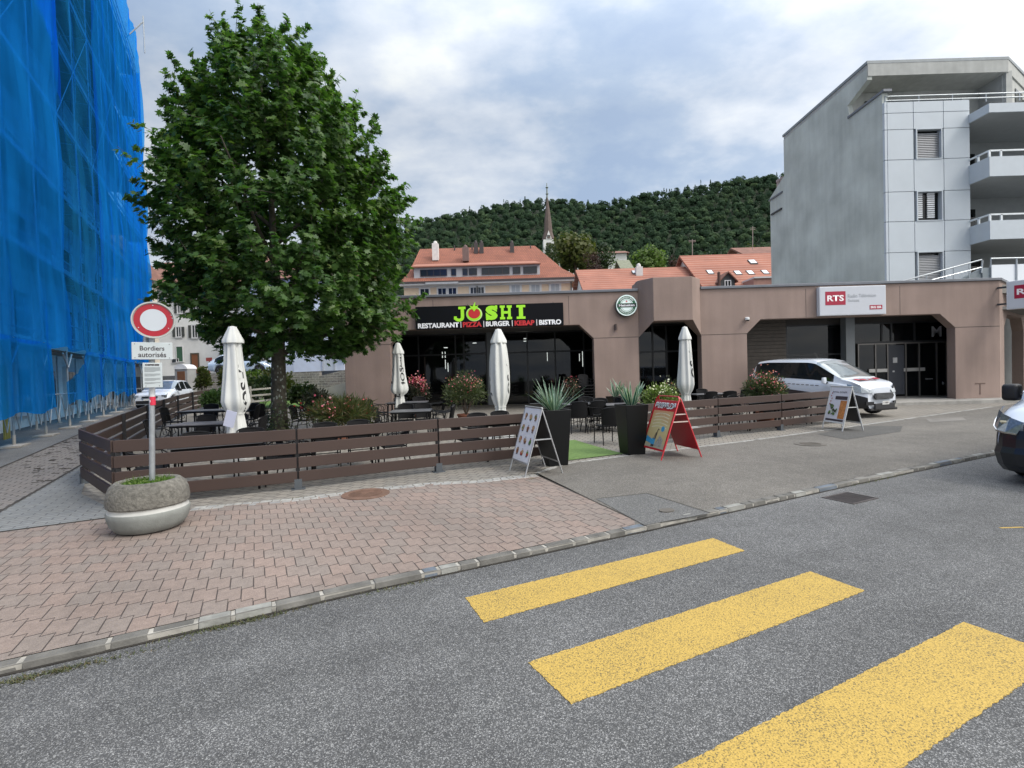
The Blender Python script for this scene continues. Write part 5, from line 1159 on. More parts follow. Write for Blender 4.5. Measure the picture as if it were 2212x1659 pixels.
# ------------------------------------------------------------------ wooden-slat fences
SLAT = mat('brown_fence_slat', (.050,.030,.024), .55, var=.06, scale=2, stain=.10, bump=.1, bscale=30); POST = mat('dark_fence_post', (.012,.012,.014), .5); FOOT = mat('grey_post_foot', (.07,.08,.09), .6)
def fence(name_lab, pts, h=.935, th=.035, ends=True, foot=True, skip_last=False):
    t = thing('slat_fence', name_lab, 'fence', (pts[0][0], pts[0][1], 0)); o = Vector((pts[0][0], pts[0][1], 0)); P = [Vector((p[0], p[1], T(p[0], p[1])))-o for p in pts]
    for i, p in enumerate(P):
        if skip_last and i == len(P)-1: continue
        b = MB(); d = (P[min(i+1, len(P)-1)]-P[max(i-1, 0)]); rz = math.atan2(d.y, d.x); M = Matrix.Translation(p) @ Matrix.Rotation(rz, 4, 'Z')
        b.bx(-.03, .03, .02, .085, .0, h+.015, 0, M)
        if foot: b.bx(-.055, .055, -.02, .10, .0, .16, 1, M); b.bx(-.10, .10, -.05, .12, .0, .012, 1, M)
        b.build('post', [POST, FOOT], t)
    for a, b_ in zip(P[:-1], P[1:]):
        d = (b_-a).normalized(); b = MB(); sh = .166; gp = (h-.115-4*sh)/3
        for k in range(4):
            z = .115+k*(sh+gp)+sh/2; b.bar(a+d*.012+Vector((0,0,z)), b_-d*.012+Vector((0,0,z)), th, sh)
        b.build('slat_panel', SLAT, t, bevel=.005, seg=1)
    return t
HF = .985
def gt(x, y, h=HF-.05): v = G(x, y, h); return (v.x, v.y)
c1, c0 = gt(241.6, 952), gt(171.2, 927)
pf = [gt(639.8, 926.9), gt(945, 905.2), gt(1187.8, 889.6)]
dirf = (Vector(pf[1])-Vector(pf[0])).normalized(); pf = [c1]+pf
fence('long front brown slat fence between the concrete planter and the menu board', pf)
fence('short brown slat fence panel closing the corner of the terrace beside the concrete planter', [c0, c1], ends=False)
back = [(c0[0]-1.54*k_+(.10*max(0, k_-3)**2), c0[1]+2.88*k_) for k_ in (1, 2, 3, 4, 5, 6.4)]
# the rising fence along the lane: depth from the sight line with the ground's own rise
fence('brown slat fence running back along the lane behind the road sign', back[::-1]+[c0], foot=False, skip_last=True)
fr = [gt(1391, 873.2), gt(1549.8, 860.9), gt(1687, 852.2), gt(1805.7, 843)]
fence('brown slat fence between the red board and the parked van', fr)
# ------------------------------------------------------------------ tables, chairs
CHM = mat('black_wicker', (.007,.007,.008), .8, var=.15, scale=60, bump=.4, bscale=90, spec=.25); CHF = mat('black_chair_tube', (.008,.008,.009), .45, spec=.3)
TT = mat('grey_table_top', (.105,.11,.12), .35, var=.08, scale=5); TTS = mat('slatted_table_top', (.12,.12,.13), .4, var=.1)
def chair0():
    t = thing('terrace_chair', 'c', 'chair', (0, -30, 0))
    for sx in (-1, 1):
        b = MB(); b.tube([(sx*.23, -.22, 0), (sx*.225, -.21, .42), (sx*.25, -.21, .60), (sx*.26, -.12, .665), (sx*.255, .10, .67), (sx*.235, .22, .70)], .0125, 6); b.build('leg', CHF, t, True)
        b = MB(); b.tube([(sx*.22, .30, 0), (sx*.20, .20, .42), (sx*.215, .27, .80)], .0125, 6); b.build('leg', CHF, t, True)
        b = MB(); b.tube([(sx*.25, -.12, .655), (sx*.25, -.16, .52), (sx*.25, -.05, .46), (sx*.25, .08, .50), (sx*.25, .10, .66)], .008, 5); b.build('armrest', CHF, t, True)
    b = MB(); b.bx(-.22, .22, -.22, .20, .405, .43); b.build('seat', CHM, t, bevel=.012)
    b = MB(); n_ = 8; vs = []
    for j in range(5):
        z = .44+j*.10; yb_ = .205+(z-.42)*.19
        for i in range(n_+1):
            u = -1+2*i/n_; vs.append((u*.205*(1 if j < 4 else .9), yb_+.05*(1-u*u)*.9, z+(.02*(1-u*u) if j == 4 else 0)))
    fs = [(j*(n_+1)+i, j*(n_+1)+i+1, (j+1)*(n_+1)+i+1, (j+1)*(n_+1)+i) for j in range(4) for i in range(n_)]
    off_ = len(vs); vs2 = [(x, y+.014, z) for x, y, z in vs]; b.add(vs+vs2, fs+[tuple(off_+i for i in f[::-1]) for f in fs]); b.build('backrest', CHM, t, True)
    b = MB(); b.tube([(-.215, .27, .80)]+[(.215*math.sin(a), .275+.05*math.cos(a), .80+.055*math.cos(a)) for a in np.linspace(-1.3, 1.3, 9)]+[(.215, .27, .80)], .013, 6)
    c_ = MB(); c_.tube([(-.225, -.21, .33), (.22, .25, .27)], .008, 5); c_.tube([(.225, -.21, .33), (-.22, .25, .27)], .008, 5); c_.build('stretcher', CHF, t, True)
    b.build('back_frame', CHF, t, True); return t
CH0 = chair0(); ch_used = [False]
def chair(p, rz, label, group='black woven chairs on the terrace', dz=0):
    loc = (p[0], p[1], T(p[0], p[1])+.004+dz)
    if not ch_used[0]:
        ch_used[0] = True; CH0.location = loc; CH0.rotation_euler = (0, 0, rz); tag(CH0, label, group=group); return CH0
    return dup(CH0, loc, rz, label, group)
def table(p, rz, L_, W_, label, slat=False):
    t = thing('terrace_table', label, 'table', (p[0], p[1], T(p[0], p[1])), rz, 'terrace tables'); b = MB()
    if slat:
        n_ = 7
        for i in range(n_): y0 = -W_/2+i*W_/n_; b.bx(-L_/2, L_/2, y0+.004, y0+W_/n_-.004, .725, .745)
        b.build('table_top', TTS, t)
    else: b.bx(-L_/2, L_/2, -W_/2, W_/2, .72, .745); b.build('table_top', TT, t, bevel=.01, seg=1)
    b = MB(); b.bx(-L_/2+.05, L_/2-.05, -W_/2+.04, -W_/2+.06, .68, .72); b.bx(-L_/2+.05, L_/2-.05, W_/2-.06, W_/2-.04, .68, .72); b.build('apron', CHF, t)
    for sx in (-1, 1):
        for sy in (-1, 1): b = MB(); b.tube([(sx*(L_/2-.09), sy*(W_/2-.07), .72), (sx*(L_/2-.07), sy*(W_/2-.05), 0)], .02, 6); b.build('leg', CHF, t, True)
    return t
def gp(x, y, h=.0): v = G(x, y, h); return Vector((v.x, v.y))
RZ = math.atan2(.434, .9)
def behind(px, d):                # place behind the front fence line, seen at photo column px
    r = ray(px, 900); a = Vector(pf[1]); n_ = Vector((-.434, .901)); t_ = (n_.dot(a)+d)/(n_.dot(Vector((r.x, r.y)))); return Vector((r.x*t_, r.y*t_))
def tset(px, py, desc, rz=RZ, L_=1.2, W_=.75, slat=False, sides='lrLR', jit=.08):
    p = gp(px, py, .745) if py > 50 else behind(px, py); table(p, rz, L_, W_, desc[0], slat); u = Vector((math.cos(rz), math.sin(rz))); v = Vector((-u.y, u.x))
    spots = {'l': (-L_*.25, -W_/2-.22, math.pi, 'street side, scaffold end'), 'r': (L_*.27, -W_/2-.22, math.pi, 'street side, van end'), 'L': (-L_*.25, W_/2+.22, 0, 'restaurant side, scaffold end'), 'R': (L_*.27, W_/2+.22, 0, 'restaurant side, van end'),
             'a': (-L_/2-.25, 0, math.pi/2, 'end facing the scaffold'), 'b': (L_/2+.25, 0, -math.pi/2, 'end facing the van')}
    for s_ in sides:
        a, b_, r_, w_ = spots[s_]; q = p+u*(a+random.uniform(-jit, jit))+v*(b_+random.uniform(-jit, jit))
        chair(q, rz+r_+random.uniform(-.18, .18), 'black chair at the '+w_+' of '+desc[1])
tset(450, 913, ('grey slatted table beside the parasol with the paper sleeve', 'the slatted table by the road sign'), rz=.12, L_=1.35, W_=.8, slat=True, sides='abLR')
tset(458, 885, ('dark table behind the slatted one near the lane fence', 'the dark table near the lane fence'), rz=.12, L_=1.5, W_=.85, sides='abLR')
tset(470, .72, ('shiny grey table just behind the front fence below the sleeved parasol', 'the shiny table below the sleeved parasol'), slat=True, sides='abLR', L_=1.25)
tset(742, .9, ('low dark table behind the front fence below the red flowers', 'the table below the red flowers'), slat=True, sides='abLR')
tset(888, 886, ('grey table beside the black lettered middle parasol', 'the grey table beside the lettered parasol'), rz=.1, L_=1.05, W_=.85, sides='aabLRb', jit=.14)
tset(880, 868, ('dark table nearest the restaurant window by pink flowers', 'the table by the pink flowers'), rz=.05, L_=1.3, sides='LRab')
tset(1085, .8, ('pale glossy table behind the fence under the central parasol', 'the glossy table under the central parasol'), slat=True, sides='abLR', L_=1.1)
tset(1252, 871, ('dark table between the restaurant door and the spiky plant', 'the table by the restaurant door'), rz=.1, L_=1.0, sides='lrLRb', jit=.12)
tset(1338, 872, ('small dark table by the brown pillar behind the planter by the red board', 'the small table by the brown pillar'), rz=.05, L_=.9, sides='aaLb', jit=.1)
tset(1533, 850, ('grey table between the van and the parasol behind the red board', 'the table between van and parasol'), rz=.1, L_=1.25, sides='bRlr', jit=.12)
tset(1625, .95, ('low grey table behind the fence beside the oleander', 'the low table beside the oleander'), sides='abLR', L_=1.15)
tset(1752, 1.0, ('slatted table behind the fence end nearest the van', 'the slatted table near the van'), slat=True, sides='abL', L_=1.1)
chair(gp(1312, 958), R_(193), 'single black woven chair seen from behind beside the green mat')
for i in range(6): chair(gp(1268, 888), R_(20), 'black woven chair in the tall stack against the brown pillar', 'chairs stacked by the brown pillar', dz=i*.115)
for (x, y, r_, w_) in ((560, 905, 200, 'between the sleeved parasol and the maple'), (655, 915, 90, 'between the maple trunk and the flower bed'), (572, 902, 150, 'close beside the maple trunk')): chair(gp(x, y+25), R_(r_), 'black woven chair standing '+w_)
# ------------------------------------------------------------------ closed parasols
CAN = mat('offwhite_canvas', (.60,.61,.585), .85, var=.04, scale=3, stain=.05); CANG = mat('parasol_print', (.015,.015,.017), .7); POLE = mat('parasol_pole', (.30,.31,.31), .4, metal=.5)
def parasol(px, ptop, d, r, zbot, lab, glyph, seed, shape=(.74,.80,.86,.92,1.0,.98,.78,.60), sag=.3):
    a = D(px, ptop, d); zt_ = a.z; g0 = T(a.x, d); rs = random.Random(seed); t = thing('parasol', lab, 'parasol', (a.x, d, g0), 0, 'closed parasols'); zt_ -= g0; zb_ = zbot-g0
    b = MB(); b.tube([(0,0,.05), (0,0,zt_-.1)], .024, 8); b.build('pole', POLE, t, True)
    b = MB(); b.bx(-.32, .32, -.32, .32, 0, .07); b.lathe([(.05,.07),(.05,.3),(.035,.32)], 10); b.build('base', CONC, t, bevel=.01)
    zs = [zt_, zt_-.02, zt_-.05, zt_-.30, zt_-.36, zt_-.37]; rr = [.0, r*.38, r*.42, r*.98, r*1.0, r*.78]
    ph = [rs.uniform(0, 6.28) for _ in range(6)]
    def fold(amp): 
        def f(k, an): return 1+amp*(.6*math.cos(8*an+ph[0])+.45*math.cos(5*an+ph[1]+k*.10)+.3*math.cos(11*an+ph[2]))
        return f
    b = MB(); b.lathe(list(zip(rr, zs))[::-1], 48, fold=lambda k, an: 1+(.05*math.cos(8*an) if k < 4 else 0)); b.build('cap', CAN, t, True, split=60)
    prof = []; n_ = 22; ztie = zb_+(zt_-zb_)*.20
    for k in range(n_+1):
        u = k/n_; z = (zt_-.34)+(zb_-(zt_-.34))*u
        if z > ztie: v = ((zt_-.34)-z)/((zt_-.34)-ztie); w_ = r*float(np.interp(v, [0,.12,.3,.5,.72,.85,.94,1], shape))
        else: v = (ztie-z)/(ztie-zb_); w_ = r*(.62+.30*v)
        prof.append((w_, z))
    amps = [.13]*(n_+1); b = MB(); b.lathe(prof[::-1], 64, fold=fold(.16)); o = b.build('canopy', CAN, t, True, split=180)
    b = MB(); b.lathe([(r*.70, ztie-.02), (r*.72, ztie+.02)], 32, fold=fold(.13)); b.build('tie', CAN, t, True)
    def wrapf(z0, x0, rot):
        def f(x, y):
            X, Y = (x, y) if not rot else (-y, x); z = z0+Y; k = min(n_, max(0, ((zt_-.34)-z)/((zt_-.34)-zb_)*n_)); rr_ = np.interp(k, range(n_+1), [p_[0] for p_ in prof])
            an = -math.pi/2+x0+X/rr_; return (1.0*math.cos(an)*rr_*(fold(.16)(n_-k, an)+.015), math.sin(an)*rr_*(fold(.16)(n_-k, an)+.015), z)
        return f
    if glyph:
        for (s_, wd, ht_, z0, x0, rot) in glyph: text(s_, wd, CANG, t, None, .03, ht_, name='lettering', wrap=wrapf(z0, x0, rot))
    return t
parasol(502, 704, 10.5, .208, .62, 'closed white parasol with a paper sleeve clipped to it behind the road sign', [('JOSHI', 1.0, .15, 1.5, 1.45, True)], 3, shape=(.72,.74,.82,.95,1.12,1.22,.98,.60))
parasol(859, 740, 16.0, .185, .75, 'closed white parasol with a bold printed H near the flowers and brown wall', [('H', .16, .17, .95, -.1, False), ('JOSHI', .9, .2, 1.75, .95, True), ('JOSHI', .8, .16, 1.75, -1.35, True)], 5, shape=(.8,.85,.9,1.0,1.2,1.35,1.3,.75))
parasol(1076, 710, 12.6, .198, .42, 'closed white parasol in front of the restaurant door, tallest in the middle', [('JOSHI', 1.0, .17, 1.5, 1.25, True), ('JOSHI', .8, .13, 1.5, -1.35, True)], 9, shape=(.82,.98,1.12,1.2,1.2,1.1,.86,.66))
parasol(1479, 705, 13.6, .17, .60, 'closed white parasol behind the red advertising board', [('JOSHI', 1.0, .16, 1.75, .85, True)], 14, shape=(.78,.86,.95,1.05,1.2,1.26,1.0,.72))
a = D(497, 905, 10.22); mb = MB(); mb.bx(-.10, .10, -.004, .004, -.17, .17); o = mb.build('paper_sleeve', mat('pale_lilac_paper', (.62,.64,.78), .3, var=0), loc=a); o.rotation_euler = (R_(8), R_(18), R_(10)); tag(o, 'small lilac paper sheet in a sleeve clipped to the parasol behind the road sign', 'paper')
# ------------------------------------------------------------------ spiky and flowering plants
def leafblade(P, d, up, L_, w_, n=5, droop=.3, fold_=.0):
    side = d.cross(up).normalized() if d.cross(up).length > .01 else Vector((1, 0, 0)); out = []; prev = None
    for i in range(n+1):
        u = i/n; c = P+d*(L_*u)+Vector((0, 0, -droop*L_*u*u)); w2 = w_*(1-u**2.2)*(.75+.5*min(1, u*3)) * .5+.0006
        cur = (c-side*w2, c+side*w2)
        if prev: out.append([prev[0], prev[1], cur[1], cur[0]])
        prev = cur
    return out
AGV = leafmat('variegated_blade_edges', (.34,.42,.33), (.42,.50,.42), (.50,.56,.48), .15, .45); AGC = leafmat('blade_green_centre', (.015,.085,.055), (.03,.13,.08), (.05,.17,.10), .1, .4)
POTB = mat('black_tall_planter', (.004,.0045,.005), .4, var=.05, spec=.3); SOIL = mat('soil', (.03,.02,.013), .95)
def agave(px, ybot, ytop, d, wpot, lab, n, seed, Lb, wb, spread, plab, catp='planter'):
    rs = random.Random(seed); a = G(px, ybot); zt_ = D(px, ytop, a.y).z-a.z if d is None else d
    t = thing('tall_planter', plab, catp, a, RZ*.6); w2 = wpot/2; wb2 = w2*.74; b = MB()
    vs = [(-wb2,-wb2,0),(wb2,-wb2,0),(wb2,wb2,0),(-wb2,wb2,0),(-w2,-w2,zt_),(w2,-w2,zt_),(w2,w2,zt_),(-w2,w2,zt_),(-w2*.86,-w2*.86,zt_),(w2*.86,-w2*.86,zt_),(w2*.86,w2*.86,zt_),(-w2*.86,w2*.86,zt_),(-w2*.84,-w2*.84,zt_-.06),(w2*.84,-w2*.84,zt_-.06),(w2*.84,w2*.84,zt_-.06),(-w2*.84,w2*.84,zt_-.06)]
    b.add(vs, [(3,2,1,0),(0,1,5,4),(1,2,6,5),(2,3,7,6),(3,0,4,7),(4,5,9,8),(5,6,10,9),(6,7,11,10),(7,4,8,11),(8,9,13,12),(9,10,14,13),(10,11,15,14),(11,8,12,15)]); b.build('pot', POTB, t, bevel=.006, seg=1)
    b = MB(); b.bx(-w2*.84, w2*.84, -w2*.84, w2*.84, zt_-.08, zt_-.055); b.build('soil', SOIL, t)
    pl_ = thing('spiky_plant', lab, 'plant', (a.x, a.y, a.z+zt_-.055)); E_, C_, te, tc_ = [], [], [], []
    for i in range(n):
        an = rs.uniform(0, 6.283); tilt = rs.uniform(.08, spread)**.9; d_ = Vector((math.cos(an)*math.sin(tilt), math.sin(an)*math.sin(tilt), math.cos(tilt))); L_ = Lb*rs.uniform(.65, 1.05); P = Vector((math.cos(an)*.05, math.sin(an)*.05, 0)); dr_ = rs.uniform(.0, .22)
        up = Vector((-math.sin(an)*0+rs.uniform(-.4, .4), rs.uniform(-.4, .4), 1)); 
        for q in leafblade(P, d_, up, L_, wb, 6, dr_): E_ += q; te.append(rs.random())
        for q in leafblade(P+d_.cross(up).normalized().cross(d_)*.0015, d_, up, L_*.96, wb*.55, 6, dr_): C_ += q; tc_.append(rs.random())
        # centre stripe visible from both sides
        for q in leafblade(P-d_.cross(up).normalized().cross(d_)*.0015, d_, up, L_*.96, wb*.55, 6, dr_): C_ += q; tc_.append(rs.random())
    soup('blade_edges', [tuple(v) for v in E_], 4, AGV, pl_, te); soup('blades', [tuple(v) for v in C_], 4, AGC, pl_, tc_)
agave(1199, 1003, 884, None, .50, 'spiky variegated agave-like plant with long thin blades in the planter beside the menu board', 58, 5, .74, .026, .95, 'tall tapered black planter between the menu board and the green mat')
agave(1366, 980, 873, None, .50, 'spiky variegated plant with broad blades in the planter beside the red board', 34, 8, .66, .055, .6, 'tall tapered black planter between the green mat and the red board')
agave(1331, 893, 856, None, .55, 'spiky variegated plant in front of the brown pillar', 30, 21, .75, .07, .7, 'black planter against the brown pillar behind the planter by the red board')
TERRA = mat('terracotta', (.22,.085,.05), .85, var=.12, scale=15)
def bush(name, lab, base, H, Rx, mt, n, ls, lw, seed, fl=None, nfl=0, z0=.18, pot=None, potlab=None, fs_=.03, ftop=True, up=.5, cat='shrub', stems=10):
    rs = np.random.default_rng(seed); ph = 0
    if pot:
        b = MB(); b.lathe([(pot*.72, 0), (pot*.98, pot*1.15), (pot*1.06, pot*1.15), (pot*1.06, pot*1.3), (pot*.94, pot*1.3), (pot*.9, pot*1.15), (0, pot*1.12)], 20); ph = pot*1.15
        tag(b.build('plant_pot', TERRA, loc=base, smooth=True), potlab, 'pot')
    t = thing(name, lab, cat, (base[0], base[1], base[2]+ph)); H = H-ph
    b = MB(); rr = random.Random(seed)
    for i in range(stems):
        an = rr.uniform(0, 6.28); b.tube([(0,0,-.02), (math.cos(an)*Rx*.3, math.sin(an)*Rx*.3, H*.4), (math.cos(an)*Rx*.62, math.sin(an)*Rx*.62, H*.78)], [.012,.009,.004], 5)
    b.build('stems', BARK, t)
    lumps = 26; lc = rand_dirs(lumps); lc[:, 2] = np.abs(lc[:, 2])*1.1-.25; lc = lc*np.array([Rx*.62, Rx*.62, H*.40])*rs.uniform(.5, 1, (lumps, 1))+np.array([0, 0, H*.52])
    li = rs.integers(0, lumps, n); d = rs.normal(size=(n, 3)); d /= np.linalg.norm(d, axis=1, keepdims=True); R0 = min(Rx, H*.6)*.42
    C = lc[li]+d*R0*rs.uniform(.1, 1, (n, 1)); C[:, 2] = np.clip(C[:, 2], .0, H)
    dirv = d*.8+np.array([0, 0, up])+rs.normal(0, .3, (n, 3)); dirv /= np.linalg.norm(dirv, axis=1, keepdims=True)
    sd = np.cross(dirv, rs.normal(size=(n, 3))); sd /= np.linalg.norm(sd, axis=1, keepdims=True); Ls = ls*rs.uniform(.6, 1.2, (n, 1)); W = lw*.5
    V = np.stack([C, C+dirv*Ls*.45+sd*W, C+dirv*Ls+np.array([0, 0, -1])*Ls*.12, C+dirv*Ls*.45-sd*W], 1).reshape(-1, 3)
    soup('foliage', V, 4, mt, t, np.clip(rs.normal(.45, .22, n), 0, 1))
    if fl is not None:
        k_ = rs.integers(0, lumps, nfl); hot = lc[lc[:, 2] > H*.5] if ftop else lc; C = hot[rs.integers(0, min(7, len(hot)), nfl)]+rs.normal(0, R0*.42, (nfl, 3))+np.array([0, -.12*Rx, R0*.55]); Nn = rand_dirs(nfl); Nn[:, 1] = -np.abs(Nn[:, 1])
        soup('blossoms', quads(C, Nn, rs.uniform(.6, 1.2, nfl)*fs_), 4, fl, t, rs.random(nfl))
    return t
OLE = leafmat('oleander_leaves', (.030,.045,.018), (.055,.075,.030), (.12,.13,.055), .2, .45); OLD = leafmat('dark_bush_leaves', (.018,.022,.014), (.03,.038,.02), (.065,.06,.04), .2, .5)
GRS = leafmat('reddish_strap_leaves', (.035,.06,.018), (.065,.082,.028), (.17,.085,.045), .25, .5); YGR = leafmat('yellow_green_leaves', (.07,.11,.025), (.13,.18,.05), (.24,.28,.10), .3, .5)
PKF = leafmat('pink_blossoms', (.45,.03,.10), (.60,.16,.22), (.72,.45,.45), .3, .6); WHF = leafmat('cream_blossoms', (.6,.6,.45), (.7,.68,.5), (.75,.75,.65), .3, .6); RDF = leafmat('red_blossoms', (.50,.012,.02), (.55,.03,.06), (.6,.10,.14), .3, .6)
def gb(x, y): v = G(x, y); return (v.x, v.y, v.z)
def wpx(n, base): return n*base[1]/FOC
B = gb(1006, 905); B = (B[0], min(B[1], 16.5), B[2]); B = (D(1006, 880, 15.8).x, 15.8, T(D(1006,880,15.8).x, 15.8))
bush('oleander', 'large round oleander with pink blossoms before the restaurant window', B, 1.66, .90, OLE, 6200, .13, .02, 31, PKF, 150, pot=.27, potlab='terracotta pot under the large round oleander', fs_=.03)
B = D(732, 960, 12.2); B = (B.x, 12.2, T(B.x, 12.2)); bush('daylily_clump', 'broad clump of reddish green strap leaves behind the front fence', B, 1.15, .98, GRS, 4200, .24, .022, 33, PKF, 110, fs_=.032, up=.55, cat='plant', pot=.3, potlab='terracotta pot hidden below the strap-leaved clump')
B = D(775, 960, 12.6); B = (B.x, 12.6, T(B.x, 12.6)); bush('daylily_clump', 'smaller tawny strap-leaved clump between the broad one and the tables', B, 1.12, .55, GRS, 1500, .30, .02, 36, RDF, 26, up=.9, cat='plant', fs_=.035)
B = D(688, 960, 13.2); B = (B.x, 13.2, T(B.x, 13.2)); bush('flowering_shrub', 'dark purple leaved shrub with crimson blossoms beside the maple trunk', B, 1.55, .55, OLD, 2300, .12, .035, 34, RDF, 130, fs_=.035, ftop=False)
B = D(905, 860, 18.6); B = (B.x, 18.6, T(B.x, 18.6)); bush('flowering_shrub', 'pale pink flowering shrub behind the lettered parasol', B, 1.5, .55, OLD, 1500, .11, .03, 35, PKF, 420, fs_=.035, ftop=False, pot=.25, potlab='terracotta pot under the pale pink shrub')
B = D(1231, 860, 17.6); B = (B.x, 17.6, T(B.x, 17.6)); bush('flowering_shrub', 'thin dark shrub with pink buds behind the spiky plant by the menu board', B, 1.45, .5, OLD, 700, .11, .02, 37, PKF, 60, fs_=.028, pot=.25, potlab='terracotta pot by the restaurant door')
B = D(1426, 880, 13.3); B = (B.x, 13.3, T(B.x, 13.3)); bush('flowering_shrub', 'yellow green shrub with cream blossoms behind the red advertising board', B, 1.3, .62, YGR, 2000, .13, .035, 38, WHF, 120, fs_=.03, pot=.26, potlab='terracotta pot under the yellow green shrub')
B = D(1450, 870, 15.5); B = (B.x, 15.5, T(B.x, 15.5)); bush('flowering_shrub', 'dark olive shrub beside the parasol behind the red board', B, 1.45, .5, OLD, 1400, .11, .03, 39, PKF, 40, fs_=.028)
B = D(1652, 870, 14.3); B = (B.x, 14.3, T(B.x, 14.3)); bush('oleander', 'dense oleander with red and pink blossoms between the fence and the parked van', B, 1.5, .76, OLE, 5200, .12, .022, 40, PKF, 230, fs_=.028, ftop=True, pot=.28, potlab='terracotta pot under the oleander by the van')
B = D(1675, 870, 14.8); B = (B.x, 14.8, T(B.x, 14.8)); bush('oleander', 'small red flowering oleander against the side of the van', B, 1.35, .45, OLE, 1500, .12, .022, 41, RDF, 90, fs_=.026)
B = D(466, 880, 21.); B = (B.x, 21., T(B.x, 21.)); bush('green_shrub', 'leafy green shrub beside the lane fence and the sleeved parasol', B, 1.1, .75, leafmat('mid_green_leaves', (.03,.055,.018), (.05,.09,.03), (.08,.13,.05), .3, .5), 2400, .14, .09, 42)
for i, (px, Y, H_, Rr, mt_, lab) in enumerate(((565, 24., 1.7, 1.3, DKG, 'dark green hedge bush behind the sleeved parasol'), (598, 25.5, 1.9, 1.2, OLV, 'pale pinkish shrub before the rubble wall beside the trunk'), (655, 24.5, 1.2, .9, DKG, 'low bush between the maple trunk and the shop wall'), (440, 30., 2.3, .5, OLV, 'thin climbing rose before the cream house'), (552, 29., 2.0, 1.0, BRT, 'bright green shrub above the rubble wall'), (492, 31.5, 2.3, .6, OLV, 'olive shrub above the retaining wall'))):
    x = D(px, 850, Y).x; bush('garden_bush', lab, (x, Y, T(x, Y)), H_, Rr, mt_, 1500, .2, .14, 50+i)
GRASS = mat('lawn', (.09,.17,.03), .95, var=.3, scale=6, bump=.6)
sheet('grass', [tuple(G(*q).xy) for q in [(560,884),(745,873),(745,855),(560,862)]], .02, GRASS, 2, kind='stuff')
mb = MB(); 
for k_, (y0, y1) in enumerate(((843,838),(856,851),(869,863))): a, b_ = D(532,y0,19.5), D(600,y1-1,20.2); mb.bar(a, b_, .03, .07)
for px in (540, 592): a = D(px, 862, 19.8); mb.bx(a.x-.03, a.x+.03, 19.78, 19.88, T(a.x, 19.8), a.z+.5)
tag(mb.build('bench_rail', mat('pale_wood', (.42,.40,.34), .8)), 'pale slatted rail near the hedge behind the sleeved parasol', 'rail')
a = G(1284, 905); a = D(1283, 882, 18.9); gn = thing('garden_ornament', 'small beige and rust ornament figure at the foot of the brown pillar', 'ornament', (a.x, 18.9, T(a.x, 18.9)))
mb = MB(); mb.lathe([(.10,0),(.13,.05),(.09,.16),(.11,.26),(.06,.33)], 12); mb.build('body', mat('beige_glaze', (.45,.33,.20), .5, var=.3, scale=20), gn, True); mb = MB(); mb.lathe([(0,.30),(.07,.33),(.085,.40),(.05,.47),(0,.49)], 12); mb.build('head', mat('pale_glaze', (.5,.42,.32), .5), gn, True)
# ------------------------------------------------------------------ advertising boards
def aboard(name, lab, FL, FR, BR, BLf, h, fm, w_over=0):
    fl, fr_, br, bl = [G(*q) for q in (FL, FR, BR, BLf)]
    u = ((fr_-fl)+(br-bl)).xy.normalized(); w_ = (fr_-fl).length*.5+(br-bl).length*.5; c = (fl+fr_+br+bl)/4; v = Vector((-u.y, u.x)); dp = abs(((bl+br)/2-(fl+fr_)/2).xy.dot(v))
    t = thing(name, lab, 'advertising board', (c.x, c.y, c.z), math.atan2(u.y, u.x)); return t, w_, dp
def panel_M(w_, dp, h): L_ = math.hypot(dp/2, h); e2 = Vector((0, dp/2, h))/L_; n_ = Vector((1,0,0)).cross(e2); return L_, Matrix(((1,0,n_.x,0),(0,e2.y,n_.y,-dp/2),(0,e2.z,n_.z,0),(0,0,0,1)))
def flat(b, x0, x1, y0, y1, z, M, mi=0): b.add([(x0,y0,z),(x1,y0,z),(x1,y1,z),(x0,y1,z)], [(0,1,2,3)], mi, M)
def frame_board(t, w_, dp, h, lo, fm, face_mt, back_mt, bw=.03, top=.0):
    L_, M = panel_M(w_, dp, h); Mb = Matrix.Rotation(math.pi, 4, 'Z') @ M; x = w_/2; y0 = L_*lo; y1 = L_-top
    for nm, MM in (('front_frame', M), ('back_frame', Mb)):
        b = MB()
        for sx in (-1, 1): b.bx(sx*x-bw/2*(1+sx), sx*x+bw/2*(1-sx), 0, L_, -.018, .0, 0, MM)
        b.bx(-x+bw, x-bw, y0, y0+bw, -.016, .0, 0, MM); b.bx(-x+bw, x-bw, y1-bw, y1, -.016, .0, 0, MM); b.build(nm, fm, t, bevel=.004, seg=1)
    b = MB(); b.bx(-x+bw, x-bw, y0+bw, y1-bw, -.012, -.003, 0, M); b.build('panel', face_mt, t)
    b = MB(); b.bx(-x+bw, x-bw, y0+bw, y1-bw, -.012, -.003, 0, Mb); b.build('back_panel', back_mt, t)
    for sx in (-1, 1): MB().bar((sx*(x-.012), -dp/2*.47, h*.53), (sx*(x-.012), dp/2*.47, h*.53), .008, .02).build('stay', fm, t)
    return L_, M, y0, y1
PAP = mat('poster_white', (.66,.66,.70), .35, var=.02); DKP = mat('board_back_dark', (.018,.02,.021), .4); INK = mat('poster_ink', (.05,.04,.045), .6, var=0); FD1 = mat('burger_brown', (.20,.085,.05), .6, var=.3, scale=60); FD2 = mat('burger_tan', (.42,.27,.15), .6, var=.3, scale=60); FGR = mat('salad_green', (.10,.18,.05), .6, var=.3, scale=60); FRD = mat('sauce_red', (.35,.05,.03), .6, var=.2, scale=60)
t, w_, dp = aboard('menu_board', 'white menu A-board with twelve small food pictures beside a tall black planter', (1100.8,1016.8), (1136.4,1033), (1213.5,1020.9), (1176,1006.6), 0, ALU)
w_ *= 1.0; h = 1.12; L_, M, y0, y1 = frame_board(t, w_, dp, h, .17, ALU, PAP, DKP)
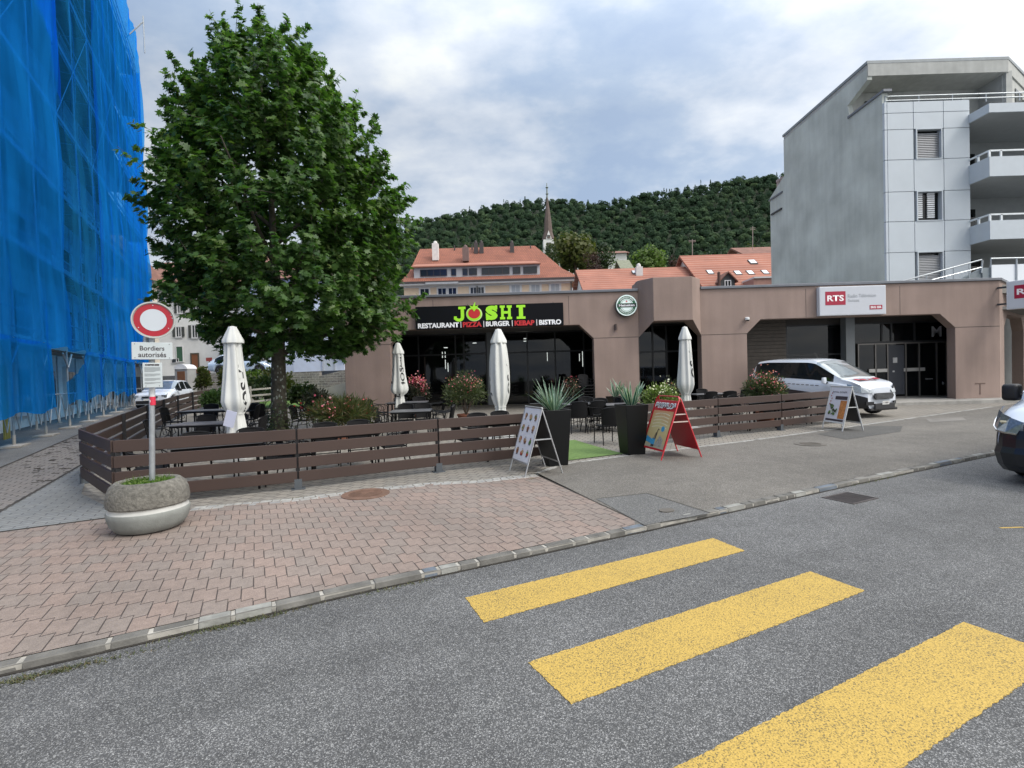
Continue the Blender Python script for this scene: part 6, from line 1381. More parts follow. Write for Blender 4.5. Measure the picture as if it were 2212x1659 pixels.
pics = [[] for _ in range(4)]; fb = MB(); rs = random.Random(4); ww = w_-.08
for r_ in range(4):
    for c_ in range(3):
        cx_, cy_ = -ww/2+ww*(c_+.5)/3, y0+.09+(y1-y0-.16)*(3-r_+.45)/4
        fb = MB()
        for k_ in range(5):
            a0, R0 = rs.uniform(0, 6.28), rs.uniform(.028, .052); mi = rs.choice([0, 0, 1, 1, 2, 3]); px_, py_ = cx_+rs.uniform(-.018, .018), cy_+rs.uniform(-.03, .03)
            fb.add([(px_+R0*math.cos(a0+j), py_+R0*.8*math.sin(a0+j), .0005*(k_+1)) for j in np.linspace(0, 6.28, 9)[:-1]], [tuple(range(8))], mi, M)
        fb.build('food_picture', [FD1, FD2, FGR, FRD], t)
for r_ in range(4):
    for c_ in range(3):
        cx_, cy_ = -ww/2+ww*(c_+.5)/3, y0+.09+(y1-y0-.16)*(3-r_+.45)/4
        fb = MB(); flat(fb, cx_-.03, cx_+.035, cy_-.062, cy_-.048, .0035, M); flat(fb, cx_-.02, cx_+.03, cy_+.046, cy_+.054, .0035, M); fb.build('caption', INK, t)
t, w_, dp = aboard('advertising_board', 'bright red lottery A-board with handle and beach poster in the forecourt', (1387.2,983.3), (1434.9,996.5), (1508,986.3), (1458.3,973.1), 0, None)
REDM = mat('red_lacquer', (.46,.012,.022), .35, var=.03, coat=.2); REDT = mat('red_lacquer_back', (.40,.008,.02), .4, var=.03); h = 1.16
L_, M = panel_M(w_, dp, h); x = w_/2; Mb = Matrix.Rotation(math.pi, 4, 'Z') @ M
for nm, MM in (('front_frame', M), ('back_frame', Mb)):
    b = MB(); b.tube([MM @ Vector((-x, 0, 0)), MM @ Vector((-x, L_*.955, 0)), MM @ Vector((-x+.05, L_, 0)), MM @ Vector((x-.05, L_, 0)), MM @ Vector((x, L_*.955, 0)), MM @ Vector((x, 0, 0))], .013, 8); b.build(nm, REDM, t, True)
b = MB(); b.bx(-x, x, L_*.13, L_*.93, -.010, .0, 0, M); b.build('panel', REDM, t); b = MB(); b.bx(-x, x, L_*.13, L_*.93, -.010, .0, 0, Mb); b.build('back_panel', REDT, t)
for dq, hq in ((.14, .72), (.20, .60)): MB().bar((x, -dp*dq, h*hq), (x, dp*dq, h*hq), .01, .02).build('stay', mat('pale_stay', (.55,.45,.40), .5), t)
yb0, yb1 = L_*.16, L_*.76; xi = x-.045
gr = bsdf('beach_poster'); mt_, tt_, bb_ = gr; gg = node('ShaderNodeNewGeometry', tt_); sp_ = node('ShaderNodeSeparateXYZ', tt_); tt_.links.new(gg.outputs['Position'], sp_.inputs[0]); nz = node('ShaderNodeTexNoise', tt_); nz.inputs['Scale'].default_value = 4; tt_.links.new(gg.outputs['Position'], nz.inputs['Vector'])
rp = node('ShaderNodeValToRGB', tt_); ad = mth('ADD', mth('MULTIPLY', sp_.outputs[2], .9, nt_=tt_), mth('MULTIPLY', nz.outputs[0], .35, nt_=tt_), nt_=tt_); tt_.links.new(mth('SUBTRACT', ad, .18, nt_=tt_), rp.inputs[0]); e = rp.color_ramp.elements; e[0].position = .1; e[0].color = (.28,.34,.34,1); e[1].position = .9; e[1].color = (.52,.24,.13,1); k_ = e.new(.35); k_.color = (.50,.40,.20,1); k_ = e.new(.6); k_.color = (.55,.47,.24,1); tt_.links.new(rp.outputs[0], bb_.inputs['Base Color']); bb_.inputs['Roughness'].default_value = .35
b = MB(); flat(b, -xi, xi, yb0, yb1, .003, M); b.build('poster', mt_, t)
CRMW = mat('poster_cream', (.66,.60,.42), .5, var=0); b = MB()
for k_ in range(5):
    pts = [Vector((-xi*.75+1.5*xi*i/10, yb1-.09-.065*k_+.035*math.sin(i/10*math.pi)-(.0 if k_ else .0), .005)) for i in range(11)]
    for p0_, p1_ in zip(pts[:-1], pts[1:]): flat(b, p0_.x, p1_.x, min(p0_.y, p1_.y), max(p0_.y, p1_.y)+.010, .0045, M)
for i in range(3): flat(b, -xi*.1+i*.05, -xi*.1+i*.05+.006, yb1-.12-.02, yb1-.05, .0047, M)
b.build('umbrella_picture', CRMW, t)
b = MB(); b.add([(xi*.45+.055*math.cos(j), yb0+(yb1-yb0)*.52+.055*math.sin(j), .006) for j in np.linspace(0, 6.28, 20)[:-1]], [tuple(range(19))], 0, M); flat(b, -xi*.35, xi*.0, yb0+.06, yb0+.18, .006, M)
b.add([(-xi*.95, yb0+.10, .005), (-xi*.3, yb0+.07, .005), (-xi*.3, yb0+.15, .005), (-xi*.95, yb0+.22, .005)], [(0,1,2,3)], 0, M); b.build('blue_picture', mat('poster_blue', (.05,.28,.50), .5, var=.2, scale=30), t)
b = MB(); b.tube([M @ Vector((-.03, yb0+.16, .008)), M @ Vector((.0, yb0+.33, .008)), M @ Vector((.02, yb0+.38, .008)), M @ Vector((.045, yb0+.36, .008))], .006, 5); b.tube([M @ Vector((-.07, yb0+.16, .008)), M @ Vector((-.03, yb0+.30, .008)), M @ Vector((.01, yb0+.30, .008)), M @ Vector((.0, yb0+.17, .008))], .004, 4); flat(b, -xi*.30, xi*.0, yb0+.02, yb0+.06, .007, M); b.build('suitcase_picture', INK, t)
b = MB(); b.add([(.0, yb0+.04, .005), (xi*.7, yb0+.04, .005), (xi*.75, yb0+.18, .005), (xi*.35, yb0+.26, .005)], [(0,1,2,3)], 0, M); b.build('grey_picture', mat('poster_grey', (.30,.29,.26), .5, var=.3, scale=20), t)
Mt = M @ Matrix.Translation((0, L_*.845, .006))
text('SWISSLOS', w_*.90, SW, t, Mt, .10, .125, space=1.08); text('SWISSLOS', w_*.84, INK, t, Mt @ Matrix.Translation((0, 0, .003)), .02, .085, space=1.12)
t, w_, dp = aboard('advertising_board', 'white framed food A-board before the parked white van', (1782,925.5), (1828.2,933.3), (1857.9,929.6), (1811.6,922.4), 0, None); h = 1.12
WFR = mat('white_frame', (.62,.63,.62), .4, var=.03); L_, M, y0, y1 = frame_board(t, w_, dp*1.1, h, .16, WFR, PAP, DKP, .04); x = w_/2-.05
text('ROYAL DÖNER', w_*.66, INK, t, M @ Matrix.Translation((0, y1-.16, .003)), .0, .055)
b = MB(); flat(b, -x*.35, x*.92, y1-.36, y1-.27, .001, M); flat(b, -x*.95, x*.95, y0+.05, y0+.10, .001, M); b.build('black_bar', INK, t)
b = MB(); flat(b, x*.28, x*.95, y0+.12, y1-.38, .001, M); b.build('orange_picture', mat('poster_orange', (.50,.20,.06), .5, var=.35, scale=25), t)
b = MB(); rs = random.Random(8)
for k_ in range(26):
    px_, py_, R0 = rs.uniform(-x*.75, x*.12), rs.uniform(y0+.20, y0+.48), rs.uniform(.02, .05); b.add([(px_+R0*math.cos(j), py_+R0*math.sin(j)*.8, .001+.0004*k_) for j in np.linspace(0, 6.28, 9)[:-1]], [tuple(range(8))], rs.choice([0, 1, 2]), M)
for k_ in range(5): px_, py_ = -x*.85+rs.uniform(0, .05), y1-.2-.07*k_; b.add([(px_+.02*math.cos(j), py_+.02*math.sin(j), .002) for j in np.linspace(0, 6.28, 9)[:-1]], [tuple(range(8))], 3, M)
b.build('food_picture', [FGR, mat('bowl_pale', (.45,.50,.42), .6), mat('dark_olive_food', (.05,.06,.03), .6), FRD], t)
# ------------------------------------------------------------------ round concrete planter with the road sign
gpn = G(325, 1152); pc_ = Vector((gpn.x, gpn.y+.0, gpn.z)); dv = Vector((pc_.x, pc_.y, 0)).normalized(); Rp = 88.5*math.hypot(pc_.x, pc_.y)/FOC*.715
pc_ = pc_+dv*(Rp*.62)
t = thing('round_planter', 'round weathered concrete planter bowl carrying the no entry sign pole', 'planter', pc_)
PLC = mat('aged_planter_concrete', (.145,.138,.12), .95, var=.32, scale=26, stain=.25, sscale=2.5, bump=1.0, bscale=45); PLC2 = mat('smooth_planter_concrete', (.215,.225,.21), .9, var=.08, scale=15, stain=.15, sscale=2, bump=.3, bscale=60); PLW = mat('white_planter_band', (.46,.46,.435), .85, var=.1, scale=8, stain=.15)
H_ = .60
b = MB(); b.lathe([(Rp*.62, 0), (Rp*.80, .025), (Rp*.93, .10), (Rp*.985, .18), (Rp*1.0, .235), (Rp*.985, .245)], 48); b.build('lower_bowl', PLC2, t, True)
b = MB(); b.lathe([(Rp*.98, .24), (Rp*.955, .25), (Rp*.93, .285), (Rp*.95, .30)], 48); b.build('band', PLW, t, True)
b = MB(); b.lathe([(Rp*.95, .295), (Rp*.99, .31), (Rp*1.0, .36), (Rp*.975, .45), (Rp*.90, .53), (Rp*.78, .575), (Rp*.66, .575), (Rp*.62, .55), (Rp*.60, .48), (0, .48)], 48); b.build('upper_bowl', PLC, t, True)
b = MB(); b.lathe([(Rp*.60, .485), (0, .50)], 32); b.build('soil', SOIL, t)
VG = leafmat('fresh_weeds', (.05,.10,.015), (.09,.17,.03), (.17,.22,.06), .3, .5); V = []; tn = []
for _ in range(1500):
    an, rr_ = random.uniform(0, 6.28), Rp*.60*math.sqrt(random.random()); P = Vector((math.cos(an)*rr_, math.sin(an)*rr_, .50)); d_ = Vector((random.gauss(0, .5), random.gauss(0, .5), 1)).normalized(); L_ = random.uniform(.04, .13)
    if _ % 3 == 0: L_ *= 1.2; w2 = .003
    else: P.z += random.uniform(0, .06); w2 = .012; L_ *= .45; d_ = Vector((random.gauss(0, 1), random.gauss(0, 1), .4)).normalized()
    sd = d_.cross(Vector((random.gauss(0, 1), random.gauss(0, 1), .1))).normalized()*w2; V += [P, P+d_*L_*.5+sd, P+d_*L_, P+d_*L_*.5-sd]; tn.append(random.random())
wd_ = soup('weeds', [tuple(v) for v in V], 4, VG, tone=tn); wd_.location = pc_; tag(wd_, 'fresh green weeds growing in the round planter', 'plant')
# sign pole
ps_ = D(328, 1040, pc_.y); sg = thing('road_sign', 'round red and white no entry sign on a grey pole with two plates', 'sign', (ps_.x, pc_.y, pc_.z))
xp = ps_.x; yp = pc_.y; top = D(331, 735, yp); sgtop = D(330, 652, yp)
b = MB(); b.tube([(0, 0, .45), (top.x-xp, 0, sgtop.z-pc_.z-.05)], .030, 12); b.build('pole', GALV, sg, True)
fa = math.atan2(xp, yp)      # sign faces roughly along the sight line
yawS = math.atan2(-xp, yp)*.88
cS = D(330.5, 691.5, yp-.06); Rs = .305; wS = 98/2
Rs = 38.8*yp/FOC*1.0
Mz = Matrix.Translation((cS.x-xp, -.05, cS.z-pc_.z)) @ Matrix.Rotation(yawS, 4, 'Z') @ X90
NER = mat('sign_face_red', (.33,.005,.018), .35, var=.04); NEW = mat('sign_face_white', (.47,.51,.55), .35, var=.03); RIM = mat('sign_rim', (.40,.42,.40), .5, metal=.3, var=.1)
b = MB(); b.lathe([(Rs*.93, .0), (Rs, .0), (Rs, .03), (Rs*.93, .03), (Rs*.90, .012), (0, .012)][::-1], 64, T=Mz); b.build('rim', RIM, sg, True, split=50)
b = MB(); ts = np.linspace(0, 2*math.pi, 65)[:-1]
b.add([(Rs*.89*math.cos(a_), Rs*.89*math.sin(a_), .0145) for a_ in ts], [tuple(range(64))], 0, Mz); b.build('red_face', NER, sg)
b = MB(); b.add([(Rs*.60*math.cos(a_), Rs*.60*math.sin(a_), .0165) for a_ in ts], [tuple(range(64))], 0, Mz); b.build('white_disc', NEW, sg)
b = MB()
for a_ in (1.57, 3.7, 5.7, .35, .15): b.add([(Rs*(.80 if a_ > 1 else .87)*math.cos(a_)+.006*math.cos(j), Rs*(.80 if a_ > 1 else .87)*math.sin(a_)+.006*math.sin(j), .0185) for j in np.linspace(0, 6.28, 7)[:-1]], [tuple(range(6))], 0, Mz)
b.build('rivet', NEW, sg)
b = MB(); b.tube([(0, .02, cS.z-pc_.z-Rs*.9), (0, -.01, cS.z-pc_.z-Rs*.9-.14)], .032, 10) ; b.build('clamp', GALV, sg, True)
def plate(name, px0, px1, py0, py1, pxc):
    a, b_ = D(pxc, (py0+py1)/2, yp-.07), None; w2 = (px1-px0)*yp/FOC/(1+ (abs(xp)/yp)**2*.38); h2 = (py1-py0)*yp/FOC
    Mp = Matrix.Translation((a.x-xp, -.06, a.z-pc_.z)) @ Matrix.Rotation(yawS*.9, 4, 'Z') @ Matrix.Rotation(R_(1.0), 4, 'Y') @ X90
    b = MB(); b.bx(-w2/2, w2/2, -h2/2, h2/2, 0, .012, 0, Mp); o = b.build(name, mat('plate_grey_white', (.47,.52,.53), .45, var=.04, scale=6), sg, bevel=.004, seg=1)
    b = MB()
    for sx in (-1, 1):
        for sy in (-1, 1): b.add([(sx*(w2/2-.03)+.005*math.cos(j), sy*(h2/2-.02)+.005*math.sin(j), .0135) for j in np.linspace(0, 6.28, 7)[:-1]], [tuple(range(6))], 0, Mp)
    b.build('screw', GUT, o); return Mp, w2, h2, o
Mp, w2, h2, o = plate('name_plate', 285, 371, 740, 776.5, 328)
text('Bordiers', w2*.60, INK, o, Mp @ Matrix.Translation((0, h2*.16, .0145)), .012, h2*.27); text('autorisés', w2*.68, INK, o, Mp @ Matrix.Translation((-w2*.0, -h2*.22, .0145)), .012, h2*.28)
Mp, w2, h2, o = plate('notice_plate', 307.5, 349, 784, 837, 328.5)
text('DEFENSE', w2*.70, INK, o, Mp @ Matrix.Translation((0, h2*.415, .0145)), .08, h2*.065)
b = MB(); yy = .30
for n_, g_ in ((5, .03), (3, .03), (3, 0), (2, 0)):
    for i in range(n_): b.add([(-w2*.40, h2*yy, .0145), (w2*(.40 if i < n_-1 else random.uniform(-.1, .35)), h2*yy, .0145), (w2*(.40 if i < n_-1 else .2), h2*(yy+.016), .0145), (-w2*.40, h2*(yy+.016), .0145)], [(0,1,2,3)], 0, Mp); yy -= .040
    yy -= .055
b.build('small_print', mat('faded_ink', (.22,.24,.25), .6), o)
st_ = D(329.5, 866, yp); b = MB(); b.lathe([(.0315, -.05), (.0315, .05)], 16, c=(st_.x-xp+.0, 0, st_.z-pc_.z)); b.build('sticker', mat('red_sticker', (.62,.03,.07), .4), sg, True)
b = MB(); b.lathe([(.0312, -.11), (.0312, .09)], 16, c=(st_.x-xp, 0, st_.z-pc_.z+.16)); b.build('sticker', mat('white_sticker', (.6,.62,.63), .4), sg, True)
text('D', .035, SPK, sg, None, .05, .05, name='sticker_letter', wrap=lambda x_, y_: (st_.x-xp+.0325*math.sin(x_/.032-.55), -.0325*math.cos(x_/.032-.55), st_.z-pc_.z+y_))
# ------------------------------------------------------------------ the maple on the terrace
YM = 13.6; tb_ = D(606, 958, YM); tz = T(tb_.x, YM); mp0 = Vector((tb_.x, YM, tz))
mpl = thing('maple_tree', 'big maple with a dense dark green crown standing on the restaurant terrace', 'tree', mp0)
MBARK = mat('mottled_maple_bark', (.085,.075,.055), .95, var=.35, scale=9, stain=.3, sscale=3, bump=1.0, bscale=26)
Yt = [10,60,100,150,200,260,300,350,400,500,600,650,690,720,748]
Lx = [520,478,452,424,374,336,322,304,290,284,304,318,366,430,500]; Rx_ = [600,634,680,716,778,824,852,872,888,914,918,914,902,862,775]
def crown(zc):      # centre x, radius at height above base
    py = CY-(zc+tz-CAMH)/YM*FOC-23.5+.03*500*.9
    l_ = np.interp(py, Yt, Lx); r_ = np.interp(py, Yt, Rx_); xa_0 = 606-.040*(958-py); R9 = max(.22, (r_-l_)/2*YM/FOC*.88-.24)+.22*max(0, min(1, (5.2-zc)/2)); return ((l_+r_)/2-xa_0)*YM/FOC+.07*R9, R9
zmin, zmax = 2.25, 11.5
zmax = (CAMH+ (829.5-14-8)/FOC*YM)-tz-.55
LEAF = np.array([(0,-.35),(.22,-.46),(.60,-.40),(.44,-.12),(.98,.02),(.60,.18),(.66,.60),(.28,.40),(0,1.0),(-.28,.40),(-.66,.60),(-.60,.18),(-.98,.02),(-.44,-.12),(-.60,-.40),(-.22,-.46)])
LV = []; LT = []; tw = MB(); rr = np.random.default_rng(5)
def nrm(a): return a/(np.linalg.norm(a, axis=-1, keepdims=True)+1e-9)
sprays = []
for i in range(1120):
    while True:
        z = rr.uniform(zmin+.1, zmax-.25); cx_, R0 = crown(z)
        if rr.random() < (R0/4.1)**1.3+.03: break
    an = rr.uniform(0, 2*math.pi); f_ = 1-abs(rr.normal(0, .24)); f_ = max(.12, min(f_, 1.0))
    lump = .97+.07*math.sin(3*an+z*1.3)+.07*math.sin(5*an-z*2.1+1)+.06*math.sin(z*5+an*2)
    R1 = R0*f_*lump*.93; P = np.array([cx_+R1*math.cos(an), R1*math.sin(an)*.96, z]); sprays.append((P, an, f_, z, R0))
for P, an, f_, z, R0 in sprays:
    out = np.array([math.cos(an), math.sin(an), .0]); low = z < 4.0
    d_ = nrm(out*rr.uniform(.5, 1.1)+np.array([0, 0, rr.uniform(-.35, .3) if low else rr.uniform(.15, 1.0)])+rr.normal(0, .25, 3)); L_ = rr.uniform(.4, .95)*(1.15 if f_ > .85 else .8)*(1.4 if rr.random() < .07 else 1)
    if z > zmax-2.2: d_ = nrm(out*.35+np.array([0, 0, 1.0])+rr.normal(0, .2, 3)); L_ *= 1.0
    st_ = P-d_*L_*.55; n_ = int(rr.integers(36, 62)*(.8 if f_ > .95 else 1)); 
    if f_ > .6: tw.tube([tuple(st_), tuple(st_+d_*L_*.6), tuple(st_+d_*L_*1.12)], [.010, .006, .003], 4, cap=False)
    u = rr.uniform(0, 1.15, (n_, 1)); wid = .27*(1.15-u*.75)
    C = st_+d_*L_*u+nrm(rr.normal(0, 1, (n_, 3)))*wid*rr.uniform(.2, 1, (n_, 1)); C[:, 2] -= .05
    Nn = nrm(out*.45+np.array([0, 0, .85])+rr.normal(0, .42, (n_, 3))); tip = nrm(np.cross(Nn, nrm(np.cross(nrm(C-st_+out*.3+np.array([0, 0, -.35])), Nn))*-1)*-1)
    tip = nrm(np.cross(np.cross(Nn, nrm(C-st_+out*.4+rr.normal(0, .3, (n_, 3)))), Nn)); sd = np.cross(tip, Nn); S = rr.uniform(.078, .132, (n_, 1, 1))
    lx, ly = LEAF[:, 0], LEAF[:, 1]; cup = rr.uniform(-.05, .45, (n_, 1, 1))
    V = C[:, None, :]+S*(sd[:, None, :]*lx[None, :, None]+tip[:, None, :]*ly[None, :, None]-Nn[:, None, :]*cup*(np.abs(lx)[None, :, None]**1.5*.8+.5*(ly**2)[None, :, None]))
    LV.append(V.reshape(-1, 3)); LT.append(np.clip(rr.normal(.40+.12*(z/zmax-.4)+rr.normal(0, .10), .16, n_), 0, 1))
MLEAF = leafmat('maple_leaves', (.030,.070,.022), (.075,.145,.038), (.20,.26,.09), .36, .42)
soup('crown', np.concatenate(LV), 16, MLEAF, mpl, np.concatenate(LT)); tw.build('twigs', MBARK, mpl, True)
b = MB(); cxx, _ = crown(7)
def wob(pts, r): b.tube(pts, r, 10)
b.tube([(0,0,-.2),(0.0,0,.02),(-.01,.0,.25),(.0,.0,1.0),(.03,.0,2.0),(.05,.02,3.2),(.02,.02,5.2),(.0,.0,7.5),(-.15,0,9.8)], [.36,.30,.235,.20,.185,.16,.10,.055,.02], 14)
for z, an, L_, up_, r0 in ((2.35,.25,2.3,.9,.075),(2.5,2.7,2.4,.8,.07),(2.7,4.4,2.3,.9,.07),(2.8,1.4,2.2,1.0,.07),(3.3,5.4,2.8,1.3,.08),(3.6,3.3,3.0,1.6,.085),(3.9,.6,3.0,1.7,.08),(4.3,2.0,2.8,1.8,.075),(4.8,4.8,2.7,2.1,.07),(5.3,.0,2.6,2.2,.065),(5.8,3.0,2.4,2.3,.06),(6.5,1.5,1.9,2.2,.05),(7.0,4.5,1.8,2.2,.045),(7.6,.2,1.3,1.9,.04),(8.0,3.2,1.2,1.8,.035)):
    o_ = np.array([math.cos(an), math.sin(an), 0]); b.tube([(0.03, 0, z-.1), tuple(o_*L_*.35+np.array([0,0,z+up_*.30])), tuple(o_*L_*.7+np.array([0,0,z+up_*.68])), tuple(o_*L_+np.array([0,0,z+up_]))], [r0, r0*.75, r0*.5, r0*.2], 7)
b.build('trunk', MBARK, mpl, True)
rs = random.Random(3); b = MB()            # pale flakes where bark has come off
for _ in range(46):
    an, z = rs.uniform(math.pi*1.05, math.pi*1.98), rs.uniform(.5, 2.0); R1 = .207-(z-1)*.014; w2, h2 = rs.uniform(.012, .03), rs.uniform(.02, .055); vs = []
    for j in range(7): a_ = j/7*6.283; aa = an+w2*math.cos(a_)*rs.uniform(.7, 1.2)/R1; vs.append((R1*math.cos(aa)+.01, R1*math.sin(aa), z+h2*math.sin(a_)*rs.uniform(.7, 1.2)))
    b.add(vs, [tuple(range(7))])
b.build('bark_flakes', mat('pale_bark', (.30,.32,.27), .9, var=.2, scale=30), mpl)
V = []; tn = []
for _ in range(520):
    an, z = rs.uniform(2.6, 6.8), abs(rs.gauss(0, .45)); R1 = .27+rs.uniform(0, .10)+(.10 if z < .3 else 0); P = Vector((R1*math.cos(an), R1*math.sin(an), z+.03)); n_ = Vector((math.cos(an), math.sin(an), .4)).normalized(); sd = Vector((-math.sin(an), math.cos(an), 0)); up_ = n_.cross(sd); s_ = rs.uniform(.02, .042); a_ = rs.uniform(0, 3)
    sd2 = sd*math.cos(a_)+up_*math.sin(a_); up2 = n_.cross(sd2); V += [P-sd2*s_, P-up2*s_, P+sd2*s_, P+up2*s_]; tn.append(rs.random())
iv = soup('ivy', [tuple(v) for v in V], 4, OLE, tone=tn); iv.location = mp0; tag(iv, 'small leaved ivy climbing the foot of the maple trunk', 'ivy')
# ------------------------------------------------------------------ vehicles
PWH = mat('white_car_paint', (.66,.70,.76), .22, var=.0, coat=.8); TYR = mat('tyre_rubber', (.012,.012,.013), .85, var=.2); RIMM = mat('silver_rim', (.35,.36,.38), .35, metal=.6, var=0); CGL = glassmat('car_glass', (.015,.018,.020), .18, .02); TRIMB = mat('black_trim', (.014,.014,.016), .5, var=.1)
WSG = mat('windscreen_glass', (.34,.38,.40), .06, metal=.55, var=.25, scale=1.2, coat=1)
HLG = mat('headlight_glass', (.30,.33,.35), .08, metal=.55, var=.25, scale=30, coat=1); CHR = mat('chrome', (.62,.63,.65), .15, metal=1, var=0)
def sm(xs, pts):
    px_, pz = zip(*pts); y = np.interp(xs, px_, pz); k = np.array([1, 2, 3, 2, 1])/9; yp_ = np.pad(y, 2, mode='edge'); return np.convolve(yp_, k, 'valid')
def car(name, lab, loc, rz, Ln, top, belt, low, wid, roofw, ws, rear_g, side_g, wheels, wr, paint, lowpaint=None, group=None, cat='car', belt_front=None, bulge=.03):
    """x forward. top: roof/bonnet height, belt: shoulder height, wid: half width, roofw: half width of the roof edge; ws=(x_base,x_top) of the windscreen"""
    t = thing(name, lab, cat, loc, rz, group); xs = np.unique(np.round(np.concatenate([np.arange(-Ln/2, Ln/2+.001, .07), [ws[0], ws[1]]]), 3)); nx = len(xs)
    zt_ = sm(xs, top); zb_ = np.minimum(sm(xs, belt), zt_-.01); zl_ = sm(xs, low); w_ = sm(xs, wid); rw = np.minimum(sm(xs, roofw), w_-.005)
    K = 13; V = np.zeros((nx, 2*K-1, 3))
    for i, x in enumerate(xs):
        lo = zl_[i]; arch = False
        for xw in wheels:
            if abs(x-xw) < wr*1.16: lo = max(lo, math.sqrt((wr*1.16)**2-(x-xw)**2)+wr*.98)
        lo = min(lo, zb_[i]-.12); h = zb_[i]-lo; cab = zt_[i]-zb_[i]; hf = []
        hf.append((0, lo)); hf.append((w_[i]*.80, lo)); hf.append((w_[i]-.03, lo+.01)); hf.append((w_[i]+.0, lo+.06)); hf.append((w_[i]+bulge*.7, lo+h*.35)); hf.append((w_[i]+bulge, lo+h*.65)); hf.append((w_[i]+bulge*.2, lo+h*.93)); hf.append((w_[i]-.03, zb_[i]))
        if cab > .12: hf += [(w_[i]-.03-(w_[i]-rw[i])*.10, zb_[i]+cab*.10), (rw[i]+.03, zb_[i]+cab*.84), (rw[i]-.03, zb_[i]+cab*.95), (rw[i]*.7, zt_[i]-.008), (0, zt_[i]+.012)]
        else: hf += [(w_[i]-.07, zb_[i]+cab*.35), (w_[i]*.80, zb_[i]+cab*.7), (w_[i]*.62, zb_[i]+cab*.9), (w_[i]*.34, zt_[i]-.002), (0, zt_[i]+.006)]
        for k_, (y_, z_) in enumerate(hf): V[i, K-1-k_] = (x, -y_, z_); V[i, K-1+k_] = (x, y_, z_)
    # V index: 0 = top centre on -y side ... K-1 = bottom centre ... 2K-2 top centre (duplicate)
    parts = {}
    def put(nm, q): parts.setdefault(nm, []).append(q)
    for i in range(nx-1):
        xm = (xs[i]+xs[i+1])/2; cab = (zt_[i]-zb_[i]+zt_[i+1]-zb_[i+1])/2
        for k_ in range(2*K-2):
            kk = abs(k_+.5-(K-1)); seg = int(kk)            # 0 bottom ... 11 roof centre
            q = [V[i, k_], V[i, k_+1], V[i+1, k_+1], V[i+1, k_]]; nm = 'body'
            if seg >= 9 and ws[1] < xm < ws[0] : nm = 'windscreen' if seg >= 9 else 'body'
            if seg == 8 and cab > .16:
                for a_, b3 in side_g:
                    if a_ < xm < b3: nm = 'side_window' if k_ < K-1 else 'side_window_r'
            if lowpaint is not None and seg in (1, 2, 3) : nm = 'lower_trim'
            if lowpaint is not None and seg == 4 and lowpaint == 'front' and xm > Ln/2-.8: nm = 'lower_trim'
            put(nm, q)
    put_caps = []
    body = MB(); 
    def tomesh(nm, mt_, smooth=True):
        if nm not in parts: return None
        vs = [tuple(v) for q in parts[nm] for v in q]; b = MB(); b.v = vs; b.f = [(4*i, 4*i+1, 4*i+2, 4*i+3) for i in range(len(parts[nm]))]; b.m = [0]*len(b.f)
        if nm == 'body':
            for i_, rev in ((0, 1), (nx-1, 0)):
                n0 = len(b.v); b.v += [tuple(v) for v in V[i_]]; b.f.append(tuple(range(n0, n0+2*K-1))); b.m.append(0)
        me = bpy.data.meshes.new(nm); me.from_pydata(b.v, [], b.f); bm = bmesh.new(); bm.from_mesh(me); bmesh.ops.remove_doubles(bm, verts=bm.verts, dist=.0008); bmesh.ops.recalc_face_normals(bm, faces=bm.faces); bm.to_mesh(me); bm.free(); me.materials.append(mt_); me.polygons.foreach_set('use_smooth', [True]*len(me.polygons))
        try: me.set_sharp_from_angle(angle=R_(38))
        except Exception: pass
        return link(bpy.data.objects.new(nm.replace('_r', '') if nm == 'side_window_r' else nm, me), t)
    tomesh('body', paint); tomesh('windscreen', WSG); tomesh('side_window', CGL); tomesh('side_window_r', CGL); tomesh('lower_trim', TRIMB)
    it = MB(); xi0, xi1 = min(a_ for a_, _ in side_g), ws[0]-.1; it.bx(xi0, xi1, -wid[0][1]*.0-.7, .7, .75, .80); it.build('interior', mat('car_interior', (.02,.02,.022), .9), t)
    for xw in wheels:
        for sy in (-1, 1):
            W = w_[np.argmin(abs(xs-xw))]; b = MB(); b.lathe([(wr*.60, -.10), (wr*.93, -.105), (wr, -.07), (wr, .07), (wr*.93, .105), (wr*.60, .10)], 28, T=Matrix.Translation((xw, sy*(W-.09), wr)) @ X90); wh = b.build('wheel', TYR, t, True)
            b = MB(); Mw = Matrix.Translation((xw, sy*(W-.09), wr)) @ X90; b.lathe([(wr*.62, -.085), (wr*.62, .085), (wr*.55, .06), (wr*.55, -.06)], 24, T=Mw)
            for k_ in range(5):
                a_ = k_*2*math.pi/5; b.bar(Mw @ Vector((0, 0, -sy*.085)), Mw @ Vector((wr*.58*math.cos(a_), wr*.58*math.sin(a_), -sy*.075)), .07, .02)
            b.lathe([(wr*.14, -.09), (wr*.14, .09), (0, .09)], 12, T=Mw); b.build('rim', RIMM, wh, True)
    return t, xs, zt_, zb_, w_
def bodyq(b, pts, mi=0): b.add(pts, [tuple(range(len(pts)))], mi)
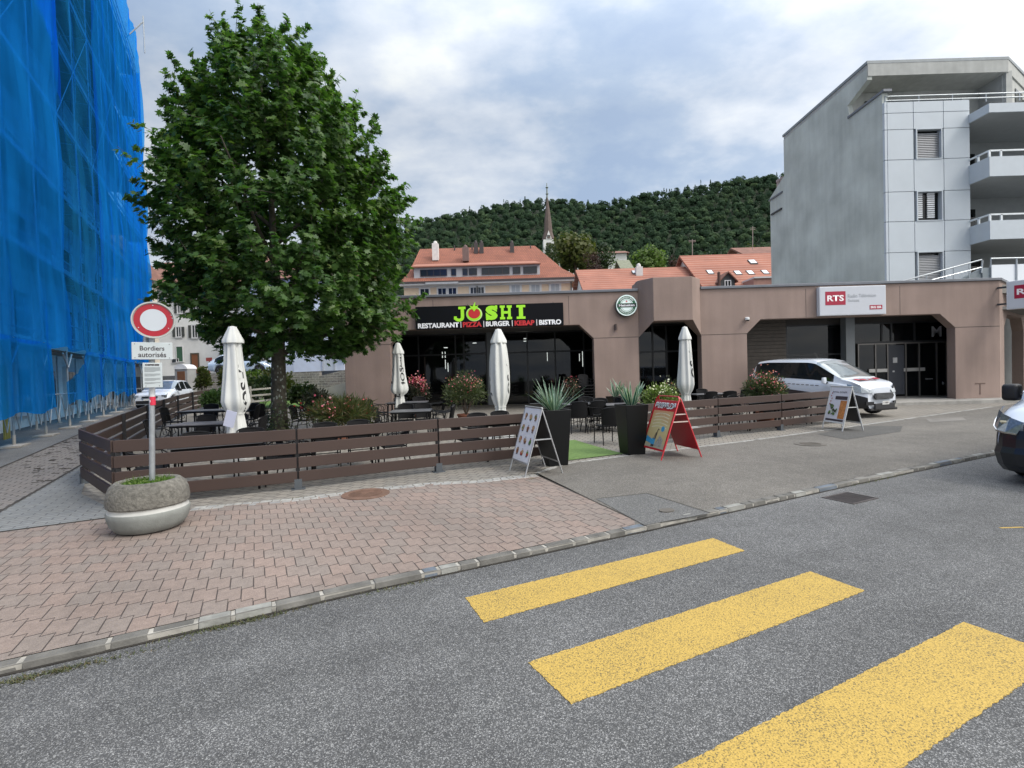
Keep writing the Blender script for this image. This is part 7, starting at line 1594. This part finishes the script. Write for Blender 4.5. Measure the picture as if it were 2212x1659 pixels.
# parked white van
vn = G(1853.5, 893, .17); al = R_(20); hv = Vector((math.sin(al), -math.cos(al), 0)); wv_ = Vector((math.cos(al), math.sin(al), 0)); vc = Vector((vn.x, vn.y, 0))-hv*2.02+wv_*.92; zv = T(vn.x, vn.y)
Lv = 4.16
zv = T(vn.x, vn.y+2)
vt, xs, zt_, zb_, w_ = car('parked_van', 'white delivery passenger van with red bonnet graphics parked by the shop doors', (vc.x, vc.y, zv), math.atan2(hv.y, hv.x), Lv,
    [(-2.08,1.35),(-2.05,1.62),(-1.95,1.73),(-1.4,1.78),(-.4,1.76),(.25,1.74),(.50,1.67),(1.34,1.15),(1.42,1.11),(1.80,1.02),(1.98,.91),(2.05,.80),(2.08,.70)],
    [(-2.08,1.14),(-1.5,1.13),(.2,1.03),(1.2,.99),(1.7,.92),(1.98,.80),(2.08,.64)],
    [(-2.08,.40),(-1.8,.28),(1.8,.24),(2.08,.26)],
    [(-2.08,.78),(-1.9,.85),(-1,.865),(1.2,.865),(1.65,.84),(1.88,.74),(2.0,.62),(2.08,.50)], [(-2.08,.62),(-1.8,.66),(-.4,.69),(.4,.66),(1.2,.76)], (1.36,.48), None, [(-1.93,1.12)], (-1.22, 1.27), .315, PWH, 'front')
vt.scale = (1.03, 1.0, 1.06)
def onside(x, z, out=.012, sy=-1):
    i = np.argmin(abs(xs-x)); return (x, sy*(w_[i]+.03+out), z)
GRM = mat('graphic_dark', (.045,.035,.035), .4, var=.1); GRR = mat('graphic_red', (.42,.02,.05), .4, var=.05)
for sy in (-1, 1):
    b = MB(); n_ = 14
    for i in range(n_):
        x0, x1 = -1.7+2.5*i/n_, -1.7+2.5*(i+1)/n_; z0, z1 = .97-.0*i, .97
        bodyq(b, [onside(x0, .50, .006, sy), onside(x1, .50, .006, sy), onside(x1, .92-.26*(i+1)/n_, .006, sy), onside(x0, .92-.26*i/n_, .006, sy)])
    b.build('side_graphic', GRM, vt); b = MB()
    for i in range(8):
        x0, x1 = -1.98+1.2*i/8, -1.98+1.2*(i+1)/8; bodyq(b, [onside(x0, 1.10-.14*i/8, .008, sy), onside(x1, 1.10-.14*(i+1)/8, .008, sy), onside(x1, 1.14-.19*(i+1)/8, .008, sy), onside(x0, 1.17-.16*i/8, .008, sy)])
    b.build('side_graphic', GRR, vt)
    b = MB()
    for i in range(10): x0 = -.95+.17*i; bodyq(b, [onside(x0, .975-.008*i, .008, sy), onside(x0+.12, .975-.008*i, .008, sy), onside(x0+.12, .995-.008*i, .008, sy), onside(x0, .995-.008*i, .008, sy)])
    b.build('side_lettering', GRM, vt)
    b = MB(); b.lathe([(0,-.10),(.07,-.08),(.085,0),(.07,.09),(0,.10)], 12, c=(.98, sy*1.02, 1.07), sx=.7, sy=1.15); m_ = b.build('mirror', PWH, vt, True); b = MB(); b.bar((.95, sy*.84, 1.0), (.97, sy*.95, 1.02), .05, .03); b.build('mirror_arm', TRIMB, m_)
    pts = [(2.045,.40),(2.00,.56),(1.88,.69),(1.70,.79),(1.60,.84)]; lo_ = [(2.075,.38),(2.05,.56),(1.93,.735),(1.74,.825),(1.60,.865)]; b = MB(); zt2 = [.78,.82,.88,.93,.96]; zb2 = [.70,.70,.715,.76,.83]
    for i in range(4): (xa2, ya2), (xb2, yb2) = lo_[i], lo_[i+1]; bodyq(b, [(xa2+.03, sy*(ya2+.02), zb2[i]), (xb2+.03, sy*(yb2+.02), zb2[i+1]), (xb2+.0, sy*(yb2+.005), zt2[i+1]), (xa2-.02, sy*(ya2), zt2[i])])
    b.build('headlight', HLG, vt)
    b = MB(); b.bar((2.02, sy*.66, .40), (2.10, sy*.44, .40), .03, .10); b.build('fog_lamp', TRIMB, vt)
b = MB(); b.prism([(y_, z_) for y_, z_ in ((-.38,.685),(-.43,.60),(-.36,.51),(.36,.51),(.43,.60),(.38,.685))], 2.085, 2.125, 0, Ty); b.build('grille', TRIMB, vt); b = MB()
for k_ in range(4): b.bar((2.13, -.36, .545+.035*k_), (2.13, .36, .545+.035*k_), .006, .007)
b.bar((2.128,-.40,.69), (2.128,.40,.69), .01, .012); b.build('grille_bar', CHR, vt)
b = MB(); b.bx(2.10, 2.15, -.44, .44, .22, .40); b.bx(2.02, 2.12, -.60, .60, .19, .26); b.build('bumper', TRIMB, vt, bevel=.02)
b = MB(); b.bx(2.155, 2.165, -.15, .15, .36, .46); pl2 = b.build('number_plate', mat('plate_white', (.6,.6,.58), .5), vt); text('S 880', .22, INK, pl2, Matrix.Translation((2.167, 0, .41)) @ Matrix.Rotation(R_(90), 4, 'Z') @ X90, .02, .055)
b = MB(); b.bar((1.22,-.55,1.13), (.98,-.05,1.30), .012, .012); b.bar((1.25,.1,1.12), (1.02,.55,1.27), .012, .012); b.build('wiper', TRIMB, vt)
b = MB(); b.tube([(.0,.0,1.76),(-.12,.0,1.95)], .006, 5); b.build('aerial', TRIMB, vt)
b = MB(); hz = lambda x: float(np.interp(x, xs, zt_))+.014
for (x0, x1, y0, y1) in ((1.52,1.66,-.50,-.34),(1.55,1.72,-.26,-.06),(1.58,1.72,.06,.16),(1.46,1.60,.36,.60)):
    bodyq(b, [(x0, y0, hz(x0)), (x1, y0+.04, hz(x1)), (x1, y1+.04, hz(x1)), (x0, y1, hz(x0))])
b.build('bonnet_graphic', GRR, vt); b = MB(); bodyq(b, [(1.66,-.48,hz(1.66)),(1.73,-.48,hz(1.73)),(1.73,.3,hz(1.73)),(1.66,.3,hz(1.66))]); b.build('bonnet_lettering', GRM, vt)
# black and white van cut by the right edge
bn = G(2172, 1040, flat=True); hb2 = Vector((-.895, -.446, 0)); wb_ = Vector((.446, -.895, 0)); Lb_ = 5.1
bc = Vector((bn.x+.50, bn.y, 0))+wb_*.62-hb2*(Lb_/2-.62); PW2 = mat('cool_white_paint', (.56,.62,.72), .18, var=0, coat=.9); BP = mat('black_bumper_paint', (.012,.014,.018), .3, var=.1, coat=.3)
vb, xs, zt_, zb_, w_ = car('black_and_white_van', 'white van with big black bumper on the road beside the kerb', (bc.x, bc.y, 0), math.atan2(hb2.y, hb2.x), Lb_,
    [(-2.55,1.7),(-2.5,1.88),(-2.2,1.95),(.3,1.96),(.75,1.88),(1.62,1.24),(1.70,1.20),(2.2,1.08),(2.45,.93),(2.55,.72)], [(-2.55,1.2),(.5,1.16),(1.6,1.12),(2.2,.98),(2.45,.84),(2.55,.66)], [(-2.55,.40),(-2.2,.26),(2.2,.22),(2.55,.24)],
    [(-2.55,.88),(-2.3,.95),(1.6,.95),(2.1,.95),(2.35,.92),(2.48,.86),(2.55,.76)], [(-2.55,.78),(.3,.80),(1.6,.86)], (1.64,.72), None, [(-2.3,-.4),(-.3,.6),(.66,1.35)], (-1.6, 1.62), .335, PW2, 'front', bulge=.02)
for sy in (-1, 1):
    b = MB(); b.bx(1.06, 1.28, -.10, .10, -.13, .13, 0, Matrix.Translation((.15, sy*1.12, 1.22))); m_ = b.build('mirror', TRIMB, vb, True, bevel=.05, seg=3)
    b = MB(); b.bar((1.3, sy*.9, 1.12), (1.3, sy*1.05, 1.18), .08, .05); b.build('mirror_arm', TRIMB, m_)
    b = MB(); P_o = [(2.08,.970),(2.24,.965),(2.38,.935),(2.49,.87),(2.56,.76),(2.60,.62)]; ztop_ = [1.06,1.05,1.02,.98,.93,.87]; zbo = [.95,.87,.79,.75,.73,.72]
    for i in range(5): (xa2, ya2), (xb2, yb2) = P_o[i], P_o[i+1]; bodyq(b, [(xa2+.02, sy*(ya2+.015), zbo[i]), (xb2+.02, sy*(yb2+.015), zbo[i+1]), (xb2-.04, sy*(yb2-.03), ztop_[i+1]), (xa2-.03, sy*(ya2-.02), ztop_[i])])
    hl = b.build('headlight', HLG, vb); b = MB()
    for i in range(5): (xa2, ya2), (xb2, yb2) = P_o[i], P_o[i+1]; b.bar((xa2+.025, sy*(ya2+.02), zbo[i]-.01), (xb2+.025, sy*(yb2+.02), zbo[i+1]-.01), .012, .022)
    b.build('light_strip', CHR, hl); b = MB(); b.lathe([(0,-.03),(.06,-.02),(.07,.0),(.06,.02)], 12, c=(2.46, sy*.80, .86)); b.build('lamp', mat('warm_lamp', (.7,.62,.42), .3), hl, True)
    b = MB()
    P2 = [(1.95,.975),(2.15,.975),(2.33,.955),(2.46,.905),(2.55,.81),(2.61,.65),(2.64,.32),(2.65,0)]
    for lvl, (z0, z1, o0, o1) in enumerate(((.18,.27,-.07,-.01),(.27,.44,-.01,.03),(.44,.52,.03,.005),(.52,.64,.005,.0),(.64,.76,.0,-.015))):
        for i in range(7): (xa2, ya2), (xb2, yb2) = P2[i], P2[i+1]; bodyq(b, [(xa2+o0, sy*max(0, ya2+o0*.6), z0), (xb2+o0, sy*max(0, yb2+o0*.6), z0), (xb2+o1, sy*max(0, yb2+o1*.6), z1), (xa2+o1, sy*max(0, ya2+o1*.6), z1)])
    b.build('bumper', BP, vb, True, split=25)
b = MB(); b.prism([(-.58,.84),(-.58,.68),(.58,.68),(.58,.84),(.5,.90),(-.5,.90)], 2.48, 2.60, 0, Ty); b.build('grille', TRIMB, vb); b = MB()
for k_ in range(3): b.bar((2.615,-.55,.71+.06*k_), (2.615,.55,.71+.06*k_), .01, .014)
b.build('grille_bar', CHR, vb)
b = MB(); b.bar((.76,-.80,1.86), (1.62,-.88,1.22), .03, .05); b.bar((.76,.80,1.86), (1.62,.88,1.22), .03, .05); b.build('pillar', PW2, vb)
# white hatchback parked behind the lane fence, another car beyond the rubble wall
cp = Vector((D(358, 850, 27.5).x, 27.5)); zc_ = T(cp.x, cp.y)
c1_, xs, zt_, zb_, w_ = car('parked_car', 'white hatchback parked behind the lane fence beside the cream house', (cp.x, cp.y, zc_+.0), R_(-90+14), 3.9,
    [(-1.95,.95),(-1.85,1.25),(-1.4,1.43),(-.4,1.46),(.1,1.42),(.9,.98),(1.0,.93),(1.6,.84),(1.9,.68),(1.95,.55)], [(-1.95,.88),(.8,.86),(1.5,.76),(1.95,.5)], [(-1.95,.3),(-1.6,.2),(1.6,.18),(1.95,.22)], [(-1.95,.70),(-1.6,.82),(1.3,.82),(1.75,.74),(1.95,.58)], [(-1.95,.5),(-.4,.6),(.9,.68)], (.92,.12), None, [(-1.6,-.75),(-.68,.0),(.06,.72)], (-1.2, 1.22), .30, PWH)
for sy in (-1, 1): b = MB(); b.bx(1.78, 1.90, sy*.62-.12, sy*.62+.12, .56, .70); b.build('headlight', HLG, c1_, bevel=.02); b = MB(); b.bx(.62, .78, sy*.95-.08, sy*.95+.08, .86, 1.0); b.build('mirror', TRIMB, c1_, bevel=.03)
b = MB(); b.bx(1.93, 1.99, -.62, .62, .26, .42); b.bx(1.90, 1.96, -.35, .35, .56, .64); b.build('bumper', TRIMB, c1_, bevel=.01); b = MB(); b.bx(1.99, 2.0, -.25, .25, .42, .52); b.build('number_plate', mat('plate_white', (.6,.6,.58), .5), c1_)
cp = D(528, 815, 36.); c2_, *_ = car('parked_car', 'pale blue car parked on the upper street before the cream house', (cp.x, 36., TERR), R_(8), 4.2,
    [(-2.1,.85),(-2.0,1.0),(-1.3,1.42),(-.3,1.46),(.2,1.40),(1.0,.98),(1.9,.80),(2.1,.55)], [(-2.1,.8),(1.0,.88),(1.7,.74),(2.1,.5)], [(-2.1,.3),(-1.6,.2),(1.6,.18),(2.1,.22)], [(-2.1,.72),(-1.6,.84),(1.4,.84),(2.1,.6)], [(-2.1,.5),(-.4,.6),(.9,.7)], (1.02,.22), None, [(-1.7,-.8),(-.72,-.02),(.04,.8)], (-1.3, 1.3), .31, mat('pale_blue_paint', (.45,.55,.66), .25, var=0, coat=.7))
